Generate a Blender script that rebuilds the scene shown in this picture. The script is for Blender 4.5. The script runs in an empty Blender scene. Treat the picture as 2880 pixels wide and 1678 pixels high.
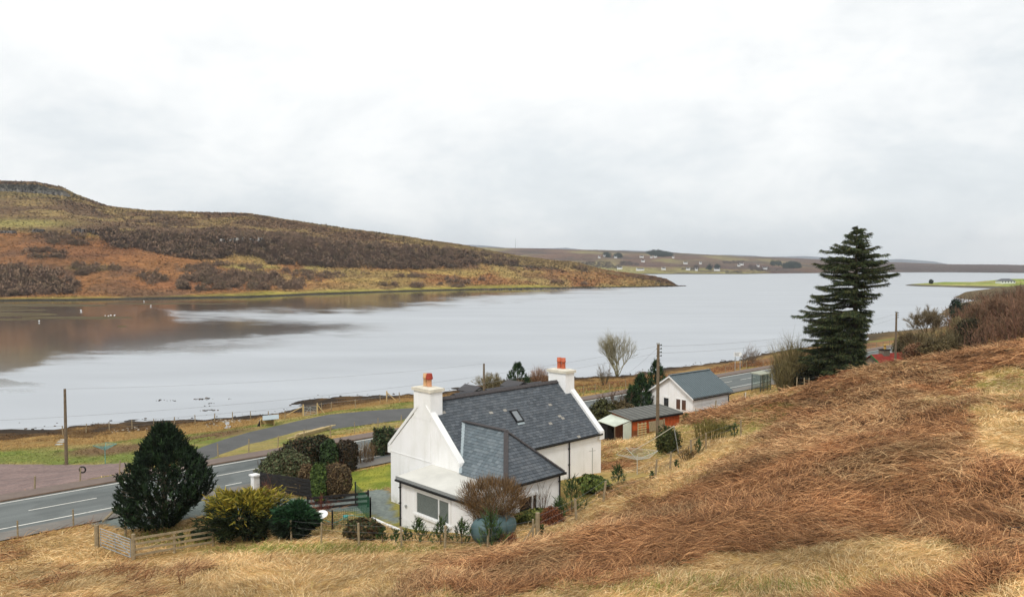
import bpy, math, random
import numpy as np
from mathutils import Vector, Matrix
rng = np.random.default_rng(7); random.seed(7)
sc = bpy.context.scene
C = sc.collection
# ---------------------------------------------------------------- camera
F_PX, HOR, CZ = 2184.0, 749.0, 21.0
PITCH = math.atan((839 - HOR) / F_PX)
cam_d = bpy.data.cameras.new("camera"); cam = bpy.data.objects.new("camera", cam_d); C.objects.link(cam)
cam.location = (0, 0, CZ); cam.rotation_euler = (math.pi / 2 - PITCH, 0, 0)
cam_d.sensor_width = 36; cam_d.lens = F_PX / 2880 * 36; cam_d.clip_start = .5; cam_d.clip_end = 40000
sc.camera = cam
sc.render.engine = 'CYCLES'; sc.render.resolution_x = 1024; sc.render.resolution_y = 596
sc.cycles.use_denoising = True
sc.cycles.max_bounces = 5; sc.cycles.diffuse_bounces = 3; sc.cycles.glossy_bounces = 3; sc.cycles.volume_bounces = 0
sc.cycles.transparent_max_bounces = 6
sc.view_settings.view_transform = 'Standard'; sc.view_settings.look = 'None'; sc.view_settings.gamma = 1
sc.view_settings.exposure = 0.10
HAZE = 7e-5
# ---------------------------------------------------------------- sky
SUN_EL, SUN_AZ = math.radians(46), math.radians(-165)      # azimuth from +Y towards +X
w = bpy.data.worlds.new("World"); sc.world = w; w.use_nodes = True
nt = w.node_tree; nt.nodes.clear(); N = nt.nodes.new; L = nt.links.new
def node(tree, typ, **kw):
    n = tree.nodes.new(typ)
    for k, v in kw.items(): setattr(n, k, v)
    return n
def mth(tree, op, a, b=None, c=None):
    n = tree.nodes.new('ShaderNodeMath'); n.operation = op
    for i, v in enumerate((a, b, c)):
        if v is None: continue
        if isinstance(v, (int, float)): n.inputs[i].default_value = v
        else: tree.links.new(v, n.inputs[i])
    return n.outputs[0]
def ramp(tree, fac, stops, interp='LINEAR'):
    n = tree.nodes.new('ShaderNodeValToRGB'); n.color_ramp.interpolation = interp
    e = n.color_ramp.elements
    while len(e) < len(stops): e.new(.5)
    for el, (p, c) in zip(e, stops):
        el.position = p; el.color = (*c, 1) if len(c) == 3 else c
    tree.links.new(fac, n.inputs[0]); return n.outputs[0]
def mixc(tree, fac, a, b, mode='MIX'):
    n = tree.nodes.new('ShaderNodeMix'); n.data_type = 'RGBA'; n.blend_type = mode
    for s, v in ((n.inputs[0], fac), (n.inputs[6], a), (n.inputs[7], b)):
        if isinstance(v, (int, float)): s.default_value = v
        elif isinstance(v, tuple): s.default_value = (*v, 1)
        else: tree.links.new(v, s)
    return n.outputs[2]
def noise(tree, vec, scale, detail=4, rough=.55, dist=0):
    n = tree.nodes.new('ShaderNodeTexNoise'); n.inputs['Scale'].default_value = scale
    n.inputs['Detail'].default_value = detail; n.inputs['Roughness'].default_value = rough
    n.inputs['Distortion'].default_value = dist
    if vec is not None: tree.links.new(vec, n.inputs['Vector'])
    return n.outputs[0]
def vmap(tree, vec, scale=(1, 1, 1), loc=(0, 0, 0)):
    n = tree.nodes.new('ShaderNodeMapping'); n.inputs['Scale'].default_value = scale; n.inputs['Location'].default_value = loc
    tree.links.new(vec, n.inputs['Vector']); return n.outputs[0]
tc = N('ShaderNodeTexCoord'); sep = N('ShaderNodeSeparateXYZ'); L(tc.outputs['Generated'], sep.inputs[0])
zc = mth(nt, 'MAXIMUM', sep.outputs[2], 0.0)
den = mth(nt, 'ADD', zc, 0.30)
cx = mth(nt, 'DIVIDE', sep.outputs[0], den); cy = mth(nt, 'DIVIDE', sep.outputs[1], den)
cmb = N('ShaderNodeCombineXYZ'); L(cx, cmb.inputs[0]); L(cy, cmb.inputs[1])
n1 = noise(nt, vmap(nt, tc.outputs['Generated'], (1, 1, 1.9), (3.4, 1.7, .3)), 2.1, 8, .55, .3)
n2 = noise(nt, vmap(nt, tc.outputs['Generated'], (1, 1, 2.0), (7.3, 4.1, 2)), 6.0, 8, .6, .3)
nn = mth(nt, 'ADD', mth(nt, 'MULTIPLY', n1, .66), mth(nt, 'MULTIPLY', n2, .34))
# a thinner, brighter deck overhead and to the left, greyer to the right and low down
bias = mth(nt, 'ADD', mth(nt, 'MULTIPLY', sep.outputs[2], .34), mth(nt, 'MULTIPLY', sep.outputs[0], -.075))
nb = mth(nt, 'ADD', nn, bias)
cloud = ramp(nt, nb, [(.37, (.755, .80, .825)), (.44, (.84, .878, .895)), (.49, (.93, .952, .955)), (.56, (1.03, 1.04, 1.03))])
sky = N('ShaderNodeTexSky'); sky.sky_type = 'NISHITA'; sky.sun_disc = False
sky.sun_elevation = SUN_EL; sky.sun_rotation = SUN_AZ
bg1 = N('ShaderNodeBackground'); L(sky.outputs[0], bg1.inputs[0]); bg1.inputs[1].default_value = .1
bg2 = N('ShaderNodeBackground'); L(cloud, bg2.inputs[0]); bg2.inputs[1].default_value = 1.0
mx = N('ShaderNodeMixShader'); mx.inputs[0].default_value = .95
L(bg1.outputs[0], mx.inputs[1]); L(bg2.outputs[0], mx.inputs[2])
wo = N('ShaderNodeOutputWorld'); L(mx.outputs[0], wo.inputs[0])
sd = bpy.data.lights.new("sun", 'SUN'); sd.energy = 1.4; sd.angle = math.radians(11); sd.color = (1, .97, .92)
so = bpy.data.objects.new("sun", sd); C.objects.link(so)
dirv = Vector((math.sin(SUN_AZ) * math.cos(SUN_EL), math.cos(SUN_AZ) * math.cos(SUN_EL), math.sin(SUN_EL)))
so.rotation_euler = dirv.to_track_quat('Z', 'Y').to_euler(); so.location = (-60, -60, 120)
# ---------------------------------------------------------------- helpers: surveying
cp, sp = math.cos(PITCH), math.sin(PITCH)
def ray(px, py):
    v = -(py - 839) / F_PX; x = (px - 1440) / F_PX
    y = cp + v * sp; z = -sp + v * cp
    return x / y, z / y                                    # per metre forward
def at(px, py, d):
    rx, rz = ray(px, py); return np.array([rx * d, d, CZ + rz * d])
def onz(px, py, z):
    rx, rz = ray(px, py); d = (z - CZ) / rz; return np.array([rx * d, d, z])
def proj(x, y, z):
    z = z - CZ; yc = y * cp - z * sp; zc_ = z * cp + y * sp; yc = np.maximum(yc, .1)
    return 1440 + F_PX * x / yc, 839 - F_PX * zc_ / yc
def lin(r, g, b):
    f = lambda c: (c / 12.92) if c <= .04045 else ((c + .055) / 1.055) ** 2.4
    return (f(r / 255), f(g / 255), f(b / 255))
_lat = rng.random((256, 256))
def vnoise(x, y, s, ox=0):
    x = np.asarray(x, float) / s + 31.7 + ox; y = np.asarray(y, float) / s + 57.3 + ox * 1.7
    xi = np.floor(x).astype(int); yi = np.floor(y).astype(int); fx = x - xi; fy = y - yi
    fx = fx * fx * (3 - 2 * fx); fy = fy * fy * (3 - 2 * fy)
    g = lambda a, b: _lat[a & 255, b & 255]
    return (g(xi, yi) * (1 - fx) + g(xi + 1, yi) * fx) * (1 - fy) + (g(xi, yi + 1) * (1 - fx) + g(xi + 1, yi + 1) * fx) * fy
def fbm(x, y, s, o=4, ox=0, g=.5):
    t = 0; a = 1; n = 0
    for i in range(o):
        t = t + a * vnoise(x, y, s / 2 ** i, ox + i * 13.1); n += a; a *= g
    return t / n
def sst(e0, e1, x):
    t = np.clip((x - e0) / (e1 - e0), 0, 1); return t * t * (3 - 2 * t)
def inpoly(x, y, poly):
    x = np.asarray(x, float); y = np.asarray(y, float); r = np.zeros(x.shape, bool); n = len(poly)
    for i in range(n):
        x1, y1 = poly[i][:2]; x2, y2 = poly[(i + 1) % n][:2]
        c = ((y1 > y) != (y2 > y)); r ^= c & (x < (x2 - x1) * (y - y1) / ((y2 - y1) or 1e-9) + x1)
    return r
# ---------------------------------------------------------------- helpers: meshes
def link(o, parent=None):
    C.objects.link(o)
    if parent is not None: o.parent = parent
    return o
def bulk(name, V, Fq, mat, col=None, parent=None, smooth=False):
    V = np.ascontiguousarray(V, dtype=np.float32).reshape(-1, 3); Fq = np.ascontiguousarray(Fq, dtype=np.int32)
    me = bpy.data.meshes.new(name); k = Fq.shape[1]
    me.vertices.add(len(V)); me.vertices.foreach_set('co', V.ravel())
    me.loops.add(Fq.size); me.loops.foreach_set('vertex_index', Fq.ravel())
    me.polygons.add(len(Fq)); me.polygons.foreach_set('loop_start', np.arange(0, Fq.size, k, dtype=np.int32))
    if smooth: me.polygons.foreach_set('use_smooth', np.ones(len(Fq), bool))
    if col is not None:
        a = me.color_attributes.new('Col', 'FLOAT_COLOR', 'POINT')
        c4 = np.ones((len(V), 4), np.float32); c4[:, :3] = np.asarray(col).reshape(-1, 3); a.data.foreach_set('color', c4.ravel())
    me.update(calc_edges=True); me.validate()
    me.materials.append(mat); return link(bpy.data.objects.new(name, me), parent)
class MB:
    def __init__(s): s.v = []; s.f = []; s.c = []
    def add(s, V, F, col=(1, 1, 1)):
        o = len(s.v); s.v += [tuple(map(float, p)) for p in V]; s.f += [tuple(i + o for i in f) for f in F]
        s.c += [col] * len(V); return s
    def hexa(s, P, col=(1, 1, 1)):                       # 4 bottom (ccw) + 4 top
        return s.add(P, [(3, 2, 1, 0), (4, 5, 6, 7), (0, 1, 5, 4), (1, 2, 6, 5), (2, 3, 7, 6), (3, 0, 4, 7)], col)
    def box(s, x0, x1, y0, y1, z0, z1, col=(1, 1, 1)):
        return s.hexa([(x0, y0, z0), (x1, y0, z0), (x1, y1, z0), (x0, y1, z0), (x0, y0, z1), (x1, y0, z1), (x1, y1, z1), (x0, y1, z1)], col)
    def prism(s, poly, ext, col=(1, 1, 1)):
        n = len(poly); e = np.array(ext); P = [np.array(p, float) for p in poly]
        V = P + [p + e for p in P]
        return s.add(V, [tuple(range(n))[::-1], tuple(range(n, 2 * n))] + [(i, (i + 1) % n, n + (i + 1) % n, n + i) for i in range(n)], col)
    def beam(s, a, b, wd, ht, col=(1, 1, 1), up=(0, 0, 1)):
        a = Vector(a); b = Vector(b); d = (b - a).normalized(); u = Vector(up)
        if abs(d.dot(u)) > .95: u = Vector((0, 1, 0))
        sd_ = d.cross(u).normalized() * wd / 2; uu = sd_.cross(d).normalized() * ht / 2
        return s.hexa([a - sd_ - uu, a + sd_ - uu, a + sd_ + uu, a - sd_ + uu, b - sd_ - uu, b + sd_ - uu, b + sd_ + uu, b - sd_ + uu], col)
    def tube(s, pts, r, n=6, col=(1, 1, 1)):
        P = [Vector(p) for p in pts]; m = len(P); r = [r] * m if isinstance(r, (int, float)) else list(r)
        V = []; ref = Vector((.31, .17, .93))
        for i, p in enumerate(P):
            d = (P[min(i + 1, m - 1)] - P[max(i - 1, 0)]).normalized()
            a = d.cross(ref)
            if a.length < .1: a = d.cross(Vector((1, 0, 0)))
            a.normalize(); b = d.cross(a)
            for k in range(n):
                t = 2 * math.pi * k / n; V.append(p + (a * math.cos(t) + b * math.sin(t)) * r[i])
        F = [(i * n + k, i * n + (k + 1) % n, (i + 1) * n + (k + 1) % n, (i + 1) * n + k) for i in range(m - 1) for k in range(n)]
        F += [tuple(range(n))[::-1], tuple((m - 1) * n + k for k in range(n))]
        return s.add(V, F, col)
    def lathe(s, prof, c=(0, 0, 0), n=16, axis='z', col=(1, 1, 1)):
        V = []
        for r, h in prof:
            for k in range(n):
                t = 2 * math.pi * k / n; a, b = r * math.cos(t), r * math.sin(t)
                V.append((c[0] + a, c[1] + b, c[2] + h) if axis == 'z' else (c[0] + h, c[1] + a, c[2] + b))
        m = len(prof)
        F = [(i * n + k, i * n + (k + 1) % n, (i + 1) * n + (k + 1) % n, (i + 1) * n + k) for i in range(m - 1) for k in range(n)]
        F += [tuple(range(n))[::-1], tuple((m - 1) * n + k for k in range(n))]
        return s.add(V, F, col)
    def build(s, name, mat, parent=None, smooth=False):
        me = bpy.data.meshes.new(name); me.from_pydata(s.v, [], s.f)
        a = me.color_attributes.new('Col', 'FLOAT_COLOR', 'POINT')
        a.data.foreach_set('color', np.array([(*c, 1) for c in s.c], np.float32).ravel())
        if smooth: me.polygons.foreach_set('use_smooth', np.ones(len(me.polygons), bool))
        me.materials.append(mat); return link(bpy.data.objects.new(name, me), parent)
def tag(o, label=None, cat=None, group=None, kind=None):
    if label: o['label'] = label
    if cat: o['category'] = cat
    if group: o['group'] = group
    if kind: o['kind'] = kind
    return o
def empty(name, loc, label, cat, rz=0, group=None):
    o = bpy.data.objects.new(name, None); C.objects.link(o); o.location = tuple(map(float, loc)); o.rotation_euler = (0, 0, rz)
    return tag(o, label, cat, group)
def dup(root, loc, rz=0, scale=1, label=None, group=None):
    r = root.copy(); C.objects.link(r); r.location = tuple(map(float, loc)); r.rotation_euler = (0, 0, rz); r.scale = (scale,) * 3
    if label: r['label'] = label
    if group: r['group'] = group
    for ch in list(root.children):
        c = ch.copy(); C.objects.link(c); c.parent = r
        for g in ch.children:
            d = g.copy(); C.objects.link(d); d.parent = c
    return r
def unit(v): return v / np.maximum(np.linalg.norm(v, axis=-1, keepdims=True), 1e-9)
def strands(P, D, Lg, Wd, droop, col, k=3, tip=.25, tipcol=1.15, curl=None, tdown=0):
    """curved ribbons: base P, direction D, length, width, droop (bend towards -z), colour per strand"""
    n = len(P); D = unit(D); Lg = np.broadcast_to(Lg, n); Wd = np.broadcast_to(Wd, n); droop = np.broadcast_to(droop, n)
    side = unit(np.cross(D, unit(rng.normal(size=(n, 3)) + [0, 0, .3]))); V = np.empty((n, k + 1, 2, 3)); cc = np.empty((n, k + 1, 2, 3))
    for i in range(k + 1):
        t_ = i / k; p = P + D * (Lg * t_)[:, None]; p = p + np.array([0, 0, -1.0]) * (droop * Lg * t_ * t_)[:, None]
        if curl is not None: p = p + curl * (Lg * t_ * t_)[:, None]
        wv = side * (Wd * .5 * (1 - (1 - tip) * t_))[:, None]; V[:, i, 0] = p - wv; V[:, i, 1] = p + wv
        cc[:, i, 0] = cc[:, i, 1] = col * (1 + (tipcol - 1) * t_)
    b_ = (np.arange(n) * (k + 1) * 2)[:, None] + (np.arange(k) * 2)[None]
    F = np.stack([b_, b_ + 1, b_ + 3, b_ + 2], -1).reshape(-1, 4)
    return V.reshape(-1, 3), F, cc.reshape(-1, 3)
STR = strands
# ---------------------------------------------------------------- materials
def newmat(name):
    m = bpy.data.materials.new(name); m.use_nodes = True; t = m.node_tree
    return m, t, t.nodes['Principled BSDF']
def mat_col(name, base=None, rough=.8, nscale=6, namt=.25, bump=0, spec=.3, bscale=None, metal=0, detail=4):
    """attribute colour (or a plain base) varied by procedural noise"""
    m, t, b = newmat(name)
    if base is None:
        at_ = node(t, 'ShaderNodeAttribute', attribute_name='Col'); colr = at_.outputs['Color']
    else:
        rg = node(t, 'ShaderNodeRGB'); rg.outputs[0].default_value = (*base, 1); colr = rg.outputs[0]
    co = node(t, 'ShaderNodeTexCoord').outputs['Object']
    n_ = noise(t, co, nscale, detail, .6)
    v = ramp(t, n_, [(.25, (1 - namt,) * 3), (.75, (1 + namt,) * 3)])
    colr = mixc(t, 1.0, colr, v, 'MULTIPLY')
    t.links.new(colr, b.inputs['Base Color']); b.inputs['Roughness'].default_value = rough
    b.inputs['Specular IOR Level'].default_value = spec; b.inputs['Metallic'].default_value = metal
    if bump:
        bn = node(t, 'ShaderNodeBump'); bn.inputs['Strength'].default_value = bump; bn.inputs['Distance'].default_value = .03
        t.links.new(noise(t, co, bscale or nscale * 4, 4, .6), bn.inputs['Height']); t.links.new(bn.outputs[0], b.inputs['Normal'])
    return m
M_leaf = mat_col('foliage', None, .75, 3, .2, spec=.2)
M_straw = mat_col('straw', None, .8, 1.5, .18, spec=.15)
M_bark = mat_col('bark', lin(92, 82, 68), .9, 9, .35, .6)
M_twig = mat_col('twig', None, .85, 4, .25, spec=.15)
M_wood = mat_col('weathered_timber', lin(150, 135, 108), .85, 8, .35, .4)
M_newwood = mat_col('new_timber', lin(196, 170, 120), .8, 8, .25, .3)
M_pole = mat_col('pole_timber', lin(112, 98, 80), .85, 5, .35, .4)
M_galv = mat_col('galvanised_metal', lin(165, 168, 166), .45, 10, .15, spec=.5, metal=.3)
M_black = mat_col('black_paint', lin(28, 29, 30), .5, 8, .3, .1)
M_dark = mat_col('dark_void', lin(30, 28, 27), .9, 3, .4)
M_white = mat_col('white_plastic', lin(240, 240, 238), .4, 6, .04)
M_wire = mat_col('wire', lin(110, 112, 112), .6, 6, .1)
# terrain material: attribute colour with layered noise
def ground_mat(name, scales=(.08, .6, 4.0), amts=(.10, .18, .28), bump=.5, bdist=.12):
    m, t, b = newmat(name)
    at_ = node(t, 'ShaderNodeAttribute', attribute_name='Col'); colr = at_.outputs['Color']
    co = node(t, 'ShaderNodeTexCoord').outputs['Object']
    h = None
    for s_, a_ in zip(scales, amts):
        n_ = noise(t, co, s_, 5, .65)
        colr = mixc(t, 1.0, colr, ramp(t, n_, [(.28, (1 - a_ * 1.1, 1 - a_, 1 - a_)), (.72, (1 + a_, 1 + a_, 1 + a_ * .8))]), 'MULTIPLY')
        h = n_
    t.links.new(colr, b.inputs['Base Color']); b.inputs['Roughness'].default_value = .95; b.inputs['Specular IOR Level'].default_value = .1
    bn = node(t, 'ShaderNodeBump'); bn.inputs['Strength'].default_value = bump; bn.inputs['Distance'].default_value = bdist
    t.links.new(h, bn.inputs['Height']); t.links.new(bn.outputs[0], b.inputs['Normal'])
    return m
M_ground = ground_mat('ground')
M_hill = ground_mat('moor', (.006, .035, .16), (.14, .30, .45), 1.0, 2.2)
M_far = ground_mat('far_moor', (.0012, .006, .03), (.12, .22, .25), .3, 3)
m, t, b = newmat('carriageway'); co = node(t, 'ShaderNodeTexCoord').outputs['Object']
mp = node(t, 'ShaderNodeMapping'); mp.inputs['Rotation'].default_value = (0, 0, -math.atan2(.677, .736)); t.links.new(co, mp.inputs['Vector'])
st_ = noise(t, vmap(t, mp.outputs[0], (.05, 1.1, 1)), 1.0, 4, .6); pt_ = noise(t, co, .22, 3, .5); fn_ = noise(t, co, 14, 4, .7)
c1 = ramp(t, st_, [(.3, lin(92, 97, 96)), (.7, lin(118, 122, 120))]); c1 = mixc(t, 1.0, c1, ramp(t, pt_, [(.42, (.86,) * 3), (.46, (1.02,) * 3)]), 'MULTIPLY'); c1 = mixc(t, 1.0, c1, ramp(t, fn_, [(.3, (.86,) * 3), (.7, (1.12,) * 3)]), 'MULTIPLY')
t.links.new(c1, b.inputs['Base Color']); b.inputs['Roughness'].default_value = .9; b.inputs['Specular IOR Level'].default_value = .2; M_road = m
# render (harled wall): faint stains and streaks
m, t, b = newmat('white_render'); M_render = m
co = node(t, 'ShaderNodeTexCoord').outputs['Object']
c1 = ramp(t, noise(t, vmap(t, co, (1, 1, .6)), .9, 6, .6), [(.3, lin(238, 238, 235)), (.62, lin(250, 250, 250))])
c1 = mixc(t, 1.0, c1, ramp(t, noise(t, co, 22, 3, .7), [(.3, (.93,) * 3), (.7, (1.03,) * 3)]), 'MULTIPLY')
sz = node(t, 'ShaderNodeSeparateXYZ'); t.links.new(co, sz.inputs[0])
gr_ = mth(t, 'MULTIPLY', ramp(t, sz.outputs[2], [(0, (1,) * 3), (.55, (0,) * 3)]), ramp(t, noise(t, co, 2.6, 5, .65), [(.42, (0,) * 3), (.7, (.8,) * 3)]))
c1 = mixc(t, gr_, c1, lin(150, 150, 132))
stn = ramp(t, noise(t, vmap(t, co, (1.6, 1.6, .22)), 1.3, 5, .6), [(.56, (0,) * 3), (.78, (.35,) * 3)]); c1 = mixc(t, stn, c1, lin(196, 194, 184))
t.links.new(c1, b.inputs['Base Color']); b.inputs['Roughness'].default_value = .9
bn = node(t, 'ShaderNodeBump'); bn.inputs['Strength'].default_value = .5; bn.inputs['Distance'].default_value = .02
t.links.new(noise(t, co, 30, 4, .7), bn.inputs['Height']); t.links.new(bn.outputs[0], b.inputs['Normal'])
M_trim = mat_col('white_trim', lin(238, 238, 236), .6, 3, .04)
M_slate = mat_col('slate', None, .62, 5, .18, .25, spec=.4, bscale=30)
M_ridge = mat_col('ridge_tile', lin(72, 68, 68), .8, 6, .2, .2)
M_felt = mat_col('flat_roof', lin(206, 204, 196), .8, .9, .14, .1, detail=6)
M_asph = mat_col('asphalt', lin(104, 109, 108), .9, .45, .14, .3, bscale=25, detail=8)
M_asph2 = mat_col('old_asphalt', lin(88, 88, 87), .9, .5, .2, .3, bscale=20, detail=8)
M_paint = mat_col('road_paint', lin(225, 222, 212), .7, 3, .12, detail=8)
M_pave = mat_col('pavement_tar', lin(118, 104, 96), .9, 1.5, .14, .3, bscale=20, detail=8)
M_kerb = mat_col('kerb_stone', lin(112, 94, 80), .9, 2, .25, .2)
def glass(name, colr, rough=.08):
    m, t, b = newmat(name); b.inputs['Base Color'].default_value = (*colr, 1); b.inputs['Roughness'].default_value = rough
    b.inputs['Specular IOR Level'].default_value = .8; return m
M_glass = glass('dark_glass', lin(38, 40, 42))
# ---------------------------------------------------------------- ground heights
HA, HB = np.array([math.sin(.807), math.cos(.807)]), np.array([-math.cos(.807), math.sin(.807)])   # house axes
HN = np.array([-3.09, 43.74]); HZ = 6.2
def hp(u, v): return HN + HA * u + HB * v
RO = np.array([-33.7, 51.1]); RT = np.array([.736, .677]); RN = np.array([.677, -.736])           # road frame
RZ = 5.3
def rp(s, wd): return RO + RT * s + RN * wd
ctl = []
def cpx(px, py, z): p = onz(px, py, z); ctl.append((p[0], p[1], z))
def cd(px, py, d): p = at(px, py, d); ctl.append(tuple(p))
def cw(x, y, z): ctl.append((x, y, z))
SHORE = [(-700, 1262), (-350, 1238), (0, 1212), (270, 1192), (547, 1176), (774, 1163), (846, 1140), (877, 1119), (1166, 1109), (1350, 1080), (1546, 1057), (1640, 1059), (1816, 1047),
         (1880, 1034), (2059, 1015), (2129, 1000), (2201, 986), (2426, 939), (2527, 931), (2654, 918), (2662, 887), (2690, 862), (2696, 840), (2790, 819)]
sw = [onz(px, py, 0)[:2] for px, py in SHORE]
for i, p in enumerate(sw):
    cw(p[0], p[1], 0)
    q = sw[min(i + 1, len(sw) - 1)] - sw[max(i - 1, 0)]; nrm = np.array([-q[1], q[0]]) / np.linalg.norm(q)
    for o_, z_ in ((14, -1.3), (45, -3.5)): cw(*(p + nrm * o_), z_)
for px, py, z in [(0, 1240, 1.0), (0, 1307, 3.4), (0, 1385, 5.0), (184, 1307, 3.5), (346, 1332, 5.0), (351, 1300, 4.0), (300, 1235, 1.3), (500, 1225, 2.0), (640, 1190, 1.0),
                  (740, 1200, 2.6), (900, 1165, 2.2), (1150, 1140, 2.8), (571, 1262, 4.5), (700, 1223, 3.9), (839, 1186, 3.3), (1035, 1156, 3.2), (1158, 1150, 3.2),
                  (700, 1259, 4.6), (839, 1216, 4.2), (979, 1195, 3.8), (1119, 1178, 3.6), (1651, 1085, 2.6), (1754, 1075, 2.6), (1900, 1058, 2.5), (2100, 1030, 3), (2200, 1003, 2.5), (2300, 1000, 3.5), (2440, 960, 2),
                  (2600, 940, 2.5), (1400, 1120, 3.6), (0, 1535, 5.5), (0, 1590, 6.2), (300, 1500, 5.5), (470, 1480, 5.6), (1834, 1143, 5.5), (2056, 1143, 5.8), (1777, 1236, 6.3), (1692, 1250, 6.3)]:
    cpx(px, py, z)
for px, py in ((2600, 872), (2560, 905), (2640, 850), (2600, 838), (2650, 826), (2500, 880), (2540, 850), (2700, 827), (2740, 823), (2600, 822), (2620, 862), (2645, 868), (2668, 852), (2560, 825)): cpx(px, py, -2.5)
for s_ in range(-30, 190, 18):
    for wd in (-2.5, 3, 8): cw(*rp(s_, wd), RZ - .02)
for u, v, z in [(0, 6.6, 6.2), (6, 7, 6.0), (13, 7, 6.1), (-3, 6, 6.1), (-3, 2.6, 6.15), (-3, 0, 6.45), (-3, -3, 7.1), (0, -5, 7.45), (4.6, -4.4, 7.35), (4.6, -1, 7.1), (12.8, -.2, 7.0), (8, -.3, 7.2), (18, 3, 6.3), (-6, 8, 6.0), (2, 2, 6.3), (9, 3, 6.3)]:
    cw(*hp(u, v), z)
for px, py, d in [(2880, 1678, 20), (2880, 1500, 25), (2880, 1272, 35), (2880, 1055, 55), (2880, 962, 80), (2643, 1008, 74), (2418, 1047, 70), (2261, 1098, 67), (2170, 1122, 65), (2059, 1163, 63), (1953, 1206, 59),
                  (2100, 1678, 21), (2100, 1400, 36), (2100, 1250, 50), (2500, 1678, 20.5), (2500, 1300, 35), (2500, 1120, 55), (1700, 1678, 24), (1700, 1510, 32), (1700, 1420, 43), (1884, 1319, 50),
                  (2084, 1224, 57), (1986, 1263, 54), (1440, 1678, 26), (1440, 1600, 31), (1440, 1541, 36.5), (1251, 1545, 36.8), (1000, 1528, 39), (820, 1518, 40.5), (275, 1537, 42.5), (362, 1570, 40.5), (598, 1540, 41.5),
                  (0, 1678, 31), (720, 1678, 29), (1790, 1310, 55), (1650, 1330, 52), (1953, 1188, 70), (2020, 1163, 71), (1890, 1200, 67), (2880, 900, 112), (2880, 850, 170), (2700, 930, 130), (2600, 965, 118), (2418, 1100, 88), (2261, 1135, 83), (2160, 1125, 80)]:
    cd(px, py, d)
for x, y, z in [(0, -25, 17), (70, 0, 19), (-70, 0, 9), (0, 8, 13.2), (110, 40, 18), (-80, 30, 6.5), (-30, 12, 9.5), (30, 10, 15), (200, 120, 20), (330, 200, 22), (380, 420, 18), (330, 560, 3), (200, 330, 6), (430, 640, 8), (-130, -20, 9), (260, -20, 24), (-115, 45, 3)]:
    cw(x, y, z)
ctl = np.array(ctl); K = len(ctl)
def tps(r2): return np.where(r2 > 1e-9, .5 * r2 * np.log(np.maximum(r2, 1e-9)), 0)
SCL = 50.
cxy = ctl[:, :2] / SCL
A = tps(((cxy[:, None] - cxy[None]) ** 2).sum(-1)) + np.eye(K) * .0008
Pm = np.c_[np.ones(K), cxy]
sol = np.linalg.solve(np.block([[A, Pm], [Pm.T, np.zeros((3, 3))]]), np.r_[ctl[:, 2], np.zeros(3)])
def rbf(x, y):
    x = np.asarray(x, float).ravel() / SCL; y = np.asarray(y, float).ravel() / SCL; out = np.empty(len(x))
    for i in range(0, len(x), 20000):
        q = np.c_[x[i:i + 20000], y[i:i + 20000]]
        out[i:i + 20000] = tps(((q[:, None] - cxy[None]) ** 2).sum(-1)) @ sol[:K] + sol[K] + q @ sol[K + 1:]
    return out
def road_sw(x, y):
    dx = x - RO[0]; dy = y - RO[1]; return dx * RT[0] + dy * RT[1], dx * RN[0] + dy * RN[1]
def wpoly(pts, z): return [onz(px, py, z)[:2] for px, py in pts]
# the yard loop road (far side), as a centre line in metres with width
LOOP_T = [onz(px, py, z) for px, py, z in [(548, 1270, 4.9), (571, 1262, 4.7), (632, 1243, 4.4), (700, 1223, 4.1), (797, 1200, 3.8), (839, 1188, 3.7), (923, 1170, 3.5), (1035, 1158, 3.5), (1158, 1150, 3.5), (1260, 1140, 3.6)]]
LOOP_B = [onz(px, py, z) for px, py, z in [(560, 1296, 5.2), (613, 1287, 5.15), (655, 1278, 5.0), (700, 1259, 4.7), (783, 1234, 4.4), (839, 1216, 4.15), (979, 1195, 3.9), (1119, 1178, 3.8), (1190, 1172, 3.8), (1300, 1160, 3.8)]]
LOOPC = np.array([(a + b_) / 2 for a, b_ in zip(LOOP_T, LOOP_B)]); LOOPW = np.array([np.linalg.norm((a - b_)[:2]) / 2 for a, b_ in zip(LOOP_T, LOOP_B)])
LOOPPOLY = [tuple(p[:2]) for p in LOOP_T] + [tuple(p[:2]) for p in LOOP_B[::-1]]
def seglerp(x, y, path, vals):
    """distance to a polyline and interpolated value there"""
    x = np.asarray(x, float); y = np.asarray(y, float); best = np.full(x.shape, 1e9); bv = np.zeros(x.shape)
    for i in range(len(path) - 1):
        a = path[i][:2]; d = path[i + 1][:2] - a; t = np.clip(((x - a[0]) * d[0] + (y - a[1]) * d[1]) / (d @ d), 0, 1)
        dd = np.hypot(x - a[0] - d[0] * t, y - a[1] - d[1] * t); m_ = dd < best
        best = np.where(m_, dd, best); bv = np.where(m_, vals[i] + (vals[i + 1] - vals[i]) * t, bv)
    return best, bv
BAY = [(2300, 772), (2900, 772), (2890, 821), (2790, 820), (2730, 829), (2698, 835), (2692, 850), (2700, 862), (2664, 885), (2640, 908), (2520, 918), (2300, 918)]
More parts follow.
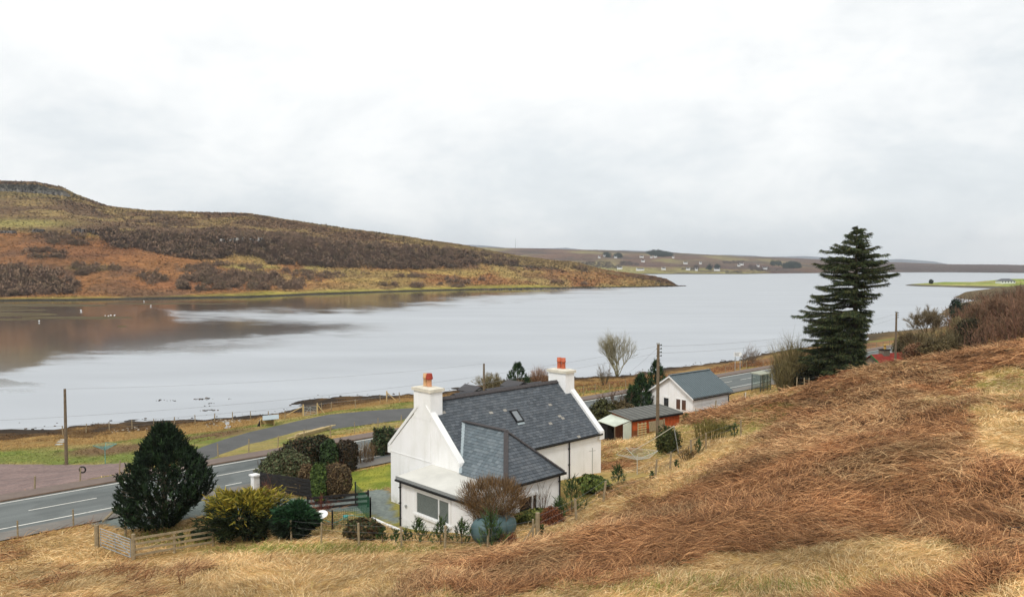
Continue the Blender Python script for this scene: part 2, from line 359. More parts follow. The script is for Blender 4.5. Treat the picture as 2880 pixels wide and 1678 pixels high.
def gh(x, y, detail=True):
    x = np.asarray(x, float); y = np.asarray(y, float); sh = x.shape; x = x.ravel(); y = y.ravel()
    z = rbf(x, y); s_, wd = road_sw(x, y)
    hill = sst(6.6, 8.5, z) * sst(9, 14, wd)
    if detail:
        z = z + (fbm(x, y, 5, 3) - .5) * (.12 + .9 * hill) + (fbm(x, y, 1.4, 3, 5) - .5) * (.10 + .34 * hill)
        bch = sst(2.2, .9, z) * sst(-2.5, -.5, z); z = z + (fbm(x, y, 2.5, 4, 9) - .5) * .55 * bch * (wd < -3)
    du = (x - HN[0]) * HA[0] + (y - HN[1]) * HA[1]; dv = (x - HN[0]) * HB[0] + (y - HN[1]) * HB[1]
    k = sst(-3.4, -2.4, wd) * sst(10.2, 7.2, wd); z = z * (1 - k) + (RZ - .10) * k
    dl, zl = seglerp(x, y, LOOPC, LOOPC[:, 2]); _, wl = seglerp(x, y, LOOPC, LOOPW)
    k = sst(wl + 1.6, wl + .2, dl) * (wd < -3.2); z = z * (1 - k) + (zl - .08) * k
    p0, q0 = proj(x, y, 0 * x); k = inpoly(p0, q0, BAY) & (y > 60); z = np.where(k, np.minimum(z, -1.2), z)
    return np.clip(z, -6, 60).reshape(sh)
def g1(x, y): return float(gh(np.array([x]), np.array([y]))[0])
def base(px, py, d0=18, d1=330):
    """first ground hit along a sight line"""
    rx, rz = ray(px, py); d = np.exp(np.linspace(math.log(d0), math.log(d1), 700)); z = gh(rx * d, d); c = CZ + rz * d - z
    i = np.argmax(c < 0) if (c < 0).any() else len(d) - 1
    i = max(i, 1); t_ = c[i - 1] / (c[i - 1] - c[i] + 1e-9); dd = d[i - 1] + (d[i] - d[i - 1]) * t_
    return np.array([rx * dd, dd, g1(rx * dd, dd)])
def gat(px, d):
    rx = (px - 1440) / F_PX * 1.0; return np.array([rx * d, d, g1(rx * d, d)])
def top_h(p, py):
    """height above p of a sight line through image row py"""
    _, rz = ray(1440, py); return CZ + rz * p[1] - p[2]
# ================================================================ LAND SHEET
def axis(a, b_, lo, hi, fine, mid):
    v = list(np.arange(lo, hi, fine)); x = lo; st = fine
    while x > a: st = min(st * 1.12, mid); x -= st; v.append(x)
    x = hi; st = fine
    while x < b_: st = min(st * 1.10, mid); v.append(x); x += st
    return np.array(sorted(set(np.round(v, 3))))
gx = axis(-150, 440, -48, 72, .40, 8); gy = axis(-45, 650, 17, 132, .40, 8)
GX, GY = np.meshgrid(gx, gy); GZ = gh(GX, GY)
bpoly = lambda pts: [tuple(base(a, b_)[:2]) for a, b_ in pts]
P_PARK = bpoly([(-60, 1304), (184, 1306), (360, 1299), (350, 1331), (222, 1354), (86, 1379), (-60, 1404)])
P_LAWN = bpoly([(955, 1378), (960, 1318), (985, 1300), (1060, 1286), (1110, 1274), (1160, 1262), (1160, 1300), (1104, 1372), (1060, 1376), (1015, 1382)])
P_GRAV = wpoly([(520, 1405), (600, 1372), (700, 1352), (730, 1378), (850, 1392), (1000, 1385), (1066, 1373), (1099, 1380), (1099, 1420), (1130, 1486), (1045, 1452), (985, 1440), (880, 1445), (740, 1440), (600, 1440), (560, 1420)], 6.0)
P_DRV = [rp(s_, wd) for s_, wd in ((5, 6.6), (12.5, 6.6), (12.8, 9), (9, 13), (4, 12), (3, 8.4))]
def lerp(a, b_, k): return a * (1 - k[..., None]) + np.array(b_) * k[..., None]
def bracken_mask(px, py, x, y):
    """where dead bracken grows on the near hillside, 1 = bracken, 0 = pale grass"""
    def blob(cx_, cy_, rx, ry, a=0):
        c_, s_ = math.cos(math.radians(a)), math.sin(math.radians(a)); dx = px - cx_; dy = py - cy_
        return np.exp(-(((dx * c_ + dy * s_) / rx) ** 2 + ((-dx * s_ + dy * c_) / ry) ** 2) ** 1.5)
    m_ = 1.25 * blob(2450, 1330, 620, 150, -8) + 1.1 * blob(1900, 1500, 700, 100, -10) + 1.1 * blob(2620, 1065, 420, 75, -12) + .9 * blob(1400, 1640, 420, 60, -10) + .9 * blob(2780, 1480, 300, 120, 0) \
        + 1.0 * blob(2650, 1660, 420, 50, -14) + .12 * blob(600, 1610, 600, 60, 0) + .6 * blob(2250, 1160, 260, 40, -8) + .9 * blob(2000, 1170, 120, 22, -15) + .9 * blob(1560, 1440, 50, 40, -30) + .5 * blob(40, 1515, 300, 14, -10)
    m_ -= 1.3 * blob(2820, 1215, 110, 60, 10) + .75 * blob(2150, 1660, 520, 20, -4) + .8 * blob(1940, 1300, 170, 60, -25) + .6 * blob(2390, 1400, 50, 22, 0) + .2 * blob(2660, 1560, 300, 22, -5) + .7 * blob(1580, 1500, 170, 36, -15)
    m_ += (fbm(x, y, 6, 4, 3) - .5) * 1.6 + (fbm(x, y, 1.3, 3, 33) - .5) * 1.1
    return sst(.25, .8, m_)
def tcol(x, y, z):
    px, py = proj(x, y, z); s_, wd = road_sw(x, y); n1 = fbm(x, y, 9, 4, 1); n2 = fbm(x, y, 2.2, 4, 2); n3 = fbm(x, y, 25, 4, 4)
    straw = np.array(lin(186, 152, 100)); c = np.broadcast_to(straw, x.shape + (3,)).copy()
    c = lerp(c, lin(150, 118, 74), sst(.45, .7, n2)); c = lerp(c, lin(128, 122, 62), .8 * sst(.56, .72, n1))
    near = sst(9, 13, wd)
    bm = bracken_mask(px, py, x, y); c = lerp(c, lin(82, 58, 40), near * bm)
    # far side of the road: rough pasture, worked earth and shore
    far = sst(-2.6, -3.2, wd); pas = lerp(np.broadcast_to(np.array(lin(112, 118, 58)), x.shape + (3,)).copy(), lin(150, 134, 84), sst(.40, .62, n2 * .6 + n1 * .4))
    rightness = sst(2, 16, x - (y - 80) * .25)
    pas = lerp(pas, lin(136, 98, 66), rightness * sst(.25, .5, n1)); pas = lerp(pas, lin(104, 76, 56), rightness * sst(.5, .7, n2))
    c = c * (1 - far[..., None]) + pas * far[..., None]
    k = np.exp(-(((px - 150) / 330) ** 2 + ((py - 1285) / 20) ** 2) ** 2) * far; c = lerp(c, lin(112, 122, 60), k * .8)
    for (ex, ey, a_, b_, an) in ((290, 1267, 125, 15, .07), (605, 1224, 130, 10, .16), (430, 1250, 90, 9, .1), (60, 1246, 60, 3, .1)):          # bare brown earth in the croft field
        k = np.exp(-(((px - ex) / a_) ** 2 + ((py - ey + (px - ex) * an) / b_) ** 2) ** 2) * sst(.25, .4, n2) * far; c = lerp(c, lin(112, 88, 66), k * .95)
    sh = sst(2.1, 1.5, z + (n1 - .5) * 1.4) * far; c = lerp(c, lin(146, 116, 72), sh)
    c = lerp(c, lin(94, 70, 44), sst(1.05, .6, z + (n2 - .5) * 1.1) * far)
    c = lerp(c, lin(52, 43, 36), sst(.5, .15, z + (n2 - .5) * .8) * far)
    c = lerp(c, lin(42, 38, 34), sst(.2, -.4, z) * far)
    c = lerp(c, lin(104, 88, 64), sst(200, 270, y))
    # verges
    v = np.exp(-((wd + 3.6) / .9) ** 2) + np.exp(-((wd - 9.0) / 1.0) ** 2); c = lerp(c, lin(170, 136, 84), np.clip(v, 0, 1) * sst(.35, .55, n2))
    g = inpoly(x, y, P_PARK); c[g] = np.array(lin(132, 112, 110)) * (.9 + .3 * n2[g][..., None])
    g = inpoly(x, y, P_GRAV) | inpoly(x, y, P_DRV); c[g] = np.array(lin(122, 128, 126)) * (.85 + .3 * n2[g][..., None])
    du = (x - HN[0]) * HA[0] + (y - HN[1]) * HA[1]; dv = (x - HN[0]) * HB[0] + (y - HN[1]) * HB[1]
    yard = (du > -9) & (du < 30) & (dv > -6) & (dv < 12.5) & (wd > 8.6); gg = yard & ~g
    c[gg] = lerp(c[gg], lin(128, 124, 62), .55 * sst(.35, .6, n1[gg]))
    g = inpoly(x, y, P_LAWN) & (wd > 8.6); c[g] = lerp(np.broadcast_to(np.array(lin(116, 126, 50)), (g.sum(), 3)).copy(), lin(150, 148, 62), sst(.4, .7, n2[g]))
    k = np.exp(-(((px - 1590) / 60) ** 2 + ((py - 1545) / 9) ** 2)); k = k + np.exp(-(((px - 1575) / 45) ** 2 + ((py - 1495) / 14) ** 2)) + np.exp(-(((px - 880) / 380) ** 2 + ((py - 1545) / 12) ** 2) ** 2) * .6 + np.exp(-(((px - 1850) / 60) ** 2 + ((py - 1275) / 10) ** 2))
    c = lerp(c, lin(116, 124, 52), np.clip(k, 0, 1) * .75)
    return c
ny, nx = GX.shape
idx = np.arange(nx * ny).reshape(ny, nx)
Fg = np.c_[idx[:-1, :-1].ravel(), idx[:-1, 1:].ravel(), idx[1:, 1:].ravel(), idx[1:, :-1].ravel()]
ground = bulk("ground", np.c_[GX.ravel(), GY.ravel(), GZ.ravel()], Fg, M_ground, tcol(GX, GY, GZ).reshape(-1, 3), smooth=True)
tag(ground, kind='structure')
# ================================================================ WATER
az = np.radians(np.r_[np.linspace(-88, -42, 24)[:-1], np.linspace(-42, 42, 300), np.linspace(42, 88, 24)[1:]])
dd = np.exp(np.linspace(math.log(40), math.log(16000), 420)); AZ, DD = np.meshgrid(az, dd)
WX, WY = DD * np.sin(AZ), DD * np.cos(AZ)
m, t, b = newmat('loch_water'); M_water = m
rf = mth(t, 'POWER', node(t, 'ShaderNodeAttribute', attribute_name='Col').outputs['Fac'], 1.7)
t.nodes.remove(b); out = t.nodes['Material Output']
co = node(t, 'ShaderNodeTexCoord').outputs['Object']
h1 = noise(t, vmap(t, co, (.25, 1, 1)), .5, 3, .6); h2 = noise(t, vmap(t, co, (.3, 1, 1)), 2.2, 3, .6)
hh = mth(t, 'ADD', mth(t, 'MULTIPLY', h1, 1.0), mth(t, 'MULTIPLY', h2, .35))
bn = node(t, 'ShaderNodeBump'); bn.inputs['Distance'].default_value = .12
t.links.new(mth(t, 'MULTIPLY_ADD', rf, .28, .03), bn.inputs['Strength']); t.links.new(hh, bn.inputs['Height'])
gl = node(t, 'ShaderNodeBsdfGlossy'); gl.inputs['Color'].default_value = (.83, .86, .895, 1)
stk = noise(t, vmap(t, co, (.012, .05, 1)), 1.0, 5, .6)
t.links.new(mth(t, 'MULTIPLY_ADD', stk, .4, .30), gl.inputs['Roughness']); t.links.new(bn.outputs[0], gl.inputs['Normal'])
gm = node(t, 'ShaderNodeBsdfGlossy'); gm.inputs['Color'].default_value = (.88, .90, .91, 1); gm.inputs['Roughness'].default_value = .09; t.links.new(bn.outputs[0], gm.inputs['Normal'])
gx_ = node(t, 'ShaderNodeMixShader'); t.links.new(rf, gx_.inputs[0]); t.links.new(gm.outputs[0], gx_.inputs[1]); t.links.new(gl.outputs[0], gx_.inputs[2])
df = node(t, 'ShaderNodeBsdfDiffuse'); df.inputs['Color'].default_value = (*lin(62, 62, 60), 1)
mx = node(t, 'ShaderNodeMixShader'); t.links.new(mth(t, 'ADD', mth(t, 'MULTIPLY_ADD', rf, -.20, .88), mth(t, 'MULTIPLY_ADD', stk, .16, -.08)), mx.inputs[0])
t.links.new(df.outputs[0], mx.inputs[1]); t.links.new(gx_.outputs[0], mx.inputs[2]); t.links.new(mx.outputs[0], out.inputs[0])
def ruffle(x, y):
    """wind-ruffled water (1) against the calm mirror patches in the lee of the hill (0)"""
    px, py = proj(x, y, 0 * x)
    py = py + (fbm(px, py * 5, 260, 5, 8, .6) - .5) * 44 + (fbm(px, py * 12, 50, 4, 4) - .5) * 14 + (fbm(px, py * 34, 230, 3, 14) - .5) * 26
    calm = np.zeros_like(x)
    def patch(pts_top, pts_bot, soft=20):
        X = [p[0] for p in pts_top]; a = np.interp(px, X, [p[1] for p in pts_top]); b_ = np.interp(px, [p[0] for p in pts_bot], [p[1] for p in pts_bot])
        return sst(a - soft, a + soft, py) * sst(b_ + soft, b_ - soft, py) * sst(0, 26, b_ - a)
    calm = np.maximum(calm, patch([(-900, 800), (2100, 800)], [(-900, 888), (450, 886), (480, 882), (800, 872), (1100, 856), (1400, 838), (1700, 815), (1900, 800)]))
    calm = np.maximum(calm, patch([(-900, 860), (440, 872), (500, 897), (800, 905), (1150, 926), (1200, 935)], [(-900, 1075), (0, 1050), (60, 1040), (140, 1005), (300, 998), (420, 990), (560, 958), (700, 948), (900, 936), (1150, 930), (1200, 930)]))
    calm = np.maximum(calm, patch([(-900, 1070), (0, 1073), (150, 1088)], [(-900, 1120), (0, 1102), (90, 1098), (150, 1086)], 5))
    calm = np.maximum(calm, .55 * patch([(380, 965), (1000, 950)], [(380, 990), (600, 985), (1000, 950)], 12))
    calm = calm * (1.12 + .35 * (fbm(px, py * 8, 90, 3, 6) - .5)); calm[y > 3000] = 0
    return 1 - np.clip(calm, 0, 1)
RU = ruffle(WX, WY); ny, nx = WX.shape; idx = np.arange(nx * ny).reshape(ny, nx)
Fw = np.c_[idx[:-1, :-1].ravel(), idx[:-1, 1:].ravel(), idx[1:, 1:].ravel(), idx[1:, :-1].ravel()][:, ::-1]
tag(bulk("loch_water", np.c_[WX.ravel(), WY.ravel(), 0 * WX.ravel()], Fw, M_water, np.repeat(RU.ravel()[:, None], 3, 1), smooth=True), kind='structure')
# ================================================================ FAR LAND (profiles: distance and sight-line height per bearing)
M_tuft = mat_col('tuft', None, .9, .05, .15, spec=.1)
_n = node(M_tuft.node_tree, 'ShaderNodeCombineXYZ'); _n.inputs[1].default_value = -.35; _n.inputs[2].default_value = .93; M_tuft.node_tree.links.new(_n.outputs[0], M_tuft.node_tree.nodes['Principled BSDF'].inputs['Normal'])
def tufts_label(n): return 'rough heather and grass tussocks over the ' + ('far orange hillside' if 'hillside' in n else 'distant moorland behind the village')
def far_sheet(name, cols, mat, colf, npx=520, nt=150, rough=(0, 0), back=(600, .8), px0=None, px1=None, tip=None, tufts=0):
    """cols: {px: [(image row, distance), ...] from the shore up to the skyline}"""
    ks = sorted(cols); pxs = np.linspace(px0 or ks[0], px1 or ks[-1], npx); nl = len(cols[ks[0]])
    ry = np.array([[np.interp(p, ks, [cols[k][j][0] for k in ks]) for j in range(nl)] for p in pxs])
    dj = np.array([[np.interp(p, ks, [cols[k][j][1] for k in ks]) for j in range(nl)] for p in pxs])
    zj = np.array([[CZ + ray(1440, ry[i, j])[1] * dj[i, j] for j in range(nl)] for i in range(npx)]); zj[:, 0] = -1.0
    xe = np.linspace(0, nl - 1, nt); D = np.array([np.interp(xe, range(nl), dj[i]) for i in range(npx)]); Z = np.array([np.interp(xe, range(nl), zj[i]) for i in range(npx)])
    rx = (pxs - 1440) / F_PX / cp
    X = rx[:, None] * D; Y = D.copy()
    env = sst(0, .6, xe)[None] * np.ones((npx, 1))
    if rough[0]: Z = Z + (fbm(X, Y, rough[1], 5, 17) - .5) * rough[0] * env
    if tip: k_ = sst(0, 1, np.abs(pxs - tip[0]) / tip[1])[:, None]; Z = -1 + (Z + 1) * k_
    # back slope
    for k in range(1, 7):
        q = k / 6; X = np.c_[X, X[:, nt - 1] * (1 + q * back[0] / D[:, nt - 1])]; Y = np.c_[Y, Y[:, nt - 1] + q * back[0]]; Z = np.c_[Z, Z[:, nt - 1] * (1 - q) ** 1.5 - 2.5 * q]
    n2 = X.shape[1]; T = np.r_[xe, np.full(6, nl - 1)]; idx = np.arange(npx * n2).reshape(npx, n2)
    Fq = np.c_[idx[:-1, :-1].ravel(), idx[1:, :-1].ravel(), idx[1:, 1:].ravel(), idx[:-1, 1:].ravel()]
    col = colf(X, Y, Z, np.broadcast_to(T[None], X.shape), np.broadcast_to(pxs[:, None], X.shape))
    o = bulk(name, np.c_[X.ravel(), Y.ravel(), Z.ravel()], Fq, mat, col.reshape(-1, 3), smooth=True); tag(o, kind='structure')
    if tufts:
        i = rng.integers(0, npx - 1, tufts); j = rng.integers(int(nt * .07), nt - 1, tufts); a, b_ = rng.random(tufts)[:, None], rng.random(tufts)[:, None]
        g = lambda Q: (Q[i, j] * (1 - a[:, 0]) + Q[i + 1, j] * a[:, 0]) * (1 - b_[:, 0]) + (Q[i, j + 1] * (1 - a[:, 0]) + Q[i + 1, j + 1] * a[:, 0]) * b_[:, 0]
        P = np.c_[g(X), g(Y), g(Z) - .2]; c = 1.45 * col[i, j] * rng.uniform(.8, 1.2, (tufts, 1)) * (.7 + .6 * fbm(P[:, 0], P[:, 1], 14, 3, 19))[:, None] * .82
        s_ = np.minimum(P[:, 1] / 700, 1.6); V_, F_, c_ = STR(P, rng.normal(size=(tufts, 3)) * [1, .6, .4] + [0, 0, .75], s_ * rng.uniform(.7, 2.0, tufts), s_ * 1.3, .25, c, 2, .4)
        tag(bulk("moor_tussocks", V_, F_, M_tuft, c_), tufts_label(name), 'moorland', None, 'stuff')
    px_, py_ = proj(X[:, :nt], Y[:, :nt], Z[:, :nt])
    def find(px, py):
        i = int(np.clip(np.searchsorted(pxs, px), 1, npx - 1)); r = py_[i]; j = int(np.argmin(np.abs(r - py) + np.arange(nt) * 1e-4))
        return np.array([X[i, j], Y[i, j], Z[i, j]])
    return find
def hill_col(X, Y, Z, T, PX):
    n1 = fbm(X, Y, 120, 4, 1); n2 = fbm(X, Y * .7, 30, 4, 2); n3 = fbm(X, Y, 260, 3, 5); px, py = proj(X, Y, Z)
    low = np.broadcast_to(np.array(lin(142, 98, 64)), X.shape + (3,)).copy()
    low = lerp(low, lin(160, 134, 88), sst(.50, .66, n1 * .6 + n2 * .4 + sst(800, 1200, px) * .10)); low = lerp(low, lin(104, 76, 60), sst(.5, .65, n2) * .9)
    up = np.broadcast_to(np.array(lin(142, 118, 78)), X.shape + (3,)).copy(); up = lerp(up, lin(106, 82, 62), sst(.42, .6, n2 * .5 + n1 * .5)); up = lerp(up, lin(146, 126, 84), sst(.55, .72, n3) * .6)
    k = sst(2.3, 2.9, T); c = low * (1 - k[..., None]) + up * k[..., None]
    for cx_, cy_, a_, b_, cc in ((60, 628, 150, 12, (152, 140, 82)), (150, 545, 260, 16, (138, 122, 78)), (760, 752, 170, 10, (150, 138, 80)), (260, 752, 60, 8, (150, 138, 80)), (1250, 770, 260, 13, (172, 146, 88)), (1000, 790, 150, 8, (165, 138, 82)), (330, 735, 260, 14, (142, 96, 60)), (1250, 735, 70, 10, (156, 104, 68)), (640, 800, 360, 18, (150, 98, 66)), (1650, 770, 160, 14, (146, 102, 68)), (300, 700, 300, 30, (126, 84, 60))):
        c = lerp(c, lin(*cc), .75 * np.exp(-(((px - cx_) / a_) ** 2 + ((py - cy_) / b_) ** 2) ** 1.5) * sst(.2, .5, n2))
    c = lerp(c, lin(148, 140, 66), sst(.62, .2, T + (n2 - .5) * .5) * .8)                                   # shore turf
    c = lerp(c, lin(58, 52, 46), sst(1.4, .6, Z)); 
    steep = (T > 5.1) & (T < 5.9) & (PX < 200); c[steep] = np.array(lin(92, 88, 80)) * (.35 + 1.1 * vnoise(X, X * 0, 5)[steep][..., None])
    esc = sst(.16, .0, np.abs(T - 2.42)) * sst(.42, .6, fbm(X, Y * 0, 60, 3, 7)) * (PX > 150); c = lerp(c, lin(66, 62, 58), esc)
    return c
hill_find = far_sheet("far_hillside", {
    -900: [(846, 463), (815, 505), (665, 620), (640, 650), (560, 860), (540, 958), (522, 964), (505, 1000)],
    0: [(848, 463), (820, 500), (662, 620), (643, 650), (560, 860), (537, 958), (515, 964), (511, 1000)],
    100: [(847, 465), (818, 505), (672, 622), (645, 650), (565, 860), (540, 958), (518, 964), (512, 1000)],
    185: [(846, 468), (815, 508), (685, 625), (648, 650), (575, 860), (545, 945), (536, 964), (530, 1000)],
    215: [(845, 470), (815, 512), (690, 628), (650, 650), (590, 860), (565, 930), (553, 964), (546, 1000)],
    300: [(843, 478), (812, 520), (700, 632), (652, 655), (615, 860), (592, 920), (582, 964), (575, 1000)],
    430: [(841, 490), (808, 535), (706, 640), (656, 665), (628, 840), (608, 900), (599, 950), (592, 1000)],
    600: [(838, 510), (804, 560), (722, 655), (664, 680), (632, 840), (612, 900), (603, 950), (598, 1000)],
    700: [(836, 522), (800, 575), (735, 670), (672, 695), (637, 840), (618, 900), (608, 950), (602, 1000)],
    900: [(828, 575), (795, 630), (748, 710), (684, 740), (660, 850), (645, 900), (638, 950), (632, 1000)],
    1132: [(820, 645), (793, 690), (756, 760), (695, 790), (682, 870), (672, 910), (666, 950), (662, 1000)],
    1313: [(815, 690), (792, 740), (757, 800), (710, 830), (704, 880), (699, 910), (695, 950), (692, 990)],
    1467: [(812, 725), (792, 760), (760, 820), (735, 850), (731, 880), (728, 905), (726, 930), (724, 960)],
    1622: [(810, 752), (796, 775), (772, 815), (755, 840), (750, 860), (745, 880), (741, 900), (737, 920)],
    1705: [(809, 764), (798, 778), (781, 805), (770, 825), (767, 840), (764, 855), (762, 870), (759, 885)],
    1813: [(808, 778), (802, 790), (793, 805), (786, 815), (784, 825), (781, 835), (779, 845), (777, 855)],
    1850: [(807, 792), (803, 800), (796, 806), (790, 812), (787, 818), (785, 824), (784, 830), (783, 838)],
    1870: [(806, 803), (804, 808), (799, 812), (794, 816), (792, 820), (789, 824), (787, 830), (786, 836)],
    1892: [(806, 808), (804.5, 811), (802, 815), (799, 818), (798, 822), (797, 826), (796, 830), (796, 836)],
    1910: [(805, 820), (804.5, 822), (804, 824), (803, 826), (802.6, 828), (802.2, 830), (802, 832), (802, 836)],
    1930: [(804, 836), (804, 838), (804.1, 840), (804.2, 841), (804.3, 842), (804.4, 843), (804.5, 844), (805, 846)],
}, M_hill, hill_col, 700, 190, (5.0, 60), (500, .9), tip=(1930, 55), tufts=110000)
def vill_col(X, Y, Z, T, PX):
    n1 = fbm(X, Y, 500, 4, 1); n2 = fbm(X, Y * .6, 130, 4, 2)
    c = np.broadcast_to(np.array(lin(108, 82, 68)), X.shape + (3,)).copy(); c = lerp(c, lin(136, 122, 82), sst(.45, .62, n2 * .7 + .3 * n1)); c = lerp(c, lin(92, 70, 66), sst(.5, .62, n1) * .8)
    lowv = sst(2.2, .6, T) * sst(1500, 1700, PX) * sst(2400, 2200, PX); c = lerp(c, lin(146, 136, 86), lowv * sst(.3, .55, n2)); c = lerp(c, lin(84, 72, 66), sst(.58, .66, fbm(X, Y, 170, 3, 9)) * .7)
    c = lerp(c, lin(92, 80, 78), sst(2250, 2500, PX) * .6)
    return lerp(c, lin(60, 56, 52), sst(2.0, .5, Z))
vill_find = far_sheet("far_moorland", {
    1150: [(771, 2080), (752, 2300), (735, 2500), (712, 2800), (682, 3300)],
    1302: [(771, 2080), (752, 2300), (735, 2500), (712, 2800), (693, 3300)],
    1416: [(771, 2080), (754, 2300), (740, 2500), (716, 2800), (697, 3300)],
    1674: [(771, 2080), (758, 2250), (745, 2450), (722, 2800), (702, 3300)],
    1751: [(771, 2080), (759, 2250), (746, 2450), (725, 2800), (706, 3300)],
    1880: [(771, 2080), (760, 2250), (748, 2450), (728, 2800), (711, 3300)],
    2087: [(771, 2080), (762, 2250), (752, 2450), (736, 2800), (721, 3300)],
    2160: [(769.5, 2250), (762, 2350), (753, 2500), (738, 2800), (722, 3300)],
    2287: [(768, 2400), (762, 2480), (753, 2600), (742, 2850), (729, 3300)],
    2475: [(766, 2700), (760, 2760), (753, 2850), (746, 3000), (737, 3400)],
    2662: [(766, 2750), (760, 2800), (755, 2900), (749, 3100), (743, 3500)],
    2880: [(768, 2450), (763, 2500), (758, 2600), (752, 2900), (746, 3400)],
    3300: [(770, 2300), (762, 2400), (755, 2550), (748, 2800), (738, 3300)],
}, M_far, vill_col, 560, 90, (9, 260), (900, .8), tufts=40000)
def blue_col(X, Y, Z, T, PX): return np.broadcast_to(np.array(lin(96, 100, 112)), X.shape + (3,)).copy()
ridge = {1150: 690, 1260: 692, 1323: 688, 1360: 690, 1400: 694, 1440: 699, 1500: 698, 1560: 698, 1590: 696.5, 1640: 702, 1720: 705, 1751: 703, 1830: 706, 1900: 710, 1960: 716, 2000: 718, 2040: 716, 2110: 718, 2150: 722,
         2261: 720, 2330: 724, 2400: 731, 2475: 730, 2531: 728, 2624: 735, 2662: 742, 2700: 748, 2800: 752, 3300: 740}
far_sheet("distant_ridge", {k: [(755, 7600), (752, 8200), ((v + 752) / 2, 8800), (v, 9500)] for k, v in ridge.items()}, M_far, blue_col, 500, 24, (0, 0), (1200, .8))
def spit_col(X, Y, Z, T, PX):
    n2 = fbm(X, Y, 40, 4, 2); c = np.broadcast_to(np.array(lin(136, 148, 66)), X.shape + (3,)).copy(); c = lerp(c, lin(160, 152, 92), sst(.45, .65, n2))
    return lerp(c, lin(92, 84, 76), sst(1.5, .7, Z))
spit_find = far_sheet("green_headland", {
    2505: [(801.5, 860), (801.5, 861), (801.5, 862), (801.4, 864)],
    2545: [(803.5, 835), (802.5, 845), (801, 860), (800.5, 870)],
    2590: [(806, 800), (802, 830), (799, 860), (797, 880)],
    2655: [(809, 770), (803, 810), (797, 850), (792.5, 890)],
    2737: [(812, 735), (804, 790), (797, 840), (792.5, 900)],
    2793: [(815, 705), (805, 780), (795, 840), (788, 910)],
    2831: [(817, 690), (806, 770), (794, 840), (784, 920)],
    2880: [(820, 660), (808, 760), (794, 840), (784, 920)],
    3400: [(830, 560), (812, 700), (790, 840), (775, 940)],
}, M_hill, spit_col, 260, 50, (.8, 40), (200, 1.1), 2505, 3400, tip=(2505, 70))
# ================================================================ ROADS
def strip(name, w0, w1, s0, s1, z, mat, step=3.0, parent=None, th=0):
    mb = MB(); ss = list(np.arange(s0, s1, step)) + [s1]
    V = []
    for s_ in ss:
        a = rp(s_, w0); b_ = rp(s_, w1); V += [(*a, z), (*b_, z)] + ([(*a, z - th), (*b_, z - th)] if th else [])
    k = 4 if th else 2; Fq = []
    for i in range(len(ss) - 1):
        o = i * k; q = o + k; Fq.append((o, o + 1, q + 1, q))
        if th: Fq += [(o + 1, o + 3, q + 3, q + 1), (o + 2, o, q, q + 2)]
    mb.add(V, Fq); return mb.build(name, mat, parent)
tag(strip("road", -.35, 6.6, -60, 230, RZ, M_road), kind='structure')
for i, (a, b_) in enumerate([(-60, 230)]): tag(strip("edge_line", -.06, .08, a, b_, RZ + .006, M_paint), kind='structure')
for a, b_ in [(-60, 9.6), (21.5, 89), (112, 230)]: tag(strip("near_edge_line", 5.85, 5.99, a, b_, RZ + .006, M_paint), kind='structure')
dm = MB()
for k in range(-9, 40):
    s_ = .75 + 6.1 * k; a0 = rp(s_, 2.93); a1 = rp(s_ + 4.0, 2.93); n_ = RN * .06
    dm.add([(*(a0 - n_), RZ + .007), (*(a0 + n_), RZ + .007), (*(a1 + n_), RZ + .007), (*(a1 - n_), RZ + .007)], [(0, 1, 2, 3)])
for s_ in (10.2, 12.4, 14.6, 16.8, 19.0, 92, 96, 100, 104, 108):
    a0 = rp(s_, 5.92); a1 = rp(s_ + 1.2, 5.92); n_ = RN * .06; dm.add([(*(a0 - n_), RZ + .007), (*(a0 + n_), RZ + .007), (*(a1 + n_), RZ + .007), (*(a1 - n_), RZ + .007)], [(0, 1, 2, 3)])
tag(dm.build("road_markings", M_paint), kind='structure')
tag(strip("near_footway", 6.62, 8.25, -60, 230, RZ + .012, mat_col('worn_tar', lin(122, 117, 110), .9, .6, .2, .3, bscale=20, detail=8)), kind='structure')
tag(strip("kerb", -.50, -.36, -60, 230, RZ + .10, M_kerb, 1.5, None, .2), kind='structure')
tag(strip("pavement", -2.1, -.50, -60, 230, RZ + .09, M_pave, 3, None, .25), kind='structure')
mb = MB(); V = []
for a, b_ in zip(LOOP_T, LOOP_B): V += [(a[0], a[1], (a[2] + b_[2]) / 2), (b_[0], b_[1], (a[2] + b_[2]) / 2)]
V = np.array(V); V2 = []
for i in range(len(LOOP_T) - 1):
    for q in range(8):
        for s_ in (0, 1): V2.append(V[2 * i + s_] * (1 - q / 8) + V[2 * i + 2 + s_] * q / 8)
V2 += [V[-2], V[-1]]
mb.add(V2, [(2 * i, 2 * i + 1, 2 * i + 3, 2 * i + 2) for i in range(len(V2) // 2 - 1)]); tag(mb.build("side_road", M_asph2), kind='structure')
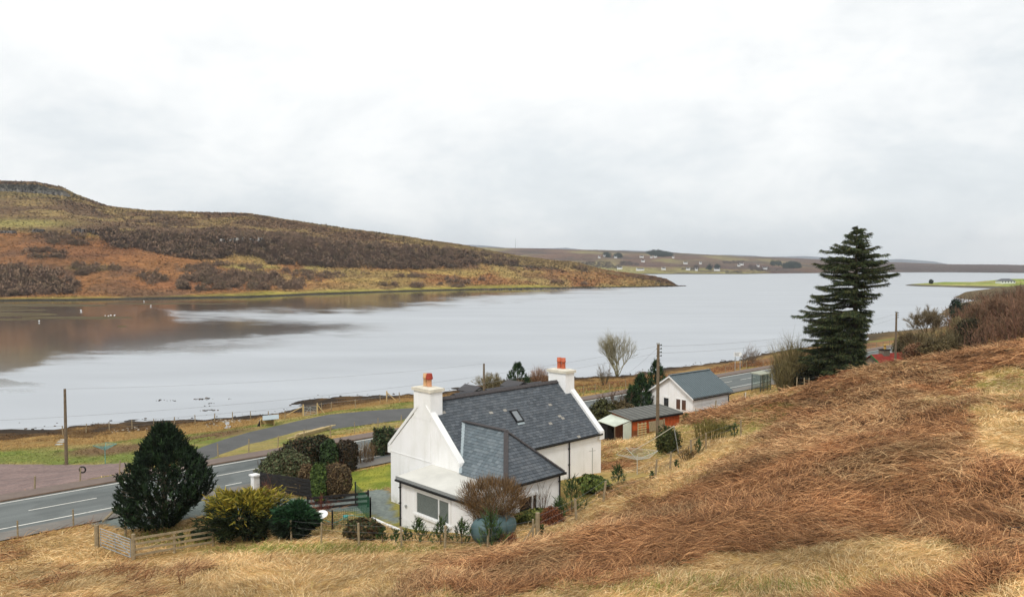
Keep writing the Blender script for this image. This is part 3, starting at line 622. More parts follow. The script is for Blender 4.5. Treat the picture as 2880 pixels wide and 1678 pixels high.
# ================================================================ PLANT TOOLS
def cat(parts):
    V, F, c = [], [], []; o = 0
    for v, f, k in parts: V.append(v); F.append(f + o); c.append(k); o += len(v)
    return np.concatenate(V), np.concatenate(F), np.concatenate(c)
def pal(n, cols, jit=.15, p=None):
    cols = np.array([lin(*c) for c in cols]); i = rng.choice(len(cols), n, p=p); return cols[i] * (1 + rng.normal(size=(n, 1)) * jit).clip(.5, 1.6)
def sphere_dirs(n): return unit(rng.normal(size=(n, 3)))
def leaves(P, Nn, size, col, asp=1.6):
    """one small bent leaf (two triangles as a quad) per point"""
    n = len(P); size = np.broadcast_to(size, n)[:, None]; a = unit(np.cross(Nn, rng.normal(size=(n, 3)))); b_ = unit(np.cross(Nn, a))
    V = np.stack([P - a * size * asp * .5, P - b_ * size * .5 + Nn * size * .15, P + a * size * asp * .5, P + b_ * size * .5 + Nn * size * .15], 1)
    return V.reshape(-1, 3), np.arange(n * 4).reshape(n, 4), np.repeat(col, 4, 0)
def blob_pts(n, r, pw=2.0, lump=.22, shell=.62, seed=0, zmin=-.9):
    """points in a lumpy (super)ellipsoid centred on the origin, denser near its surface; returns points and outward dirs"""
    d = sphere_dirs(int(n * 1.5)); d = d[d[:, 2] > zmin][:n]; n = len(d)
    sr = (np.abs(d) ** pw).sum(1) ** (-1 / pw)
    L_ = 1 + lump * (2 * fbm(d[:, 0] * 2.2 + seed * 7 + d[:, 2], d[:, 1] * 2.2 + d[:, 2] * 1.7 + seed * 3, 1, 3) - 1) * 1.6
    rad = sr * L_ * (shell + (1 - shell) * rng.random(n) ** .6)
    return d * rad[:, None] * np.array(r), d
def foliage(name, r, n, size, cols, parent=None, pw=2., lump=.22, shell=.6, seed=0, up=.5, asp=1.6, zc=None, jit=.2, p=None, mat=None):
    P, d = blob_pts(n, r, pw, lump, shell, seed); P = P + [0, 0, r[2] * .9 if zc is None else zc]; P[:, 2] = np.maximum(P[:, 2], .02)
    cl = fbm(P[:, 0] + seed, P[:, 1] + P[:, 2] * 1.3, max(r) * .35, 3, seed)
    col = pal(len(P), cols, jit, p) * (.75 + .5 * cl)[:, None]
    return bulk(name, *[q for q in (lambda v, f, c: (v, f, mat or M_leaf, c))(*leaves(P, unit(d + rng.normal(size=d.shape) * .7 + [0, 0, up]), size * (.6 + .8 * rng.random(len(P))), col, asp))], parent)
def twigs(n, r, spread, hgt, cols, wd=.02, sub=6, h0=0, lean=(0, 0), fan=.5, droop=.1):
    """stems rising from a root area with side twigs; returns mesh arrays in local coordinates"""
    th = rng.random(n) * 2 * math.pi; q = np.sqrt(rng.random(n)); B = np.c_[np.cos(th) * q * r[0], np.sin(th) * q * r[1], np.full(n, h0)]
    T = np.c_[np.cos(th) * q * spread[0], np.sin(th) * q * spread[1], hgt * (1 - .35 * q * q) * (.7 + .4 * rng.random(n))] + np.c_[rng.normal(size=(n, 2)) * fan * .3, np.zeros(n)]
    D = T - B + np.array([lean[0], lean[1], 0]); Lg = np.linalg.norm(D, axis=1); c = pal(n, cols, .18); parts = [strands(B, D, Lg, wd * 1.6, droop, c, 4, .35)]
    if sub:
        m_ = n * sub; i = rng.integers(0, n, m_); t_ = .3 + .68 * rng.random(m_); P = B[i] + D[i] * t_[:, None]; P[:, 2] -= droop * Lg[i] * t_ * t_
        d2 = unit(unit(D[i]) + rng.normal(size=(m_, 3)) * .5 + [0, 0, .2]); parts.append(strands(P, d2, Lg[i] * (.18 + .22 * rng.random(m_)), wd, .05, pal(m_, cols, .22), 2, .3))
    return cat(parts)
def bare_tree(name, loc, H, spread, label, cols=((120, 108, 84), (98, 86, 68)), seed=1, trunks=1, levels=5, r0=.16, up=.35, group=None, tw=.022, dens=1.0, leanx=0):
    rs = random.Random(seed); root = empty(name, loc, label, 'tree', 0, group); tr = MB(); ends = []
    c0 = lin(*cols[0])
    def grow(p, d, ln, r, lv):
        pts = [p]; q = p; dd_ = d
        for k in range(3):
            dd_ = (dd_ + Vector((rs.gauss(0, .13), rs.gauss(0, .13), rs.gauss(0, .08) + up * .12))).normalized(); q = q + dd_ * ln / 3; pts.append(q)
        tr.tube(pts, [r, r * .88, r * .76, r * .62], 6 if lv < 2 else 4 if lv < 4 else 3, c0); ends.append((pts, dd_, ln, lv))
        if lv >= levels: return
        for k in range(3 if lv < 2 else rs.choice((2, 3))):
            ax = Vector((rs.gauss(0, 1), rs.gauss(0, 1), rs.gauss(0, .5))).normalized(); a_ = rs.uniform(.3, .75) * spread
            nd = (dd_ + ax * a_ + Vector((0, 0, up * .3))).normalized(); j = rs.choice((1, 2, 3)) if k else 3
            grow(pts[j], nd, ln * rs.uniform(.62, .85), r * (.62 if k else .7), lv + 1)
    tot = sum(.75 ** k for k in range(levels + 1))
    for k in range(trunks):
        a = rs.uniform(0, 6.28); off = Vector((math.cos(a), math.sin(a), 0)) * (.12 * (trunks > 1))
        grow(off, (Vector((0, 0, 1)) + off * (2.6 if trunks > 1 else 0) + Vector((leanx, 0, 0))).normalized(), H / tot, r0 / math.sqrt(trunks), 0)
    tr.build("trunk", M_twig, root, True)
    P, D = [], []
    for pts, d_, ln, lv in ends:
        if lv < levels - 2: continue
        for k in range(int((4 + 3 * (lv == levels)) * dens)):
            i = rs.choice((1, 2, 3)); P.append(pts[i]); D.append(d_ + Vector((rs.gauss(0, .5), rs.gauss(0, .5), rs.gauss(.12, .35))))
    P = np.array(P); D = np.array(D); n = len(P)
    V, F, c = strands(P, D, H * (.05 + .07 * rng.random(n)), tw, -.1, pal(n, cols, .2), 2, .3)
    bulk("crown", V, F, M_twig, c, root); return root
# ================================================================ DEAD GRASS AND BRACKEN ON THE NEAR HILLSIDE
FA, FB = at(378, 1566, 40.2)[:2], at(600, 1530, 41.8)[:2]
def fence_band(x, y):
    d = FB - FA; t_ = np.clip(((x - FA[0]) * d[0] + (y - FA[1]) * d[1]) / (d @ d), 0, 1); return (np.hypot(x - FA[0] - d[0] * t_, y - FA[1] - d[1] * t_) < .8) & (y < FA[1] + (FB - FA)[1] * t_ + .1)
def hill_samples(n, dmin=18, dmax=120, azm=43):
    az_ = np.radians(rng.uniform(-azm, azm, n)); d = np.exp(rng.uniform(math.log(dmin), math.log(dmax), n)); x = d * np.tan(az_); y = d
    s_, wd = road_sw(x, y); du = (x - HN[0]) * HA[0] + (y - HN[1]) * HA[1]; dv = (x - HN[0]) * HB[0] + (y - HN[1]) * HB[1]
    house = (du > -3.0) & (du < 13.2) & (dv > -4.9) & (dv < 7)
    gar = (np.hypot(x - 19, y - 80) < 4.5) | (np.hypot(x - 12.5, y - 68.5) < 3.2)
    k = (wd > 9.3) & ~house & ~gar & ~(fence_band(x, y)) & ~inpoly(x, y, P_LAWN) & ~inpoly(x, y, P_GRAV) & ~inpoly(x, y, P_DRV)
    x, y = x[k], y[k]; z = gh(x, y); return x, y, z
x, y, z = hill_samples(880000); px, py = proj(x, y, z); k = (px > -450) & (px < 3350) & (py < 1860); x, y, z, px, py = x[k], y[k], z[k], px[k], py[k]
bm = bracken_mask(px, py, x, y); isb = rng.random(len(x)) < bm; holes = fbm(x, y, .6, 2, 41); dist = np.hypot(x, y)
keep = ~(isb & (holes < .27)); x, y, z, isb, dist, px, py, bm = [q[keep] for q in (x, y, z, isb, dist, px, py, bm)]
flow = 2.2 * math.pi * (fbm(x, y, 7, 3, 51) - .5) + .35 * (fbm(x, y, 1.5, 2, 55) - .5) * 6
def grasspatch(name, sel, cols, Lr, wmul, elev, droop, label, catn, zup=0):
    n = sel.sum(); P = np.c_[x[sel], y[sel], z[sel] + zup * rng.random(n)]; a = flow[sel] + rng.normal(size=n) * .55 + math.pi * (rng.random(n) < .18); e = np.radians(rng.uniform(*elev, n))
    D = np.c_[np.cos(a) * np.cos(e), np.sin(a) * np.cos(e), np.sin(e)]; di = dist[sel]; Lg = rng.uniform(*Lr, n) * (1 + di / 160)
    tone = (fbm(P[:, 0], P[:, 1], 3, 3, 61) * 1.1 + .45)
    c = pal(n, cols, .2) * tone[:, None]
    V, F, cc = strands(P, D, Lg, np.maximum(.013, di * wmul), rng.uniform(*droop, n), c, 3, .35)
    o = bulk(name, V, F, M_straw, cc); return tag(o, label, catn, None, 'stuff')
GREENISH = np.exp(-(((px - 880) / 380) ** 2 + ((py - 1545) / 14) ** 2) ** 2) + np.exp(-(((px - 2050) / 500) ** 2 + ((py - 1655) / 22) ** 2)) * .5 + 1.9 * np.exp(-(((px - 490) / 130) ** 2 + ((py - 1512) / 24) ** 2) ** 2) + np.exp(-(((px - 1590) / 60) ** 2 + ((py - 1545) / 10) ** 2))
gr = (rng.random(len(x)) < GREENISH * .45) & ~isb
ochre = fbm(x, y, 5, 3, 71) > .52
grasspatch("bracken", isb & ~ochre, [(178, 130, 88), (154, 108, 72), (200, 152, 106), (92, 64, 46), (172, 130, 92), (120, 84, 58)], (.28, .80), 0.00052, (3, 34), (.05, .5), 'flattened rusty brown dead bracken covering the near hillside', 'bracken', .3)
grasspatch("bracken_litter", isb & ochre, [(180, 138, 96), (152, 112, 78), (200, 160, 116), (100, 74, 54), (208, 172, 126)], (.28, .80), 0.00052, (3, 34), (.05, .5), 'paler ochre dead bracken stalks tangled among the rusty ones', 'bracken', .3)
grasspatch("tussock_grass", ~isb & ~gr, [(216, 186, 136), (204, 170, 120), (188, 152, 104), (226, 202, 156), (168, 142, 94), (192, 156, 110)], (.18, .52), 0.00052, (8, 46), (.2, .8), 'pale straw dead tussock grass on the near slope', 'grass')
grasspatch("green_grass", gr, [(122, 128, 62), (142, 142, 76), (104, 116, 52)], (.2, .45), 0.00052, (25, 75), (.1, .5), 'short green grass showing through the straw', 'grass')
# pasture and verges across the road and round the garden: short blades
def sward(name, n, xr, yr, test, cols, hh, label):
    x_ = rng.uniform(*xr, n); y_ = rng.uniform(*yr, n); k = test(x_, y_); x_, y_ = x_[k], y_[k]; z_ = gh(x_, y_); n_ = len(x_)
    c = pal(n_, cols, .15) * (.7 + .6 * fbm(x_, y_, 3, 3, 81))[:, None]
    V, F, cc = strands(np.c_[x_, y_, z_ - .02], np.c_[rng.normal(size=(n_, 2)) * .6, np.ones(n_)], rng.uniform(*hh, n_), .05, .3, c, 2, .3)
    return tag(bulk(name, V, F, M_straw, cc), label, 'grass', None, 'stuff')
sward("lawn_grass", 26000, (-18, 12), (44, 66), lambda a, b_: inpoly(a, b_, P_LAWN) & (road_sw(a, b_)[1] > 9.5), [(124, 134, 54), (142, 146, 66), (104, 120, 46)], (.05, .12), 'mown bright green lawn beside the white house')
def vtest(a, b_):
    s_, wd = road_sw(a, b_); dl, wl = seglerp(a, b_, LOOPC, LOOPW)
    return (((wd > -5.2) & (wd < -2.3)) | ((wd > 8.4) & (wd < 9.8))) & (dl > wl + .25) & ~inpoly(a, b_, P_PARK) & ~inpoly(a, b_, P_GRAV) & ~inpoly(a, b_, P_DRV) & (fbm(a, b_, 2, 3, 5) > .42)
sward("verge_grass", 90000, (-40, 60), (40, 135), vtest, [(184, 146, 92), (160, 124, 74), (140, 132, 66), (200, 166, 110)], (.15, .4), 'dead straw grass along the road verges')
def pasture(n):
    x_ = rng.uniform(-62, 60, n); y_ = 55 + (rng.random(n) ** .8) * 90; s_, wd = road_sw(x_, y_); dl, wl = seglerp(x_, y_, LOOPC, LOOPW); z_ = gh(x_, y_); p_, q_ = proj(x_, y_, z_)
    k = (wd < -3) & (z_ > .35) & (dl > wl + .2) & ~inpoly(x_, y_, P_PARK) & (p_ > -40) & (p_ < 2600); x_, y_, z_ = x_[k], y_[k], z_[k]; n_ = len(x_)
    c = tcol(x_, y_, z_) * (1.15 * rng.uniform(.7, 1.35, (n_, 1))) * (.75 + .5 * fbm(x_, y_, 1.2, 3, 83))[:, None]
    V, F, cc = strands(np.c_[x_, y_, z_ - .02], np.c_[rng.normal(size=(n_, 2)) * .8, np.full(n_, .7)], rng.uniform(.10, .38, n_) * (.5 + fbm(x_, y_, 2.5, 3, 85)), .07, .3, c, 2, .3)
    return tag(bulk("pasture_grass", V, F, M_straw, cc), 'rough grass of the croft field between road and loch', 'grass', None, 'stuff')
pasture(190000)
def ftest(a, b_):
    s_, wd = road_sw(a, b_); z_ = rbf(a, b_); dl, wl = seglerp(a, b_, LOOPC, LOOPW)
    return (wd < -5) & (z_ > 1.5) & (a > -2) & (fbm(a, b_, 3, 3, 6) > .40)
sward("rough_scrub", 60000, (0, 45), (86, 175), ftest, [(150, 106, 70), (128, 84, 58), (176, 138, 92), (108, 74, 56)], (.3, .8), 'brown heather and dead grass between the road and the loch')
# ================================================================ THE WHITE HOUSE
def slates(poly, o, U, V_, Nn, wd=.30, ex=.2, th=.022, cols=((78, 84, 90), (84, 90, 96), (72, 78, 84), (90, 95, 100)), moss=.006):
    """real courses of slates over a planar convex polygon given in (u, v) metres"""
    o, U, V_, Nn = map(np.array, (o, U, V_, Nn)); poly = np.array(poly, float); v0, v1 = poly[:, 1].min(), poly[:, 1].max(); mb = MB()
    def span(v):
        xs = []
        for i in range(len(poly)):
            a, b_ = poly[i], poly[(i + 1) % len(poly)]
            if (a[1] - v) * (b_[1] - v) <= 0 and abs(a[1] - b_[1]) > 1e-9: xs.append(a[0] + (b_[0] - a[0]) * (v - a[1]) / (b_[1] - a[1]))
        return (min(xs), max(xs)) if len(xs) > 1 else None
    v = v0; row = 0
    while v < v1 - .02:
        ve = min(v + ex, v1); a = span(v + 1e-4); b_ = span(ve - 1e-4)
        if a and b_:
            u = min(a[0], b_[0]) - (wd * .5 if row % 2 else 0); ue = max(a[1], b_[1])
            while u < ue:
                la, lb = max(u, a[0]), max(u, b_[0]); ra, rb = min(u + wd - .012, a[1]), min(u + wd - .012, b_[1])
                if ra > la or rb > lb:
                    ra = max(ra, la); rb = max(rb, lb); k = random.gauss(1, .06); c = random.choice(cols); cc = tuple(q * k for q in lin(*c))
                    if random.random() < moss: cc = lin(150, 146, 138)
                    j = random.uniform(0, .008); f = lambda uu, vv, h: o + U * uu + V_ * vv + Nn * h
                    top_ = [f(la, v, th + j), f(ra, v, th + j), f(rb, ve, .004), f(lb, ve, .004)]; bot = [f(la, v, 0), f(ra, v, 0)]
                    mb.add(top_ + bot, [(0, 1, 2, 3), (4, 5, 1, 0), (4, 0, 3), (1, 5, 2)], cc)
                u += wd
        v = ve; row += 1
    return mb
W_, L_, EV, RG = 6.574, 12.677, 3.62, 6.72
house = empty("white_house", (*HN, HZ), 'white rendered croft house with slate roof, two chimneys and a rear extension', 'house', math.pi / 2 - .807)
def wallpoly(mb, pts, th): return mb.prism(pts, th)
mb = MB()
mb.prism([(0, 0, -.6), (0, W_, -.6), (0, W_, EV), (0, W_ / 2, RG - .08), (0, 0, EV)][::-1], (.5, 0, 0))                   # near gable
mb.prism([(L_, 0, -.6), (L_, W_, -.6), (L_, W_, EV), (L_, W_ / 2, RG - .08), (L_, 0, EV)], (-.5, 0, 0))                # far gable
mb.box(.5, L_ - .5, 0, .5, -.6, EV - .02); mb.box(.5, L_ - .5, W_ - .5, W_, -.6, EV - .02)
mb.build("wall", M_render, house)
sl = math.hypot(W_ / 2, RG - EV); ca, sa = (W_ / 2) / sl, (RG - EV) / sl
OV = .16
rb_ = MB()
for sgn in (0, 1):
    f = (lambda v: v) if not sgn else (lambda v: W_ - v)
    P = [(.5, f(-OV * ca), EV - OV * sa), (L_ - .5, f(-OV * ca), EV - OV * sa), (L_ - .5, f(W_ / 2), RG), (.5, f(W_ / 2), RG)]
    P = P if not sgn else P[::-1]
    rb_.prism(P, (0, 0, -.08), lin(50, 52, 56))
rf = rb_.build("roof", M_slate, house)
# near (hill side) pitch, whole; the wing roof stands on it
slates([(.3, 0), (L_ - .3, 0), (L_ - .3, sl + OV), (.3, sl + OV)], (0, -OV * ca, EV - OV * sa + .004), (1, 0, 0), (0, ca, sa), (0, -sa, ca)).build("slate_pitch", M_slate, rf)
slates([(.3, 0), (L_ - .3, 0), (L_ - .3, sl + OV), (.3, sl + OV)], (0, W_ + OV * ca, EV - OV * sa + .004), (1, 0, 0), (0, -ca, sa), (0, sa, ca)).build("slate_pitch", M_slate, rf)
mb = MB()
for k in range(28):
    a = .9 + k * (L_ - 1.8) / 28; b_ = a + (L_ - 1.8) / 28 - .012
    for s_ in (-1, 1):
        mb.prism([(a, W_ / 2, RG + .10), (a, W_ / 2 + s_ * .19, RG - .07), (a, W_ / 2 + s_ * .19, RG - .03 + .02), (a, W_ / 2, RG + .14)], (b_ - a, 0, 0))
mb.build("ridge", M_ridge, rf)
def skew(u0, u1, name="skew"):
    mb = MB()
    for s_ in (0, 1):
        f = (lambda v: v) if not s_ else (lambda v: W_ - v)
        mb.prism([(u0, f(-.22), EV - .20), (u0, f(W_ / 2 - .4), RG - .38 + .02), (u0, f(W_ / 2 - .4), RG - .14), (u0, f(-.22), EV + .05)], (u1 - u0, 0, 0))
        mb.box(u0, u1, *sorted((f(-.24), f(.0))), EV - .52, EV - .02)
    return mb.build(name, M_trim, house)
skew(-.07, .36); skew(L_ - .36, L_ + .07)
def chimney(u0, u1, name):
    root = None; mb = MB(); v0, v1 = W_ / 2 - .82, W_ / 2 + .82
    mb.box(u0, u1, v0, v1, RG - 1.05, RG + .64); ch = mb.build("chimney", M_render, house)
    q = MB(); q.box(u0 - .10, u1 + .10, v0 - .10, v1 + .10, RG + .64, RG + .82)
    q.hexa([(u0 - .06, v0 - .06, RG + .82), (u1 + .06, v0 - .06, RG + .82), (u1 + .06, v1 + .06, RG + .82), (u0 - .06, v1 + .06, RG + .82), (u0 + .15, v0 + .25, RG + .90), (u1 - .15, v0 + .25, RG + .90), (u1 - .15, v1 - .25, RG + .90), (u0 + .15, v1 - .25, RG + .90)])
    q.build("chimney_cap", M_cap, ch)
    return ch
M_cap = mat_col('weathered_cap', lin(214, 208, 192), .9, 3, .18, .3)
ch1 = chimney(-.02, .88, "c"); ch2 = chimney(L_ - .88, L_ + .02, "c")
def pot(ch, u, v, c, hood=None, h=.78, r=.15):
    mb = MB(); mb.lathe([(r * 1.15, 0), (r, .08), (r * .95, h * .62), (r * 1.18, h * .64), (r * 1.18, h * .72), (r * 1.02, h * .76), (r * 1.05, h), (r * .8, h), (r * .8, h - .15)], (u, v, RG + .87), 14, 'z', c)
    p = mb.build("chimney_pot", M_slate, ch, True); p['label'] = 'clay chimney pot'
    if hood: MB().lathe([(r * 1.0, -.36), (r * 1.45, -.32), (r * 1.45, -.24), (r * 1.1, 0), (r * .9, .02)], (u, v, RG + .87 + h + .02), 14, 'z', hood).build("pot_hood", M_slate, ch, False)
pot(ch1, .43, W_ / 2 + .22, lin(206, 166, 122)); pot(ch1, .43, W_ / 2 - .14, lin(206, 150, 112), lin(160, 58, 40))
pot(ch2, L_ - .43, W_ / 2 + .2, lin(196, 104, 70)); pot(ch2, L_ - .43, W_ / 2 - .2, lin(190, 98, 66))
# rear wing with hipped roof
U0, U1, V2, E2, R2, V3 = -.22, 4.38, -4.22, 3.12, 5.42, -1.81
um = (U0 + U1) / 2; wu0, wu1, wv = 0.0, U1 - .2, V2 + .2
mb = MB(); mb.box(wu0, wu1, wv, -.001, -.6, E2 - .04); 
wing = mb.build("wing_wall", M_render, house)
vj = W_ / 2 * (R2 - EV) / (RG - EV)
mb = MB(); A_ = (U0, V2, E2); B_ = (U1, V2, E2); H_ = (um, V3, R2); J_ = (um, vj + .1, R2)
vje = W_ / 2 * (E2 - EV) / (RG - EV)
mb.add([A_, B_, H_, J_, (U0, vje, E2), (U1, vje, E2)], [(0, 1, 2), (1, 5, 3, 2), (4, 0, 2, 3), (4, 5, 1, 0)], lin(50, 52, 56))
wr = mb.build("wing_roof", M_slate, house)
hw = (U1 - U0) / 2; rise = R2 - E2; s1 = math.hypot(hw, rise); LC = ((98, 109, 115), (106, 116, 121), (92, 103, 109), (112, 121, 126), (101, 111, 117))  # LC: paler slates, sky sheen of the side pitches put into the colour
# left pitch (faces -u): u axis along +v
slates([(0, 0), (vje - V2, 0), (vj + .02 - V2, s1), (V3 - V2, s1)], (U0, V2, E2 + .006), (0, 1, 0), (hw / s1, 0, rise / s1), (-rise / s1, 0, hw / s1), cols=LC).build("slate_pitch", M_slate, wr)
slates([(0, 0), (vje - V2, 0), (vj + .02 - V2, s1), (V3 - V2, s1)], (U1, V2, E2 + .006), (0, 1, 0), (-hw / s1, 0, rise / s1), (rise / s1, 0, hw / s1), cols=LC).build("slate_pitch", M_slate, wr)
dv_ = V3 - V2; s2 = math.hypot(dv_, rise)
slates([(0, 0), (U1 - U0, 0), (hw, s2)], (U0, V2, E2 + .006), (1, 0, 0), (0, dv_ / s2, rise / s2), (0, -rise / s2, dv_ / s2)).build("slate_pitch", M_slate, wr)
mb = MB()
def caps(a, b_, wd=.30, n=14, up_=.05):
    a = np.array(a, float); b_ = np.array(b_, float)
    for k in range(n): mb.beam(a + (b_ - a) * (k / n) + [0, 0, up_], a + (b_ - a) * ((k + .97) / n) + [0, 0, up_ + .012], wd, .055)
caps(H_, J_, .30, 9); caps(A_, H_, .27, 12); caps(B_, H_, .27, 12); mb.build("ridge", M_ridge, wr)
M_lead = mat_col('lead_flashing', lin(158, 170, 174), .5, 5, .12, spec=.5)
mb = MB()                                                        # lead valley gutters where the wing meets the main roof
mb.beam((U0 + .06, vje + .02, E2 + .07), (um - .03, vj, R2 + .05), .26, .05)
mb.build("valley_flashing", M_lead, wr)
mb = MB(); mb.beam((U1 - .06, vje + .02, E2 + .07), (um + .03, vj, R2 + .05), .26, .05); mb.build("valley_flashing", M_lead, wr)
# gutters and downpipes
mb = MB(); mb.beam((.3, -.22, EV - .17), (L_ - .1, -.22, EV - .17), .11, .10); mb.build("gutter", M_black, house)
mb = MB(); mb.beam((U0 - .1, V2 - .06, E2 - .05), (U1 + .06, V2 - .06, E2 - .05), .11, .10); mb.beam((U1 + .05, V2 - .06, E2 - .05), (U1 + .05, -.1, E2 - .05), .11, .10); mb.build("gutter", M_black, house)
def downpipe(u, v, z0, z1, par=house):
    mb = MB(); mb.tube([(u, v, z0), (u, v, z1)], .045, 8)
    for k in range(3): z_ = z0 + (z1 - z0) * (k + .5) / 3; mb.box(u - .07, u + .07, v - .02, v + .07, z_, z_ + .05)
    return mb.build("downpipe", M_black, par)
downpipe(9.4, -.07, .3, EV - .2); downpipe(wu1 - .06, wv - .07, .4, E2 - .08)
# flat roofed lean-to on the gable side
D_, VF = 2.35, 2.28
mb = MB(); hz = lambda u: 2.80 + .25 * (u + D_) / D_
mb.add([(-D_, wv, -.6), (-.001, wv, -.6), (-.001, VF, -.6), (-D_, VF, -.6), (-D_, wv, 2.78), (-.001, wv, 3.02), (-.001, VF, 3.02), (-D_, VF, 2.78)], [(3, 2, 1, 0), (4, 5, 6, 7), (0, 1, 5, 4), (1, 2, 6, 5), (2, 3, 7, 6), (3, 0, 4, 7)])
ext = mb.build("extension_wall", M_render, house)
mb = MB(); x0 = -D_ - .2
mb.hexa([(x0, wv - .14, 2.79), (-.003, wv - .14, 3.03), (-.003, VF + .1, 3.03), (x0, VF + .1, 2.79), (x0, wv - .14, 2.89), (-.003, wv - .14, 3.13), (-.003, VF + .1, 3.13), (x0, VF + .1, 2.89)])
mb.build("flat_roof", M_felt, house)
mb = MB(); mb.box(x0 - .04, x0 - .004, wv - .16, VF + .12, 2.74, 2.925); mb.build("fascia", M_galv, house)
mb = MB(); mb.box(x0 - .15, x0 - .045, wv - .16, VF + .06, 2.66, 2.76); mb.build("gutter", M_black, house)
downpipe(-D_ - .07, VF - .08, .0, 2.7)
# window in the lean-to (faces -u), with blinds
def window(par, plane, a0, a1, z0, z1, splits, axis_='u', blinds=True, glassm=None, dep=.10):
    """plane: coordinate of the wall face; opening a0..a1 along the other axis"""
    def bx(mb, p0, p1, b0, b1, c0, c1): return mb.box(p0, p1, b0, b1, c0, c1) if axis_ == 'u' else mb.box(b0, b1, p0, p1, c0, c1)
    s = plane; rim = MB()
    for q in ((a0 - .13, a0, z0, z1 + .13), (a1, a1 + .13, z0, z1 + .13), (a0, a1, z1, z1 + .13)): bx(rim, *(s - .07, s + .02), *q)
    fr = rim.build("window", M_trim, par)
    mb = MB(); fwd = .055
    for q in ((a0, a1, z0, z0 + fwd), (a0, a1, z1 - fwd, z1), (a0, a0 + fwd, z0 + fwd, z1 - fwd), (a1 - fwd, a1, z0 + fwd, z1 - fwd)): bx(mb, s - .06, s + .03, *q)
    for c_ in splits: bx(mb, s - .057, s + .03, c_ - fwd * .7, c_ + fwd * .7, z0 + fwd, z1 - fwd)
    mb.build("frame", M_white, fr)
    if blinds:
        mb = MB(); n = int((z1 - z0 - .1) / .06)
        for k in range(n):
            z_ = z0 + .07 + k * .06
            bx(mb, s - .020, s - .012, a0 + fwd, a1 - fwd, z_, z_ + .045)
        mb.build("blind", M_blind, fr)
    mb = MB(); bx(mb, s - .008, s + .03, a0 + .02, a1 - .02, z0 + .02, z1 - .02); mb.build("pane", glassm or M_glass, fr)
    mb = MB(); bx(mb, s - .14, s + .01, a0 - .2, a1 + .2, z0 - .14, z0 - .005); mb.build("sill", M_trim, fr)
    return fr
M_blind = mat_col('blind', lin(116, 124, 120), .6, 4, .12)
window(house, -D_, -2.18, .72, 1.15, 2.38, [-1.28], 'u')
window(house, wv, .9, 2.35, 1.25, 2.3, [1.95], 'v', False)
# pipe and cable details on the gable
mb = MB(); mb.tube([(-.03, 3.35 - .9, 3.2), (-.03, 3.35 - .9, 4.9), (-.03, 3.35 - .9, 4.95)], .02, 5); mb.tube([(-.03, 2.42, 3.22), (-.03, W_, 3.22)], .014, 5)
mb.build("cable", M_trim, house)
mb = MB(); mb.box(-D_ - .1, -D_, 1.62, 1.74, 1.25, 1.37); mb.tube([(-D_ - .07, 1.68, 1.3), (-D_ - .07, 1.68, 1.2)], .02, 6); mb.build("vent_outlet", M_galv, house)
# rooflight
def roofp(u, s_, h): return (u, -OV * ca + ca * s_ - sa * h, EV - OV * sa + sa * s_ + ca * h)
def panel(mb, u0, u1, a0, a1, h0, h1): return mb.hexa([roofp(u0, a0, h0), roofp(u1, a0, h0), roofp(u1, a1, h0), roofp(u0, a1, h0), roofp(u0, a0, h1), roofp(u1, a0, h1), roofp(u1, a1, h1), roofp(u0, a1, h1)])
mb = MB()
for q in ((5.95, 6.03, 2.0, 2.95), (6.52, 6.60, 2.0, 2.95), (6.03, 6.52, 2.0, 2.08), (6.03, 6.52, 2.87, 2.95)): panel(mb, *q, 0, .13)
rl = mb.build("rooflight", M_black, house); mb = MB(); panel(mb, 6.03, 6.52, 2.08, 2.87, .03, .10); mb.build("pane", glass('sky_glass', lin(120, 126, 130), .12), rl)
mb = MB(); panel(mb, 5.98, 6.58, 1.84, 1.99, .026, .04); mb.build("flashing", M_lead, rl)
mb = MB(); mb.tube([(L_ - 1.6, -.25, .2), (L_ - 1.6, -.25, 2.05)], .025, 6); mb.beam((L_ - 1.85, -.25, 1.8), (L_ - 1.35, -.25, 1.8), .02, .02)
p = hp(L_ - 1.6, -.6); o = MB().tube([(0, 0, 0), (0, 0, 1.9)], .025, 6).beam((-.22, -.1, 1.7), (.22, .1, 1.7), .025, .025).build("standpipe", M_galv); o.location = (*p, g1(*p) - .05)
tag(o, 'thin grey metal pole with a short crossbar against the back wall', 'pole')
# white kerb edging along the gravel by the extension
a = hp(-2.4, 2.2); b_ = hp(-4.6, 5.9); c_ = hp(-2.75, 2.3)
pts = [base(1130, 1494), base(1090, 1478), base(1045, 1458)]
o = MB()
for i in range(2): o.beam(pts[i] + [0, 0, .03], pts[i + 1] + [0, 0, .03], .16, .14)
tag(o.build("garden_edging", M_trim), 'white painted concrete edging between gravel and garden grass', 'edging')
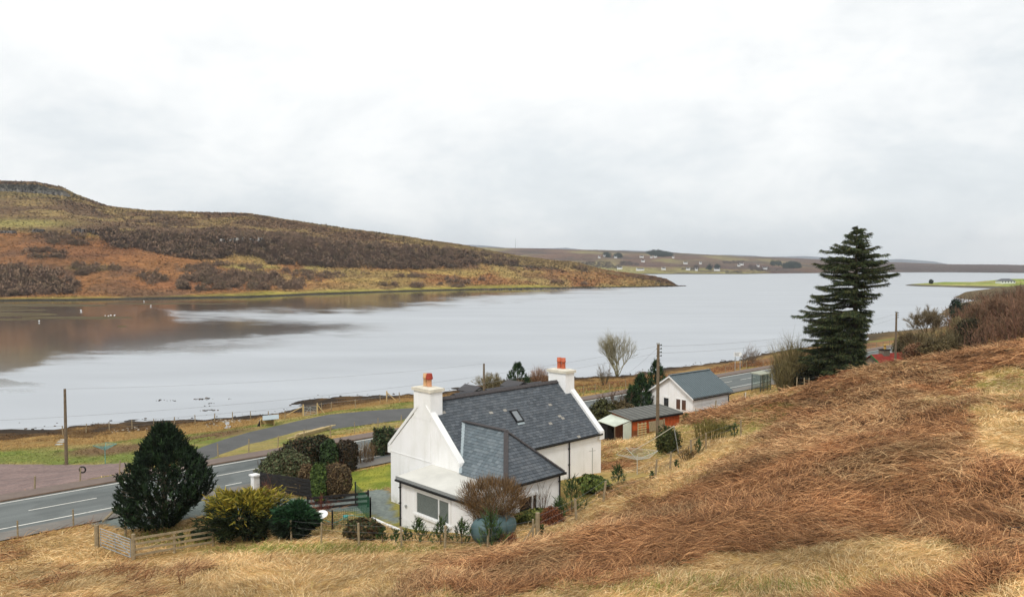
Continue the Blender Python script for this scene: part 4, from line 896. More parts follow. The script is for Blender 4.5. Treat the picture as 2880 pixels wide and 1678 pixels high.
# ================================================================ PLANTS CLOSE TO THE HOUSE
M_twigy = M_twig
def shrub(name, px, py, d, wpx, ypx_top, cols, label, catn='shrub', n=2600, size=.10, pw=2.0, lump=.25, shell=.6, seed=1, depth=None, stems=10, stemcol=((96, 72, 56), (80, 60, 48)), up=.5, rz=0, group=None, jit=.2, zb=None, twn=0, twcols=None, zc=None):
    p = at(px, py, d); p[2] = g1(p[0], p[1]) if zb is None else zb
    wdt = wpx / F_PX * d; H = top_h(p, ypx_top); root = empty(name, p, label, catn, rz, group)
    r = (wdt / 2, (depth or wdt) / 2, H / 2)
    if stems:
        V, F, c = twigs(stems, (r[0] * .25, r[1] * .25), (r[0] * .8, r[1] * .8), H * .8, stemcol, .03, 3); bulk("stem", V, F, M_twig, c, root)
    foliage("foliage", r, int(n * 1.9), size * 1.2, cols, root, pw, lump, shell, seed, up, jit=jit, zc=zc if zc is not None else H * .5)
    if twn:
        V, F, c = twigs(twn, (r[0] * .5, r[1] * .5), (r[0] * 1.0, r[1] * 1.0), H * 1.05, twcols or stemcol, .018, 7); bulk("twigs", V, F, M_twig, c, root)
    return root
def twigbush(name, px, py, d, wpx, ypx_top, cols, label, catn='bush', n=120, sub=10, wd=.018, depth=None, base_r=.3, lean=(0, 0), fan=.5, group=None, zb=None, rz=0):
    p = at(px, py, d); p[2] = g1(p[0], p[1]) if zb is None else zb; wdt = wpx / F_PX * d; H = top_h(p, ypx_top)
    V, F, c = twigs(n, (wdt / 2 * base_r, (depth or wdt) / 2 * base_r), (wdt / 2, (depth or wdt) / 2), H, cols, wd, sub, 0, lean, fan)
    o = bulk(name, V, F, M_twig, c); o.location = tuple(p); o.rotation_euler = (0, 0, rz); return tag(o, label, catn, group)
def candles(P, D, Ln, n_each, cols, wdt=.03, spread=.28):
    """upright pine shoots: bottle brushes of needles"""
    m_ = len(P); i = np.repeat(np.arange(m_), n_each); D = unit(D); t_ = rng.random(len(i)); B = P[i] + D[i] * (Ln[i] * t_ * .85)[:, None]
    d2 = unit(D[i] + rng.normal(size=(len(i), 3)) * spread * 2.0); c = pal(m_, cols, .25)[i] * (.7 + .6 * rng.random((len(i), 1)))
    return strands(B, d2, Ln[i] * (.32 + .2 * rng.random(len(i))), wdt, -.05, c, 1, .45)
PINE = ((34, 50, 32), (28, 42, 28), (44, 62, 38), (24, 34, 24))
def big_pine():
    p = at(462, 1482, 45.5); p[2] = g1(p[0], p[1]); root = empty("pine_tree", p, 'rounded dark green pine tree between the road and the field gate', 'tree')
    H = top_h(p, 1200); hs = np.array([0, .05, .15, .3, .45, .6, .75, .87, .95, 1.0]); Rl = np.array([1.5, 2.5, 3.1, 3.1, 2.7, 2.1, 1.35, .7, .3, .08]); Rr = np.array([.5, 1.1, 1.9, 2.85, 3.2, 2.9, 2.0, 1.1, .55, .12])
    tr = MB(); tr.tube([(0, 0, -.2), (.05, 0, H * .3), (0, .05, H * .62), (.02, 0, H * .86)], [.19, .15, .09, .04], 8, lin(84, 66, 52))
    rs = random.Random(4)
    for k in range(40):
        t_ = rs.uniform(.08, .85); a = rs.uniform(0, 6.28); R_ = np.interp(t_, hs, Rl) * .75; z0 = H * t_ * .85
        tr.tube([(0, 0, z0), (math.cos(a) * R_ * .5, math.sin(a) * R_ * .5, z0 + .25), (math.cos(a) * R_, math.sin(a) * R_, z0 + .75)], [.05, .035, .015], 5, lin(84, 66, 52))
    tr.build("trunk", M_bark, root)
    n = 3000; t_ = rng.random(n) ** 1.0; a = rng.random(n) * 2 * math.pi; cx_ = np.cos(a); R_ = np.interp(t_, hs, Rl) * (1 - cx_) / 2 + np.interp(t_, hs, Rr) * (1 + cx_) / 2; R_ = R_ * .80
    lum = .56 + .62 * vnoise(a * 1.7, t_ * 5, 1) + .22 * vnoise(a * 6, t_ * 16, 1, 7); q = (.45 + .55 * rng.random(n) ** .45) * lum; P = np.c_[cx_ * R_ * q, np.sin(a) * R_ * q, t_ * H * .93 + .05]
    D = np.c_[cx_ * .55, np.sin(a) * .55, .75 + .6 * t_] + rng.normal(size=(n, 3)) * .16; Ln = .30 + .22 * rng.random(n) + .2 * (t_ > .8)
    V, F, c = candles(P, D, Ln, 12, PINE, .065); bulk("crown", V, F, M_leaf, c, root)
big_pine()
def small_pine(px, py, d, hpx, label, n=16, wide=.45, group='young pines planted along the garden fence', seed=0):
    p = at(px, py, d); p[2] = g1(p[0], p[1]); H = hpx / F_PX * d; root = empty("young_pine", p, label, 'tree', random.uniform(0, 6), group)
    MB().tube([(0, 0, -.1), (0, 0, H * .9)], [.03, .012], 5, lin(70, 58, 44)).build("stem", M_bark, root)
    t_ = np.linspace(.12, .95, n); a = np.arange(n) * 2.4 + seed; R_ = H * wide * (1 - t_) * .75; P = np.c_[np.cos(a) * R_, np.sin(a) * R_, t_ * H * .72]
    D = np.c_[np.cos(a) * .5 * (1 - t_), np.sin(a) * .5 * (1 - t_), np.ones(n)]; P2 = P.copy(); P2[:, :2] *= .35
    Ln = H * (.26 + .12 * rng.random(n)); v1 = candles(P, D, Ln, 16, ((62, 86, 44), (50, 72, 38), (78, 98, 54)), .035); v2 = candles(P2, D + np.c_[np.cos(a), np.sin(a), 0 * a] * .5, Ln * 1.2, 10, ((54, 74, 40), (70, 78, 46)), .035)
    bulk("needles", *[q for q in (lambda v, f, c: (v, f, M_leaf, c))(*cat([v1, v2]))], root); return root
for i, (px_, py_, d_, h_, lb) in enumerate([
    (1075, 1530, 39.3, 46, 'small thin pine at the left end of the row below the lean-to'), (1112, 1538, 38.6, 46, 'short pine in front of the gravel edge, second in the row'),
    (1141, 1532, 38.8, 44, 'short pine directly below the black corner downpipe'), (1179, 1536, 38.2, 76, 'bushy young pine below the blinded window'),
    (1240, 1538, 37.8, 74, 'young pine in front of the white wall between window and tank'), (1299, 1536, 37.4, 78, 'young pine touching the left end of the oil tank'),
    (1383, 1542, 36.6, 110, 'tall young pine standing in front of the oil tank'), (1608, 1446, 41.8, 112, 'tallest young pine beside the right corner of the wing'),
    (1568, 1462, 41.0, 60, 'small pine left of the tall one at the wing corner'), (1738, 1394, 46.5, 60, 'young pine right of the olive garden shrub'),
    (1524, 1528, 37.8, 36, 'low pine seedling beside the strainer post'), (1966, 1275, 52.5, 46, 'young pine between two fence posts above the rotary airer'), (2066, 1226, 57.5, 42, 'young pine next to the top fence post'),
    (1834, 1338, 47.0, 26, 'tiny pine seedling by a fence post below the airer'), (1902, 1300, 50.5, 24, 'tiny pine seedling in the straw right of the airer'), (1930, 1180, 70, 34, 'young pine at the near corner of the white outbuilding'),
    (508, 1498, 42.6, 40, 'young pine behind the timber rail fence')]):
    small_pine(px_, py_, d_, h_, lb, 18 if h_ > 55 else 11, .5 if h_ > 55 else .4, seed=i)
# golden and dark conifers by the drive
def cypress(px, py, d, wpx, top, cols_hi, cols_lo, label, seed, split=.5):
    p = at(px, py, d); p[2] = g1(p[0], p[1]); H = top_h(p, top); Wd = wpx / F_PX * d; root = empty("conifer_bush", p, label, 'shrub')
    MB().tube([(0, 0, -.1), (0, 0, H * .7)], [.09, .04], 7, lin(80, 62, 50)).build("trunk", M_bark, root)
    P, dr = blob_pts(9500, (Wd / 2, Wd / 2 * .8, H / 2), 2.0, .42, .5, seed); P[:, 2] += H * .5; P[:, 2] = np.maximum(P[:, 2], .03)
    hi = sst(split - .12, split + .25, P[:, 2] / H + .3 * (fbm(P[:, 0], P[:, 1] + P[:, 2], .8, 3, seed) - .5)); m_ = rng.random(len(P)) < hi
    c = np.where(m_[:, None], pal(len(P), cols_hi, .22), pal(len(P), cols_lo, .22)) * (.55 + .9 * fbm(P[:, 0] * 1.5, P[:, 2] * 1.5 + P[:, 1], .5, 3, seed + 2))[:, None]
    D = unit(dr * [1, 1, .3] + rng.normal(size=dr.shape) * .35 + [0, 0, .55]); V, F, cc = strands(P - D * .08, D, .22 + .22 * rng.random(len(P)), .075, .2, c, 2, .3)
    bulk("foliage", V, F, M_leaf, cc, root)
cypress(688, 1530, 42.0, 205, 1375, ((142, 130, 44), (118, 112, 40), (156, 138, 56), (92, 94, 38)), ((40, 52, 30), (52, 60, 34), (32, 40, 26)), 'golden yellow and green conifer bush beside the gravel drive', 3, .58)
cypress(830, 1522, 41.2, 118, 1412, ((40, 72, 44), (52, 84, 50), (34, 60, 40)), ((24, 36, 24), (32, 44, 30)), 'low dark blue-green conifer bush right of the golden one', 5, .5)
shrub("hedge", 797, 1350, 55.3, 140, 1270, ((84, 92, 62), (104, 110, 78), (66, 72, 48), (92, 82, 58)), 'rounded grey-green hedge bush behind the black fence by the road', 'hedge', 4200, .09, 2.6, .2, .7, 2, 2.2, twn=60, twcols=((104, 70, 54), (84, 58, 46)))
shrub("hedge", 862, 1312, 58.6, 150, 1230, ((48, 56, 36), (64, 66, 44), (36, 42, 28), (80, 64, 46)), 'dark clipped hedge along the road verge left of the ivy', 'hedge', 4200, .10, 3.2, .2, .7, 4, 1.6, rz=.75, twn=50, twcols=((88, 66, 50),))
shrub("ivy_bush", 926, 1309, 58.2, 46, 1234, ((50, 66, 38), (60, 80, 42), (40, 54, 32)), 'bright green ivy column growing through the dark hedge', 'bush', 1500, .10, 3, .2, .7, 5, 1.2)
shrub("hedge", 972, 1308, 59.5, 70, 1238, ((58, 50, 38), (44, 42, 30), (74, 60, 44)), 'dark brown bare hedge section right of the ivy', 'hedge', 1900, .09, 3.4, .18, .7, 6, 1.3, twn=70, twcols=((92, 70, 56), (70, 54, 44)))
shrub("evergreen_bush", 1082, 1286, 64.5, 74, 1202, ((52, 66, 42), (68, 84, 52), (38, 48, 32), (84, 78, 56)), 'dark evergreen bush against the lawn side of the house gable', 'bush', 2600, .11, 2.2, .3, .65, 7, 1.8, twn=30)
twigbush("thorn_hedge", 1030, 1300, 62.0, 64, 1240, ((132, 112, 84), (108, 88, 66), (96, 74, 58)), 'thin see-through bare twig hedge on the verge fence', 'hedge', 90, 8, .02, .9, .9, rz=.75)
shrub("beech_bush", 947, 1398, 50.2, 80, 1302, ((98, 80, 56), (84, 68, 48), (112, 94, 66), (66, 56, 42)), 'clipped round brown beech bush on the lawn edge', 'bush', 2600, .07, 3.0, .12, .75, 8, twn=110, twcols=((104, 72, 54), (82, 56, 44)))
shrub("laurel_bush", 897, 1400, 49.4, 40, 1306, ((78, 94, 46), (92, 110, 54), (54, 70, 36)), 'narrow bright green laurel between the brown bushes', 'bush', 1500, .11, 3.0, .15, .7, 9, .8)
shrub("beech_bush", 866, 1366, 51.5, 46, 1304, ((96, 78, 54), (82, 66, 46), (108, 90, 64)), 'small brown bush behind the black fence left of the laurel', 'bush', 1100, .08, 2.8, .15, .7, 10, 1.0, twn=40)
shrub("cotoneaster_bush", 1022, 1530, 40.2, 100, 1462, ((66, 72, 42), (82, 68, 46), (48, 54, 32), (96, 80, 54)), 'low brown and green garden bush in front of the green netting', 'bush', 2200, .09, 2.2, .3, .55, 11, 1.3, twn=60, twcols=((108, 70, 52), (84, 58, 44)))
twigbush("red_twig_bush", 905, 1440, 46.5, 70, 1395, ((112, 62, 52), (92, 50, 44), (128, 80, 62)), 'thin dark red bare stems by the black rail fence', 'bush', 40, 8, .016, .8)
twigbush("red_twig_bush", 758, 1400, 49.0, 50, 1345, ((118, 76, 62), (96, 60, 50)), 'reddish bare stems growing in front of the black board fence', 'bush', 26, 8, .016, .8)
twigbush("bare_sapling", 592, 1455, 45.5, 40, 1378, ((132, 120, 104), (108, 96, 82)), 'pale bare sapling between the pine and the golden conifer', 'sapling', 12, 10, .016, .6, .2)
shrub("evergreen_bush", 572, 1512, 43.0, 62, 1478, ((48, 60, 38), (60, 70, 44), (36, 46, 30)), 'low dark bush behind the right end of the rail fence', 'bush', 900, .09, 2.1, .35, .55, 77, 1.0)
# big brown twiggy shrub in front of the extension
p = at(1388, 1500, 38.6); p[2] = g1(p[0], p[1]); H = top_h(p, 1345)
root = empty("twiggy_shrub", p, 'large brown bare twiggy shrub with clipped flat top before the extension', 'shrub')
V, F, c = twigs(46, (.45, .3), (1.45, 1.0), H * .97, ((130, 112, 84), (112, 94, 70), (148, 130, 98)), .028, 5, fan=.3); bulk("stem", V, F, M_twig, c, root)
n = 5200; d_ = sphere_dirs(n); q = (.6 + .4 * rng.random(n) ** .5); P = d_ * q[:, None] * [1.6, 1.15, .95] * (1 + .12 * rng.normal(size=(n, 1))); P[:, 2] = np.clip(P[:, 2], -1.1, .78) + H * .66
V, F, c = strands(P, d_ * .6 + [0, 0, .9] + rng.normal(size=(n, 3)) * .35, .22 + .25 * rng.random(n), .02, .0, pal(n, ((118, 92, 62), (98, 76, 52), (138, 110, 76), (80, 64, 44)), .2), 2, .3); bulk("twigs", V, F, M_twig, c, root)
shrub("rhododendron_bush", 1502, 1492, 41.0, 120, 1436, ((112, 116, 58), (90, 98, 50), (134, 132, 72), (66, 76, 40)), 'olive green leafy shrub under the dark window of the wing', 'shrub', 3000, .10, 2.3, .35, .55, 12, 1.3)
twigbush("bare_sapling", 1525, 1450, 41.8, 56, 1358, ((128, 112, 98), (104, 88, 76)), 'fan of thin bare stems against the white wing wall', 'sapling', 26, 7, .014, .25, .25)
shrub("garden_bush", 1672, 1412, 46.0, 86, 1336, ((98, 110, 50), (78, 92, 44), (122, 126, 64), (58, 70, 36)), 'olive green bush beside the right corner of the wing', 'bush', 2400, .10, 2.1, .35, .55, 13, 1.5)
twigbush("dead_shrub", 1432, 1538, 37.2, 60, 1496, ((132, 78, 56), (108, 60, 46)), 'small rusty red bare shrub right of the oil tank', 'bush', 60, 9, .016, .6, .5)
shrub("broom_bush", 1878, 1266, 56.0, 66, 1200, ((66, 74, 40), (84, 88, 48), (50, 56, 32)), 'dark green broom bush beside the clothes pole', 'bush', 1800, .08, 2.2, .35, .5, 14, 1.2, twn=50, twcols=((98, 96, 56), (80, 78, 48)))
twigbush("broom_bush", 2000, 1248, 57.0, 110, 1172, ((112, 104, 56), (92, 86, 48), (128, 116, 66)), 'tall spiky green-brown broom stems on the fence line', 'bush', 90, 8, .03, 1.3, .8, fan=.35)
twigbush("broom_bush", 1934, 1292, 52.0, 50, 1258, ((104, 76, 52), (86, 66, 46), (90, 90, 50)), 'low dark brown bush between fence posts', 'bush', 60, 9, .02, .9, .8)
shrub("gorse_bush", 2030, 1236, 59.5, 70, 1196, ((74, 78, 40), (92, 92, 48), (56, 60, 34)), 'dark green gorse mound behind the broom stems', 'bush', 1500, .08, 2.2, .3, .5, 15, 1.3)
# ================================================================ FENCES, GATE AND POSTS
def post(mb, p, h, r=.05, tilt=(0, 0), col=lin(150, 132, 104)):
    mb.tube([(p[0], p[1], p[2] - .25), (p[0] + tilt[0] * h, p[1] + tilt[1] * h, p[2] + h)], [r, r * .92], 7, col); return mb
def fence(name, bases, h, label, r=.045, wires=(.35, .65, .95), col=(150, 132, 104), wire=True, mat=None, jitter=.04):
    pts = [base(*b_) if len(b_) == 2 else at(*b_) for b_ in bases]
    for p in pts: p[2] = g1(p[0], p[1])
    o = empty(name, pts[0], label, 'fence'); o0 = pts[0]; rs = random.Random(len(label))
    for p in pts:
        post(MB(), p - o0, h * rs.uniform(.93, 1.06), r * rs.uniform(.85, 1.2), (rs.gauss(0, jitter), rs.gauss(0, jitter)), lin(*[q * rs.uniform(.88, 1.08) for q in col])).build("post", mat or M_wood, o)
    if wire:
        for k in wires:
            mb = MB()
            for a, b_ in zip(pts[:-1], pts[1:]): mb.tube([a - o0 + [0, 0, k * h], (a + b_) / 2 - o0 + [0, 0, k * h - .02], b_ - o0 + [0, 0, k * h]], .006, 3)
            mb.build("wire", M_wire, o)
    return o, pts
fence("shore_fence", [(177, 1225), (242, 1216), (308, 1210), (372, 1205), (433, 1200), (491, 1195), (549, 1191), (603, 1185), (654, 1182), (706, 1180), (755, 1178), (803, 1177), (851, 1170)], 1.15, 'new pale timber post and wire fence along the loch shore', .06, col=(200, 172, 120))
fence("shore_fence", [(905, 1158), (931, 1155), (1000, 1147), (1069, 1134), (1088, 1130), (1124, 1127)], 1.2, 'pale timber fence on the shore right of the small gate', .06, col=(200, 172, 120))
fence("roadside_fence", [(-40, 1398), (97, 1380), (225, 1356), (335, 1335)], 1.1, 'weathered posts and wire between road and pink gravel yard', .055, col=(108, 84, 66))
fence("roadside_fence", [(614, 1285), (699, 1272), (781, 1260), (855, 1240), (930, 1228), (998, 1219), (1063, 1209), (1128, 1200)], 1.15, 'weathered posts and wire between the main road and the side road', .05, col=(112, 92, 70))
fence("field_fence", [(-40, 1520), (50, 1512), (207, 1480), (355, 1500)], 1.05, 'low post fence at the top edge of the straw field by the road', .05, col=(150, 134, 106))
fo, fpts = fence("garden_fence", [(820, 1518, 40.3), (903, 1520, 39.2), (1010, 1532, 38.2), (1130, 1545, 37.4), (1251, 1548, 36.6), (1370, 1545, 36.4), (1500, 1530, 37.2)], 1.12, 'post and wire fence in front of the young pines', .055, col=(158, 142, 112))
fence("hillside_fence", [(1512, 1530, 37.6), (1622, 1470, 40), (1696, 1418, 43.2), (1842, 1365, 47), (1884, 1319, 50), (1946, 1291, 52.3), (1986, 1263, 54), (2084, 1224, 57.5)], 1.2, 'old post and wire fence climbing the slope behind the house', .065, col=(146, 130, 104), jitter=.06)
fence("yard_fence", [(1958, 1175, 72), (2011, 1165, 74), (2092, 1140, 80), (2125, 1126, 84), (2168, 1118, 86)], 1.1, 'short post fence on the slope beside the white outbuilding', .05, col=(120, 104, 80))
fence("hill_fence", [(2240, 1100, 76), (2262, 1095, 77), (2274, 1090, 77.5), (2300, 1085, 78)], 1.5, 'dark posts at the foot of the big spruce', .05, col=(88, 78, 64))
fence("verge_fence", [rpix for rpix in [(2040, 1050), (2100, 1037), (2146, 1030), (2168, 1025)]], 1.1, 'short dark posts beyond the road near the white sign', .05, col=(104, 84, 64))
fence("shore_road_fence", [(2430, 985), (2448, 982), (2466, 979), (2484, 976), (2502, 973), (2520, 970), (2538, 967)], 1.1, 'far row of posts beyond the road behind the red roofed cottage', .06, col=(140, 118, 88))
fence("heather_fence", [(1500, 1108), (1560, 1102), (1640, 1112), (1674, 1107), (1715, 1102), (1760, 1094)], 1.2, 'thin posts in the brown scrub beyond the road', .045, col=(110, 92, 72))
p = at(1512, 1532, 37.5); p[2] = g1(p[0], p[1])
o = empty("strainer_post", p, 'stout grey strainer post with a diagonal prop', 'post')
post(MB(), (0, 0, 0), 1.35, .12, (.0, 0), lin(128, 122, 112)).build("post", M_wood, o); MB().tube([(-.75, -.25, -.1), (-.05, 0, .85)], .055, 7, lin(128, 118, 100)).build("brace", M_wood, o)
for i_ in (2, 4):
    q = at(225, 1357, 55); 
q = base(225, 1354); o = MB(); 
for k in range(14):
    a = 2 * math.pi * k / 14; b_ = 2 * math.pi * (k + 1) / 14; o.tube([(.22 * math.cos(a), 0, .22 * math.sin(a)), (.22 * math.cos(b_), 0, .22 * math.sin(b_))], .055, 6, lin(36, 30, 28))
o = o.build("old_tyre", M_black); o.location = (q[0] + .24, q[1] - .06, q[2] + .92); tag(o, 'dark rubber ring hanging on a roadside post', 'tyre')
for px_, lb in ((410, 'dead dock stem standing in the straw at lower left'), (515, 'forked dead dock stem near the bottom edge')):
    q = at(px_, 1678 - (px_ == 410) * 4, 31); q[2] = g1(q[0], q[1]); V, F, c = twigs(5, (.12, .12), (.3, .3), 1.15, ((128, 88, 62),), .02, 3); o = bulk("dock_stem", V, F, M_twig, c); o.location = tuple(q); tag(o, lb, 'plant')
q = at(2834, 1580, 23.5); q[2] = g1(q[0], q[1]); tag(MB().tube([q, q + [.06, 0, .62], q + [.42, .1, .60]], .014, 5, lin(40, 36, 34)).build("bent_stake", M_black), 'thin bent dark iron stake in the bracken at lower right', 'stake')
# field gate and rail fence
def field_gate(a, b_, h, label, name="metal_gate", bars=7):
    a = np.array(a); b_ = np.array(b_); o = empty(name, a, label, 'gate'); d = b_ - a; z_ = np.array([0, 0, 1.])
    mb = MB()
    for q in (0, .5, 1): mb.tube([d * q + z_ * .12, d * q + z_ * h], .024, 6)
    mb.build("stile", M_galv, o); mb = MB()
    for k in range(bars): zz = .12 + (h - .12) * (k / (bars - 1)) ** .9; mb.tube([z_ * zz, d + z_ * zz], .026, 6)
    mb.build("bar", M_galv, o)
    mb = MB(); mb.tube([z_ * .15, d * .5 + z_ * h], .018, 5); mb.tube([d * .5 + z_ * h, d + z_ * .15], .018, 5); mb.build("brace", M_galv, o); return o
ga = at(283, 1533, 42.2); ga[2] = g1(ga[0], ga[1]); gb = at(368, 1572, 40.2); gb[2] = g1(gb[0], gb[1]); field_gate(ga, gb, 1.08, 'silver tubular metal field gate in the straw field')
for (px_, py_, d_, h_, r_, lb) in ((273, 1538, 42.3, 1.25, .13, 'thick dark gatepost at the left end of the metal gate'), (376, 1566, 40.2, 1.35, .11, 'pale gatepost where metal gate meets the rail fence'), (352, 1500, 44, .95, .06, 'thin post behind the metal gate')):
    q = at(px_, py_, d_); q[2] = g1(q[0], q[1]); o = post(MB(), (0, 0, 0), h_, r_, (0, 0), lin(124, 110, 88)).build("gatepost", M_wood); o.location = tuple(q); tag(o, lb, 'post')
a = at(378, 1566, 40.2); b_ = at(600, 1530, 41.8); o = empty("rail_fence", (a[0], a[1], g1(a[0], a[1])), 'weathered four rail timber fence joining the metal gate', 'fence'); o0 = np.array(o.location)
mid = (a + b_) / 2; Pn = [np.array([*q[:2], g1(q[0], q[1])]) - o0 for q in (a, mid, b_)]
for q in Pn[1:]: post(MB(), q, 1.15, .07, (0, 0), lin(136, 120, 96)).build("post", M_wood, o)
for k in range(4): MB().beam(Pn[0] + [0, -.06, .24 + .29 * k], Pn[2] + [0, -.06, .24 + .29 * k], .04, .11, lin(160, 148, 124)).build("rail", M_wood, o)
q0 = base(290, 1470); q1 = base(332, 1448); tag(MB().tube([q0 + [0, 0, .12], q1 + [0, 0, .5]], .08, 7, lin(96, 78, 62)).build("fallen_post", M_wood), 'dark fallen post lying at the foot of the pine', 'log')
# small gate on the shore with diagonal props
ga = base(856, 1170); gb = base(890, 1166); field_gate(ga, gb, 1.15, 'small silver gate in the shore fence', "shore_gate", 6)
for q, s_, lb in ((ga, -1, 'pale gatepost with diagonal prop left of the shore gate'), (gb, 1, 'pale gatepost with diagonal prop right of the shore gate')):
    o = empty("gatepost", q, lb, 'post'); post(MB(), (s_ * .12, 0, 0), 1.5, .10, (0, 0), lin(200, 172, 122)).build("post", M_newwood, o); MB().beam((s_ * .2, 0, 1.25), (s_ * (2.4 if s_ < 0 else 1.0), .2 * s_, .1), .09, .09).build("brace", M_newwood, o)
o = empty("gatepost", base(1088, 1129), 'tall pale strainer post with prop on the shore', 'post'); post(MB(), (0, 0, 0), 1.6, .11, (0, 0), lin(196, 160, 104)).build("post", M_newwood, o); MB().beam((.1, 0, 1.3), (1.5, -.2, .1), .09, .09).build("brace", M_newwood, o)
# ================================================================ GARDEN THINGS
# white gate pier, black board fence, black rail fence with green netting
wp = base(718, 1376); o = empty("gate_pier", wp, 'white gate pier with flat cap at the drive entrance', 'pillar', math.pi / 2 - .75)
MB().box(-.22, .22, -.22, .22, -.3, 1.0).build("pier", M_render, o); MB().hexa([(-.32, -.32, 1.0), (.32, -.32, 1.0), (.32, .32, 1.0), (-.32, .32, 1.0), (-.32, -.32, 1.1), (.32, -.32, 1.1), (.32, .32, 1.1), (-.32, .32, 1.1)]).add([(-.28, -.28, 1.1), (.28, -.28, 1.1), (.28, .28, 1.1), (-.28, .28, 1.1), (0, 0, 1.2)], [(0, 1, 4), (1, 2, 4), (2, 3, 4), (3, 0, 4)]).build("cap", M_trim, o)
def board_fence(a, b_, h, label, n, mat, name="board_fence", hb=None, hz=True, gap=.03):
    a = np.array(a, float); b_ = np.array(b_, float); o = empty(name, a, label, 'fence'); d = b_ - a; ln = np.linalg.norm(d[:2]); nn_ = np.array([-d[1], d[0], 0]) / ln
    for k in range(n): MB().beam([0, 0, (k + .5) * h / n + .08], d + [0, 0, (k + .5) * h / n + .08], .03, h / n - gap).build("board", mat, o)
    for k in range(max(2, int(ln / 1.9) + 1)): t_ = k / (max(2, int(ln / 1.9) + 1) - 1); q = d * t_ + nn_ * .07; MB().box(q[0] - .05, q[0] + .05, q[1] - .05, q[1] + .05, q[2] - .2, q[2] + h + .1).build("post", mat, o)
    return o
M_tar = mat_col('tarred_timber', lin(40, 38, 38), .7, 5, .5, .3)
a = base(722, 1378); b_ = base(892, 1404); board_fence(a + [.25, 0, 0], b_, 1.2, 'black stained horizontal board fence beside the drive', 5, M_tar)
a = base(866, 1446); b_ = base(1036, 1425); a[2] += .1
board_fence(a, b_, .95, 'black rail fence between the drive and the garden store area', 3, M_tar, "black_rail_fence", gap=.16)
def netting(a, b_, h, label):
    a = np.array(a); b_ = np.array(b_); d = b_ - a; o = empty("netting_fence", a, label, 'fence'); mb = MB(); n = int(np.linalg.norm(d) / .12)
    for k in range(n + 1): q = d * k / n; mb.tube([q + [0, 0, .05], q + [0, 0, h]], .009, 3, lin(36, 92, 64))
    for k in range(int(h / .12) + 1): mb.tube([[0, 0, .05 + k * .12], d + [0, 0, .05 + k * .12]], .009, 3, lin(36, 92, 64))
    mb.build("netting", M_leaf, o)
    for q in (0, 1): MB().box(d[0] * q - .04, d[0] * q + .04, d[1] * q - .04, d[1] * q + .04, -.2, h + .1).build("post", M_black, o)
a = base(1042, 1466); b_ = base(1000, 1420); netting(a, b_, 1.35, 'green wire mesh fence with black posts at the gravel end')
c_ = base(935, 1488); netting(np.array([*c_[:2], c_[2]]), a, 1.0, 'low green netting strung towards the corner post')
o = empty("satellite_dish", base(905, 1478), 'white oval dish standing in the fenced corner', 'dish'); mb = MB(); mb.lathe([(.02, -.03), (.2, -.02), (.34, .05), (.36, .07), (.33, .075), (.18, .01), (.02, .0)], (0, 0, 0), 24)
ds = mb.build("dish", M_white, o, True); ds.location = (0, 0, .62); ds.rotation_euler = (math.radians(24), 0, 0); MB().tube([(0, 0, -.1), (0, 0, .6)], .03, 6).build("stand", M_galv, o)
hose = MB(); pts = [base(880 + 12 * k, 1478 - 14 * (k / 12) ** 2 * 1.6 - 2 * math.sin(k)) + [0, 0, .25 + .1 * math.sin(k * .9)] for k in range(13)]; tag(hose.tube(pts, .022, 6, lin(110, 168, 158)).build("garden_hose", M_leaf), 'pale teal garden hose trailing through the fenced corner', 'hose')
o = MB().lathe([(.12, 0), (.16, .26), (.165, .28), (.14, .28), (.11, .03)], (0, 0, 0), 14, 'z', lin(84, 176, 178)).build("bucket", M_slate, None, True); o.location = tuple(base(972, 1462)); tag(o, 'small turquoise bucket inside the green netting', 'bucket')
# oil tank
M_tank = mat_col('green_plastic_tank', lin(82, 106, 108), .5, 2, .18, spec=.4)
tl = at(1336, 1496, 37.3); o = empty("oil_tank", (tl[0], tl[1], tl[2] - .02), 'grey-green ribbed plastic oil tank lying behind the fence', 'tank', math.pi / 2 - .85)
prof = [(.05, -.06), (.30, -.02), (.48, .08), (.56, .22)]
for k in range(4): x0 = .26 + k * .46; prof += [(.60, x0), (.62, x0 + .12), (.62, x0 + .28), (.59, x0 + .36), (.55, x0 + .41)]
prof += [(.56, 2.14), (.48, 2.28), (.30, 2.38), (.05, 2.42)]
MB().lathe(prof, (0, 0, 0), 28, 'x').build("shell", M_tank, o, True)
MB().lathe([(.2, 0), (.2, .08), (.16, .12), (.02, .13)], (1.75, 0, .56), 16).box(1.45, 1.62, -.1, .1, .58, .68).build("lid", M_black, o); MB().box(.35, .55, -.45, .45, -.75, -.5).box(1.75, 1.95, -.45, .45, -.75, -.5).build("plinth", M_kerb, o)
MB().tube([(.45, -.0, .63), (.3, .0, .66), (.15, 0, .58)], .02, 5).tube([(1.2, 0, .62), (1.2, .3, .55), (1.2, .62, .1)], .014, 5).build("pipe", M_black, o)
